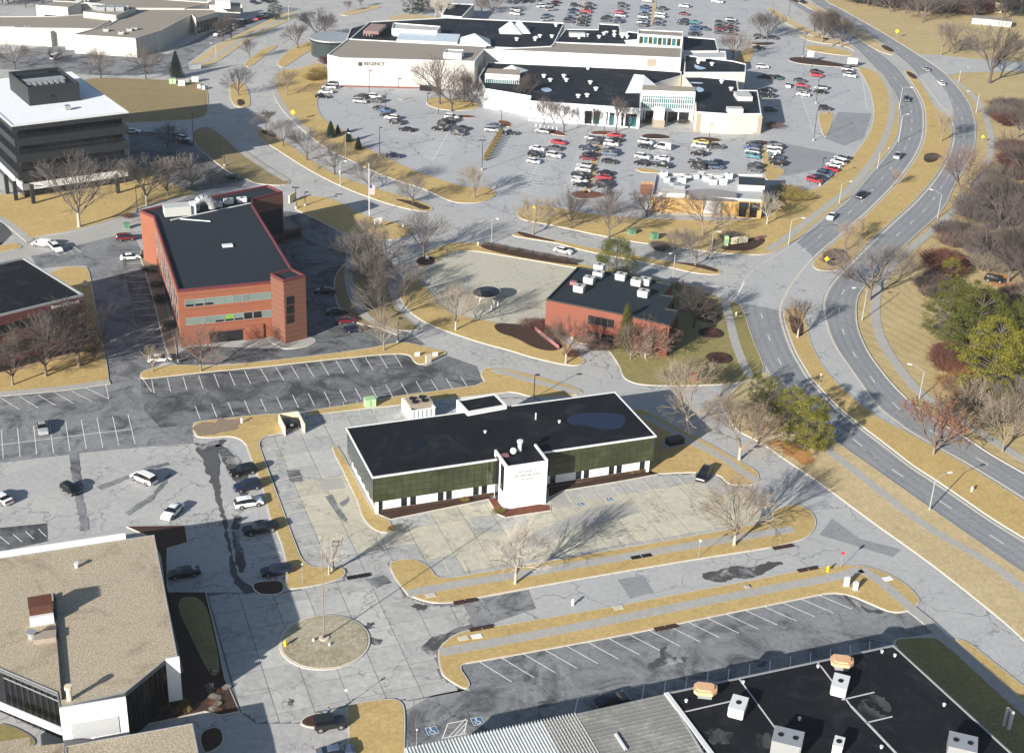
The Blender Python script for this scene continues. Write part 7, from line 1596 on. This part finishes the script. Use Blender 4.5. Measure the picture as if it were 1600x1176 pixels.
row('cars on the lot curve','row on the lot curve above the restaurant',(22,6),[(1315,250,'suv','silver'),(1310,256,'suv','white'),(1303,261,'sedan','white'),(1299,267,'sedan','red'),(1290,271,'sedan','steel'),(1287,276,'suv','steel'),(1280,280,'sedan','navy'),(1272,285,'suv','red')])
row('back lot column one','column one of the back lot',(14,-1),[(869,6,'sedan','maroon'),(864,10,'sedan','charcoal'),(857,11,'suv','silver'),(847,12,'suv','white'),(861,17,'suv','silver'),(855,27,'sedan','steel'),(853,33,'suv','silver')])
row('back lot column two','column two of the back lot',(16,1),[(899,11,'suv','charcoal'),(895,18,'sedan','navy'),(892,25,'suv','steel'),(890,31,'sedan','navy'),(888,36,'suv','grey')]); row('back lot column three','column three of the back lot',(16,2),[(922,9,'sedan','charcoal'),(918,15,'suv','black'),(916,20,'sedan','red'),(913,26,'suv','grey'),(912,31,'sedan','charcoal'),(911,36,'suv','black'),(909,41,'sedan','charcoal')])
row('back lot column four','column four of the back lot',(18,2),[(973,10,'suv','charcoal'),(973,15,'sedan','grey'),(967,22,'suv','red'),(970,27,'suv','silver'),(966,32,'sedan','steel'),(964,36,'suv','navy')]); row('back lot column five','column five of the back lot',(16,1),[(948,29,'sedan','charcoal'),(946,34,'suv','grey')])
row('back lot column six','column six of the back lot',(16,2),[(1012,4,'suv','silver'),(1008,13,'sedan','navy'),(1008,18,'suv','blue'),(1006,24,'sedan','charcoal'),(1005,29,'suv','silver'),(1005,34,'sedan','steel'),(1004,38,'suv','silver'),(1003,42,'suv','grey')]); row('back lot column seven','column seven of the back lot',(16,2),[(1033,16,'suv','charcoal'),(1032,23,'sedan','silver'),(1031,28,'suv','white'),(1030,35,'suv','grey'),(1029,40,'sedan','navy')])
row('back lot column eight','column eight of the back lot',(14,2),[(1069,12,'suv','white'),(1069,24,'sedan','maroon'),(1068,35,'suv','navy'),(1066,39,'suv','charcoal')]); row('back lot column nine','column nine of the back lot',(16,1),[(1085,37,'sedan','teal'),(1086,42,'sedan','steel'),(1085,47,'suv','blue'),(1084,51,'sedan','steel'),(1083,56,'suv','charcoal')]); car((1102,47),(10,4),'sedan','steel','steel blue sedan crossing the back lot aisle'); car((1121,5),(18,2),'van','white','white van near the top of the back lot'); car((1142,33),(12,1),'suv','silver','silver car above the tenth back lot column')
row('back lot column ten','column ten of the back lot',(14,1),[(1125,38,'suv','grey'),(1125,43,'sedan','charcoal'),(1124,48,'suv','maroon'),(1123,53,'sedan','grey')]); row('back lot column eleven','column eleven of the back lot',(14,1),[(1144,38,'suv','grey'),(1143,44,'sedan','maroon'),(1143,49,'suv','charcoal'),(1141,55,'sedan','grey')]); car((1186,60),(16,2),'suv','charcoal','charcoal sport utility below the back corner tree')
row('front cars of the back lot','top row behind the mall roof',(14,2),[(836,2,'suv','grey'),(824,4,'sedan','black'),(811,5,'suv','charcoal'),(798,6,'sedan','navy'),(806,18,'suv','silver'),(805,24,'suv','white')]); car((1160,0),(14,2),'suv','charcoal','charcoal car at the top edge above the back lot')
# ================================================================ POLES, SIGNS, SMALL THINGS
def cobra(base, elbow, tip, label, grp='cobra head street lights', mat='metal', box=False):
    b = U(*base); h = hgt(b, elbow[1]); e = empty('street_lamp', (b.x, b.y, 0)); tag(e, label, 'street lamp', grp)
    t = U(tip[0], tip[1], h+.6); d = Vector((t.x-b.x, t.y-b.y)); L = min(4.0, max(1.2, d.length)); d = d.normalized()*L
    mb = MB(); mb.tube((0, 0, 0), (0, 0, h), .13, .09, 8); mb.lathe([(.2, 0), (.2, .4), (.13, .5)], 8); mb.ob('pole', e, M[mat])
    mb = MB(); prev = Vector((0, 0, h-.1))
    for k in range(1, 5):
        s_ = k/4; q = Vector((d.x*s_, d.y*s_, h-.1+.8*math.sin(s_*math.pi/2))); mb.tube(prev, q, .05, n=6); prev = q
    mb.ob('arm', e, M[mat]); a = math.atan2(d.y, d.x); hd = MB(); hd.box(-.1, .75, -.17, .17, -.1, .08); o = hd.ob('lamp_head', e, M['white_metal' if mat == 'metal' else mat]); o.location = (d.x, d.y, h+.7); o.rotation_euler = (0, 0, a)
    return e
for k, (b, el, tp, lb) in enumerate((((1452,797),(1461,748),(1482,739),'pale arm street light in front of the lower arterial'),((1436,623),(1441,580),(1424,570),'pale street light beside the path below the slope'),((1347,500),(1352,452),(1336,450),'pale street light under the huge grey tree'),((1465,340),(1470,304),(1457,297),'pale street light between far carriageway and path'),((1232,382),(1237,344),(1253,341),'pale street light at the side street corner'),((1311,318),(1314,288),(1328,284),'pale street light on the mall sidewalk, middle'),((1405,170),(1410,138),(1423,137),'pale street light before the grey sport utility'),((1525,176),(1528,146),(1514,143),'pale street light at the top of the path'),((1498,128),(1502,110),(1512,106),'pale street light by the side road'),((1371,264),(1374,238),(1388,232),'thin street light beside the curving sidewalk'),((1051,440),(1053,398),(1053,395),'slim pale pole in the verge behind the small brick office'),((768,380),(767,344),(776,342),'pale street light at the central crossing'),((1404,222),(1407,182),(1417,179),'pale street light at the arterial bend top'),((1110,405),(1112,365),(1120,362),'thin pole hidden by the median tree'),((532,290),(531,255),(536,252),'pale pole at the boulevard kerb'),((540,245),(538,210),(544,208),'pale thin pole by the small conifers'),((338,92),(337,70),(331,68),'pale light on the upper verge'),((452,48),(452,8),(452,5),'pale pole at the upper office lot'))):
    cobra(b, el, tp, lb)
def lot_lamp(base, top, label, heads=1, mat='frame_dark'):
    b = U(*base); h = hgt(b, top[1]); e = empty('lot_lamp', (b.x, b.y, 0)); tag(e, label, 'lamp post', 'parking lot lamp posts')
    mb = MB(); mb.tube((0, 0, 0), (0, 0, h), .10, .08, 8); mb.ob('pole', e, M[mat]); MB().lathe([(.32, 0), (.32, .7), (.28, .75)], 10).ob('footing', e, M['walk'])
    for k in range(heads):
        s_ = 1 if k == 0 else -1; m_ = MB(); m_.box(s_*.1 if s_ > 0 else -.95, .95 if s_ > 0 else -.1, -.22, .22, h-.12, h+.08); m_.ob('lamp_head', e, M[mat])
    return e
for b, t, hds, lb in (((622,535),(622,497),1,'dark lamp post where the drive meets the curving street'),((834,623),(835,585),1,'dark lamp post behind the white office roof'),((303,226),(301,178),1,'dark lamp post at the small dark lot'),((351,260),(349,208),1,'dark lamp post on the dry bank'),((463,326),(461,293),2,'double dark lamp by the beige sign wall'),((577,150),(576,110),1,'tall dark lamp before the grey mall wall panel'),((602,170),(601,147),1,'dark lamp beside the first mall bays'),((593,243),(593,199),1,'dark lamp at the mall lot kerb'),((753,266),(753,219),2,'double lamp at the near end of the conifer divider'),((783,206),(782,172),2,'double lamp at the far end of the conifer divider'),((943,222),(945,176),1,'dark lamp before the mall front, left'),((1106,236),(1107,194),1,'brown lamp before the cream mall wall'),((1254,90),(1255,53),1,'dark lamp by the east lot entrance'),((1267,118),(1267,92),1,'dark lamp at the third east lot column'),((1275,162),(1279,122),1,'dark lamp beside the silver car, east lot'),((1271,220),(1275,172),1,'dark lamp at the grass wedge'),((1281,290),(1284,247),1,'dark lamp at the curved row of cars'),((215,332),(213,290),1,'dark lamp by the orange office back corner'),((521,892),(522,845),1,'dark lamp at the lot end beside the small pale tree'),((921,300),(921,260),1,'dark lamp at the end of the golden divider'),((1232,28),(1233,0),1,'dark lamp at the top of the back lot'),((279,566),(275,528),1,'dark lamp at the side strip end'),((668,164),(668,146),1,'dark lamp at the planted mall corner'),((477,322),(477,300),1,'globe lamp by the brick screen wall')):
    lot_lamp(b, t, lb, hds)
# flag pole in the round island, sign posts
b = U(506.5,998); h = hgt(b, 843); e = empty('flagpole', (b.x, b.y, .2)); tag(e, 'tall bare pole in the middle of the round island', 'flagpole')
MB().tube((0,0,0),(0,0,h),.10,.06,8).ob('pole', e, M['wood']); MB().lathe([(.75,0),(.75,.12),(.5,.14)],16).ob('ring', e, M['kerb']); MB().lathe([(.25,0),(.2,.5)],10).ob('socket', e, M['rust'])
for px, lb in (((490,1002),'small white ground light left of the flagpole'),((515,1009),'small white ground light right of the flagpole')): 
    o = MB().lathe([(.2,0),(.2,.3),(.12,.34)],8).ob('ground_light', None, M['white_metal']); c = U(*px); o.location = (c.x,c.y,.2); tag(o, lb, 'light')
def hydrant(px, label, mat='yellowpaint', s_=1.0):
    c = U(*px); e = empty('fire_hydrant', (c.x, c.y, .1), .4, s_*1.3); tag(e, label, 'hydrant'); m_ = MB(); m_.lathe([(.20,0),(.20,.08),(.13,.1),(.13,.55),(.17,.57),(.15,.68),(.05,.78)],10); m_.tube((-.25,0,.45),(.25,0,.45),.07,n=6); m_.tube((0,0,.45),(0,-.25,.45),.08,n=6); m_.ob('barrel', e, M[mat])
for px, lb, mt in (((446,1010),'yellow hydrant at the left rim of the round island','yellowpaint'),((1518,768),'pale yellow hydrant on the wide lower median','cream'),((531,272),'pale hydrant on the boulevard median','cream'),((1293,893),'yellow hydrant on the long island near the corner','yellowpaint'),((895,945),'white hydrant post at the street centre patch','white'),((630,356),'white hydrant on the golden mound','white'),((378,661),'white post in the rough strip by the dark lot','white'),((747,384),'pale hydrant at the verge above the beige lot','cream'),((1150,494),'pale hydrant on the brick office verge','cream')): hydrant(px, lb, mt)
def cabinet(px, sx, sy, h, mat, label, a=None, cat='utility box', nm='utility_box', z0=.12):
    c = U(*px); e = empty(nm, (c.x, c.y, z0), ang if a is None else a); tag(e, label, cat); MB().box(-sx/2,sx/2,-sy/2,sy/2,.1,h).box(-sx/2-.04,sx/2+.04,-sy/2-.04,sy/2+.04,h,h+.06).ob('cabinet', e, M[mat]); MB().box(-sx/2-.15,sx/2+.15,-sy/2-.15,sy/2+.15,0,.1).ob('plinth', e, M['walk']); MB().box(-sx*.03,sx*.03,-sy/2-.02,-sy/2,.2,h-.1).ob('door_seam', e, M['black'])
cabinet((578,634),2.0,1.6,1.5,'green_pale','pale green transformer box behind the white office'); cabinet((1022,374),1.7,1.5,1.6,'green_box','green transformer box on the restaurant verge'); cabinet((987,366),1.7,1.4,1.2,'green_box','dark green transformer left of the larger one'); cabinet((1322,916),.7,.5,1.5,'white','white utility cabinet on the long island, upper one'); cabinet((1336,922),.6,.5,1.3,'white','white utility cabinet on the long island, lower one'); cabinet((1167,918+0),.01+.6,.5,.2,'walk','flat concrete lid on the long island')
for px, lb in (((724,998),'pale flat vault lid near the island left end'),((745,995),'white flat vault lid beside the pale one'),((673,931),'light stone lid on the strip south of the lot'),((1387,905),'white flat vault lid near the street corner'),((966,950),'small dark rimmed lid on the long island')):
    c = U(*px); o = MB().box(-.75,.75,-.5,.5,0,.06).ob('vault_lid', None, M['white' if 'white' in lb else 'kerb']); o.location = (c.x,c.y,.15); o.rotation_euler = (0,0,ang); tag(o, lb, 'vault lid')
M['drain'] = plain('rusty_grating', (.045, .022, .018), .9, var=.5, sc=2)
for px, lb in (((727,940),'rusty twin storm drain at the upper kerb by the roundabout'),((752,982),'rusty twin storm drain at the lower kerb by the roundabout'),((1223,855),'rusty twin storm drain at the right end of the strip'),((1262,890),'rusty twin storm drain on the long island top'),((1040,981),'rusty drain box at the striped lot kerb'),((1002,870),'dark kerb inlet south of the office lot'),((560,901),'dark kerb inlet left of the strip')):
    c = U(*px); e = empty('storm_drain', (c.x,c.y,.10), ang); tag(e, lb, 'storm drain'); 
    for s_ in (-1, 1): MB().box(s_*.95-.85,s_*.95+.85,-.45,.45,0,.09).ob('lid', e, M['drain' if 'rusty' in lb else 'black'])
def board_sign(a, b, z0, z1, mat, label, txt=None, tm='letter_white', th=.12, posts=True, name='sign', fr=None):
    A = U(*a); B = U(*b); F = Fac(A, B); e = empty(name, (0, 0, 0)); tag(e, label, 'sign'); F.box('panel', 0, F.L, z0, z1, -th, 0, M[mat], e)
    if posts:
        for s_ in (.08, .92): F.box('post', F.L*s_-.06, F.L*s_+.06, 0, z0, -th, 0, M['frame_dark' if fr is None else fr], e)
    if txt: text(txt, F, F.L/2, (z0+z1)/2, (z1-z0)*.5, M[tm], e)
    return e
board_sign((1133,384),(1168,380),.1,1.9,'cream','long beige entrance sign wall in the mulch bed',None,posts=False,th=.5)
c = U(1134,384); o = boxat('sign_pillar', c, 1.0, 1.0, .1, 2.6, 0, M['green_pale']); tag(o, 'pale green pillar at the left of the beige entrance sign', 'pillar')
for k, (x, y) in enumerate(((1182,376),(1187,374),(1190,372))): shrub((x,y),.8,.7,'pink','pink flower clump beside the beige sign, %s'%['left','middle','right'][k],'pink flowers',.2)
board_sign((453,318),(462,312),.1,2.2,'cream','beige sign wall on the golden mound',None,posts=False,th=.4,); board_sign((296,109),(314,108),.1,1.6,'white','low white sign wall by the spruce',None,posts=False,th=.3); board_sign((1070,597),(1089,597),.1,1.9,'brick_orange','orange brick sign by the street',None,posts=False,th=.6)
board_sign((1260,98),(1270,98),2.2,4.4,'white','white sign panel on posts, left of two by the hedge strip'); board_sign((1323,104),(1339,105),1.0,3.4,'cream','cream sign panel on posts, right of two by the hedge strip'); board_sign((585,358),(597,356),1.2,2.8,'white','white and blue sign under the crowded street trees'); board_sign((131,452),(137,451),.8,2.0,'white','small white sign at the dark brick office corner'); board_sign((665,408),(670,408),.5,1.3,'white','small white sign on the mulch tip'); board_sign((666,569),(674,567),.2,1.9,'tanwall','beige stone sign on the strip end beside the street',posts=False,th=.4); board_sign((255,1),(256,1),.1,.2,'white','tiny white marker at the top edge')
for px, lb in (((680,557),'leaning white board by the strip end'),((652,557),'pale flat lid on the strip end')): cabinet(px,1.0,.2,.8,'white',lb,None,'board','board')
# white frame sign at bottom right
e = empty('frame_sign', (0,0,0)); tag(e, 'white framed sign standing on the lower right lawn', 'sign'); F = Fac(U(1567,1133), U(1577,1141)); 
F.box('left_post', 0, .3, 0, 3.1, -.2, .2, M['white'], e); F.box('right_post', F.L-.3, F.L, 0, 3.1, -.2, .2, M['white'], e); F.box('top_bar', .18, F.L-.18, 2.9, 3.1, -.12, .12, M['white'], e); F.box('panel', .18, F.L-.18, .5, 2.9, -.03, .03, M['metal'], e)
def diamond(base, top, label, mat='yellowpaint', s_=1.0, octo=False):
    b = U(*base); h = max(2.0, hgt(b, top[1])); e = empty('road_sign', (b.x, b.y, 0)); tag(e, label, 'road sign'); MB().tube((0,0,0),(0,0,h),.04,n=6).ob('post', e, M['metal'])
    n = 8 if octo else 4; q = [(math.cos(2*math.pi*i/n+(math.pi/8 if octo else 0))*.5*s_, -.06, h-.3*s_+math.sin(2*math.pi*i/n+(math.pi/8 if octo else 0))*.5*s_) for i in range(n)]; q2 = [(x, -.02, z) for x, y, z in q]
    MB().add(q+q2, [tuple(range(n)), tuple(range(2*n-1, n-1, -1))]+[(i, n+i, n+(i+1)%n, (i+1)%n) for i in range(n)]).ob('plate', e, M[mat])
diamond((458,190),(458,173),'large yellow warning sign on the mall verge',s_=1.7); diamond((1400,60),(1400,47),'yellow warning sign beside the far carriageway',s_=1.8); diamond((1290,417),(1290,402),'yellow warning sign on the median nose',s_=1.3); diamond((1534,224),(1534,212),'orange yellow sign beside the path',s_=1.2); diamond((834,340),(835,322),'small yellow sign in front of the median west tree',s_=1.0); diamond((1313,888),(1314,862),'red and white stop sign at the frontage corner','red',.65,True); diamond((1091,872),(1090,843),'thin white sign post on the office strip','white',.5); diamond((1010,655),(1011,640),'small white sign at the office back sidewalk','white',.6); diamond((541,1102),(542,1076),'white sign post above the grass island','white',.5); diamond((651,1165),(660,1138),'leaning white post by the blue parking symbols','white',.3); diamond((473,912),(473,880),'thin pale post on the strip nose','white',.3); diamond((1280,605),(1280,584),'thin pale sign in the median','white',.4)
# flagpole with flag beside the boulevard
b = U(577,338); h = hgt(b, 255); e = empty('flagpole', (b.x,b.y,0)); tag(e, 'white flagpole with a drooping striped flag behind the orange office', 'flagpole'); MB().tube((0,0,0),(0,0,h),.12,.07,8).ob('pole', e, M['white_metal'])
M['flag_red'] = plain('flag_red', (.5,.05,.07), .8); M['flag_blue'] = plain('flag_blue', (.03,.05,.22), .8)
mb = MB(); hz = hgt(b, 303)
for k in range(13):
    x0 = .1+k*.11; 
    for j in range(6):
        z_ = hz+2.4-j*.42; dx = .06*math.sin(j*1.3+k); mb.add([(x0+dx,.03*math.sin(k*1.1+j),z_),(x0+.11+dx,.03*math.sin((k+1)*1.1+j),z_),(x0+.11+dx*.8,.03*math.sin((k+1)*1.1+j+1),z_-.42),(x0+dx*.8,.03*math.sin(k*1.1+j+1),z_-.42)],[(0,1,2,3)], 2 if j < 2 and k < 7 else k % 2)
o = ob('flag', mb.mesh('flag'), e, [M['flag_red'], M['white'], M['flag_blue']])
# oval canopy in the beige lot
e = empty('oval_canopy', (*U(760,470),0)); c = U(760,470); tag(e, 'dark oval canopy on white posts in the empty beige lot', 'canopy')
mb = MB(); n = 28; h0 = hgt(c, 456)
top_ = [(3.1*math.cos(2*math.pi*i/n)+ .5*math.sin(2*math.pi*i/n), 2.6*math.sin(2*math.pi*i/n), h0+.35*math.sin(2*math.pi*i/n)) for i in range(n)]
mb.add([(x*.93,y*.93,z+.06) for x,y,z in top_]+[(0,0,h0+.35)], [(i,(i+1)%n,n) for i in range(n)]); mb.ob('shade', e, paint('canopy_black', (.012,.014,.018), .25))
mb = MB(); mb.add(top_+[(x*.96,y*.96,z-.35) for x,y,z in top_], [(i,(i+1)%n,n+(i+1)%n,n+i) for i in range(n)]+[tuple(range(2*n-1,n-1,-1))]); mb.ob('rim', e, M['kerb'])
for x, y in ((-1.6,-1),(1.6,-1),(0,1.4)): MB().tube((x,y,0),(x*.6,y*.6,h0-.2),.12,n=8).ob('post', e, M['white_metal'])
for k,(x,y) in enumerate(((768,484),(778,478),(772,476))): 
    o = MB().lathe([(.18,0),(.18,1.0),(.1,1.1)],8).ob('bollard', None, M['white_metal']); c = U(x,y); o.location=(c.x,c.y,.01); tag(o,'white stake right of the oval canopy, %s'%['frontmost','rightmost','middle'][k],'bollard','stakes by the canopy')
# mall dumpsters, benches, crosses, entry post rows
for k,(x,y) in enumerate(((661,141),(670,142))): d = empty('dumpster', (*U(x,y),0), fa.ang); tag(d, 'black dumpster at the mall service corner, %s one'%['left','right'][k], 'dumpster'); MB().box(-1.2,1.2,-.9,.9,.1,1.5).ob('bin', d, M['black']); MB().box(-1.25,1.25,-.95,.95,1.5,1.6).ob('lid', d, M['dark_metal'])
for k in range(6): o = MB().lathe([(.15,0),(.15,1.0)],8).ob('bollard', None, M['white_metal']); c = U(870-k*6.5,204-k*1.0) if k<6 else None; o.location=(c.x,c.y,.1); tag(o,'white bollard on the reddish mulch island, %s from the right'%['first','second','third','fourth','fifth','sixth'][k],'bollard','bollards before the mall')
o = MB().box(-2.6,2.6,-1.0,1.0,0,.14).ob('concrete_ramp', None, M['walk']); c = U(634,154); o.location=(c.x,c.y,.01); o.rotation_euler=(0,0,.9); tag(o,'pale tapered concrete ramp island before the mall service corner','ramp')
# white rv-like trailer and pallets near complex
c = U(117,77); o = boxat('storage_container', c, 6, 2.6, .1, 2.8, .1, M['white']); tag(o, 'white box container beside the low complex', 'container')
for k,(x,y,m_) in enumerate(((270,131,'green_pale'),(284,134,'white'),(305,128,'white'),(311,138,'white'),(318,140,'white'),(293,128,'walk'))): cabinet((x,y),2.2 if k<3 else 1.0,1.4,1.6 if k<3 else 1.0,m_,'pale equipment box at the spruce foot, %s'%['leftmost green tinted','second','third, tallest white','small white low','rightmost small','low grey slab'][k],.2)
cabinet((233,405),1.5,1.0,1.0,'cream','cream planter box at the orange office side door'); cabinet((198,357),1.4,1.0,1.3,'green_box','green box at the lane beside the orange office')
o = MB().box(-1.0,1.0,-.3,.3,0,.5).ob('bench', None, M['wood']); c = U(1289,178); o.location=(c.x,c.y,.15); tag(o,'low dark bench on the grass wedge','bench')
# potted globe in gravel office court, lamp
lot_lamp((331,1074),(331,1045),'small globe lamp in the bed by the gravel roof office'); 
# ================================================================ PEOPLE
def person(px, ry, label, top, legs, skin=(.45,.27,.18), z0=.03, sc=1.0, facing=0.0):
    c = U(*px); e = empty('person', (c.x, c.y, z0), facing, sc); tag(e, label, 'person')
    J = [(0,0,.95,.13),(0,0,1.15,.135),(0,0,1.38,.16),(0,0,1.50,.065),(0,.0,1.60,.09),(0,.01,1.70,.095),
         (.19,0,1.42,.065),(.25,.02,1.15,.05),(.24,-.08,.92,.038),(.235,-.11,.83,.035),
         (-.19,0,1.42,.065),(-.26,-.02,1.15,.05),(-.22,-.15,.95,.038),(-.21,-.19,.86,.035),
         (.10,0,.90,.095),(.11,-.07,.50,.07),(.12,.02,.09,.048),(.12,-.14,.05,.045),
         (-.10,0,.90,.095),(-.11,.05,.50,.07),(-.12,.16,.10,.048),(-.12,.02,.05,.045)]
    E_ = [(0,1),(1,2),(2,3),(3,4),(4,5),(2,6),(6,7),(7,8),(8,9),(2,10),(10,11),(11,12),(12,13),(0,14),(14,15),(15,16),(16,17),(0,18),(18,19),(19,20),(20,21)]
    me = bpy.data.meshes.new('figure'); me.from_pydata([j[:3] for j in J], E_, []); o = bpy.data.objects.new('tmp', me); C.objects.link(o)
    sm = o.modifiers.new('s', 'SKIN'); sb = o.modifiers.new('u', 'SUBSURF'); sb.levels = 1; sb.render_levels = 1
    for i, j in enumerate(J): me.skin_vertices[0].data[i].radius = (j[3], j[3]*.85)
    me.skin_vertices[0].data[0].use_root = True
    dg = bpy.context.evaluated_depsgraph_get(); bm_ = bpy.data.meshes.new_from_object(o.evaluated_get(dg)); bpy.data.objects.remove(o)
    bm_.materials.clear()
    for col, nm in ((top, 'jacket'), (legs, 'trousers'), (skin, 'skin'), ((.02,.015,.012), 'shoes')): bm_.materials.append(plain(nm, col, .85))
    for p in bm_.polygons:
        z = p.center.z; p.material_index = 3 if z < .10 else 1 if z < .93 and abs(p.center.x) < .2 else 2 if (z > 1.5 or (z < .90)) else 0; p.use_smooth = True
    ob('body', bm_, e)
    mb = MB(); mb.lathe([(.098, -.02), (.108, .03), (.095, .09), (.05, .125)], 12, (0, .02, 1.68)); mb.ob('hair', e, plain('dark_hair', (.02,.014,.01), .9), True)
    fc = MB(); fc.box(-.012,.012,-.115,-.085,1.63,1.665); fc.box(-.045,-.02,-.095,-.08,1.67,1.685); fc.box(.02,.045,-.095,-.08,1.67,1.685); fc.ob('face', e, plain('face_detail', (.25,.13,.09), .8)); return e
person((514,1121),0,'person in a blue top and dark trousers standing by the off-roader',(.03,.14,.30),(.015,.02,.03),facing=.5)
person((685,178),0,'distant person in dark clothes crossing the mall lot',(.02,.02,.025),(.02,.02,.03),facing=2.0)
# ================================================================ HAZE
sx = [(-900,-120),(900,-120),(900,1500),(-900,1500)]
hm = bpy.data.materials.new('haze'); hm.use_nodes = True; t = hm.node_tree
for n_ in list(t.nodes):
    if n_.type == 'BSDF_PRINCIPLED': t.nodes.remove(n_)
pv = t.nodes.new('ShaderNodeVolumePrincipled'); pv.inputs['Color'].default_value = (.75,.84,1,1); pv.inputs['Density'].default_value = .00008; pv.inputs['Anisotropy'].default_value = .2
t.links.new(pv.outputs[0], t.nodes['Material Output'].inputs['Volume'])
hz_ = MB().box(-900,900,-120,1500,-1.2,128).ob('haze', None, hm); hz_['kind'] = 'stuff'; hz_['label'] = 'thin bluish winter haze over the office park'; hz_['category'] = 'haze'

# ---- same-label members of small groups get their place along the row
ORD = ['first','second','third','fourth','fifth','sixth','seventh','eighth','ninth','tenth','eleventh','twelfth','thirteenth','fourteenth','fifteenth','sixteenth','seventeenth','eighteenth','nineteenth','twentieth']
def projX(v):
    d = Vector(v)-Vector((0, 0, CH)); return 800+FPX*d.dot(RT)/d.dot(fw)
bylab = {}
for o in bpy.data.objects:
    if o.parent is None and o.get('group') and o.get('label'): bylab.setdefault(o['label'], []).append(o)
for lb, os_ in bylab.items():
    if 1 < len(os_) <= 20 and len(lb.split()) <= 12:
        os_.sort(key=lambda q: projX(q.location))
        for k, o in enumerate(os_): o['label'] = lb+', %s from the left' % ORD[k]
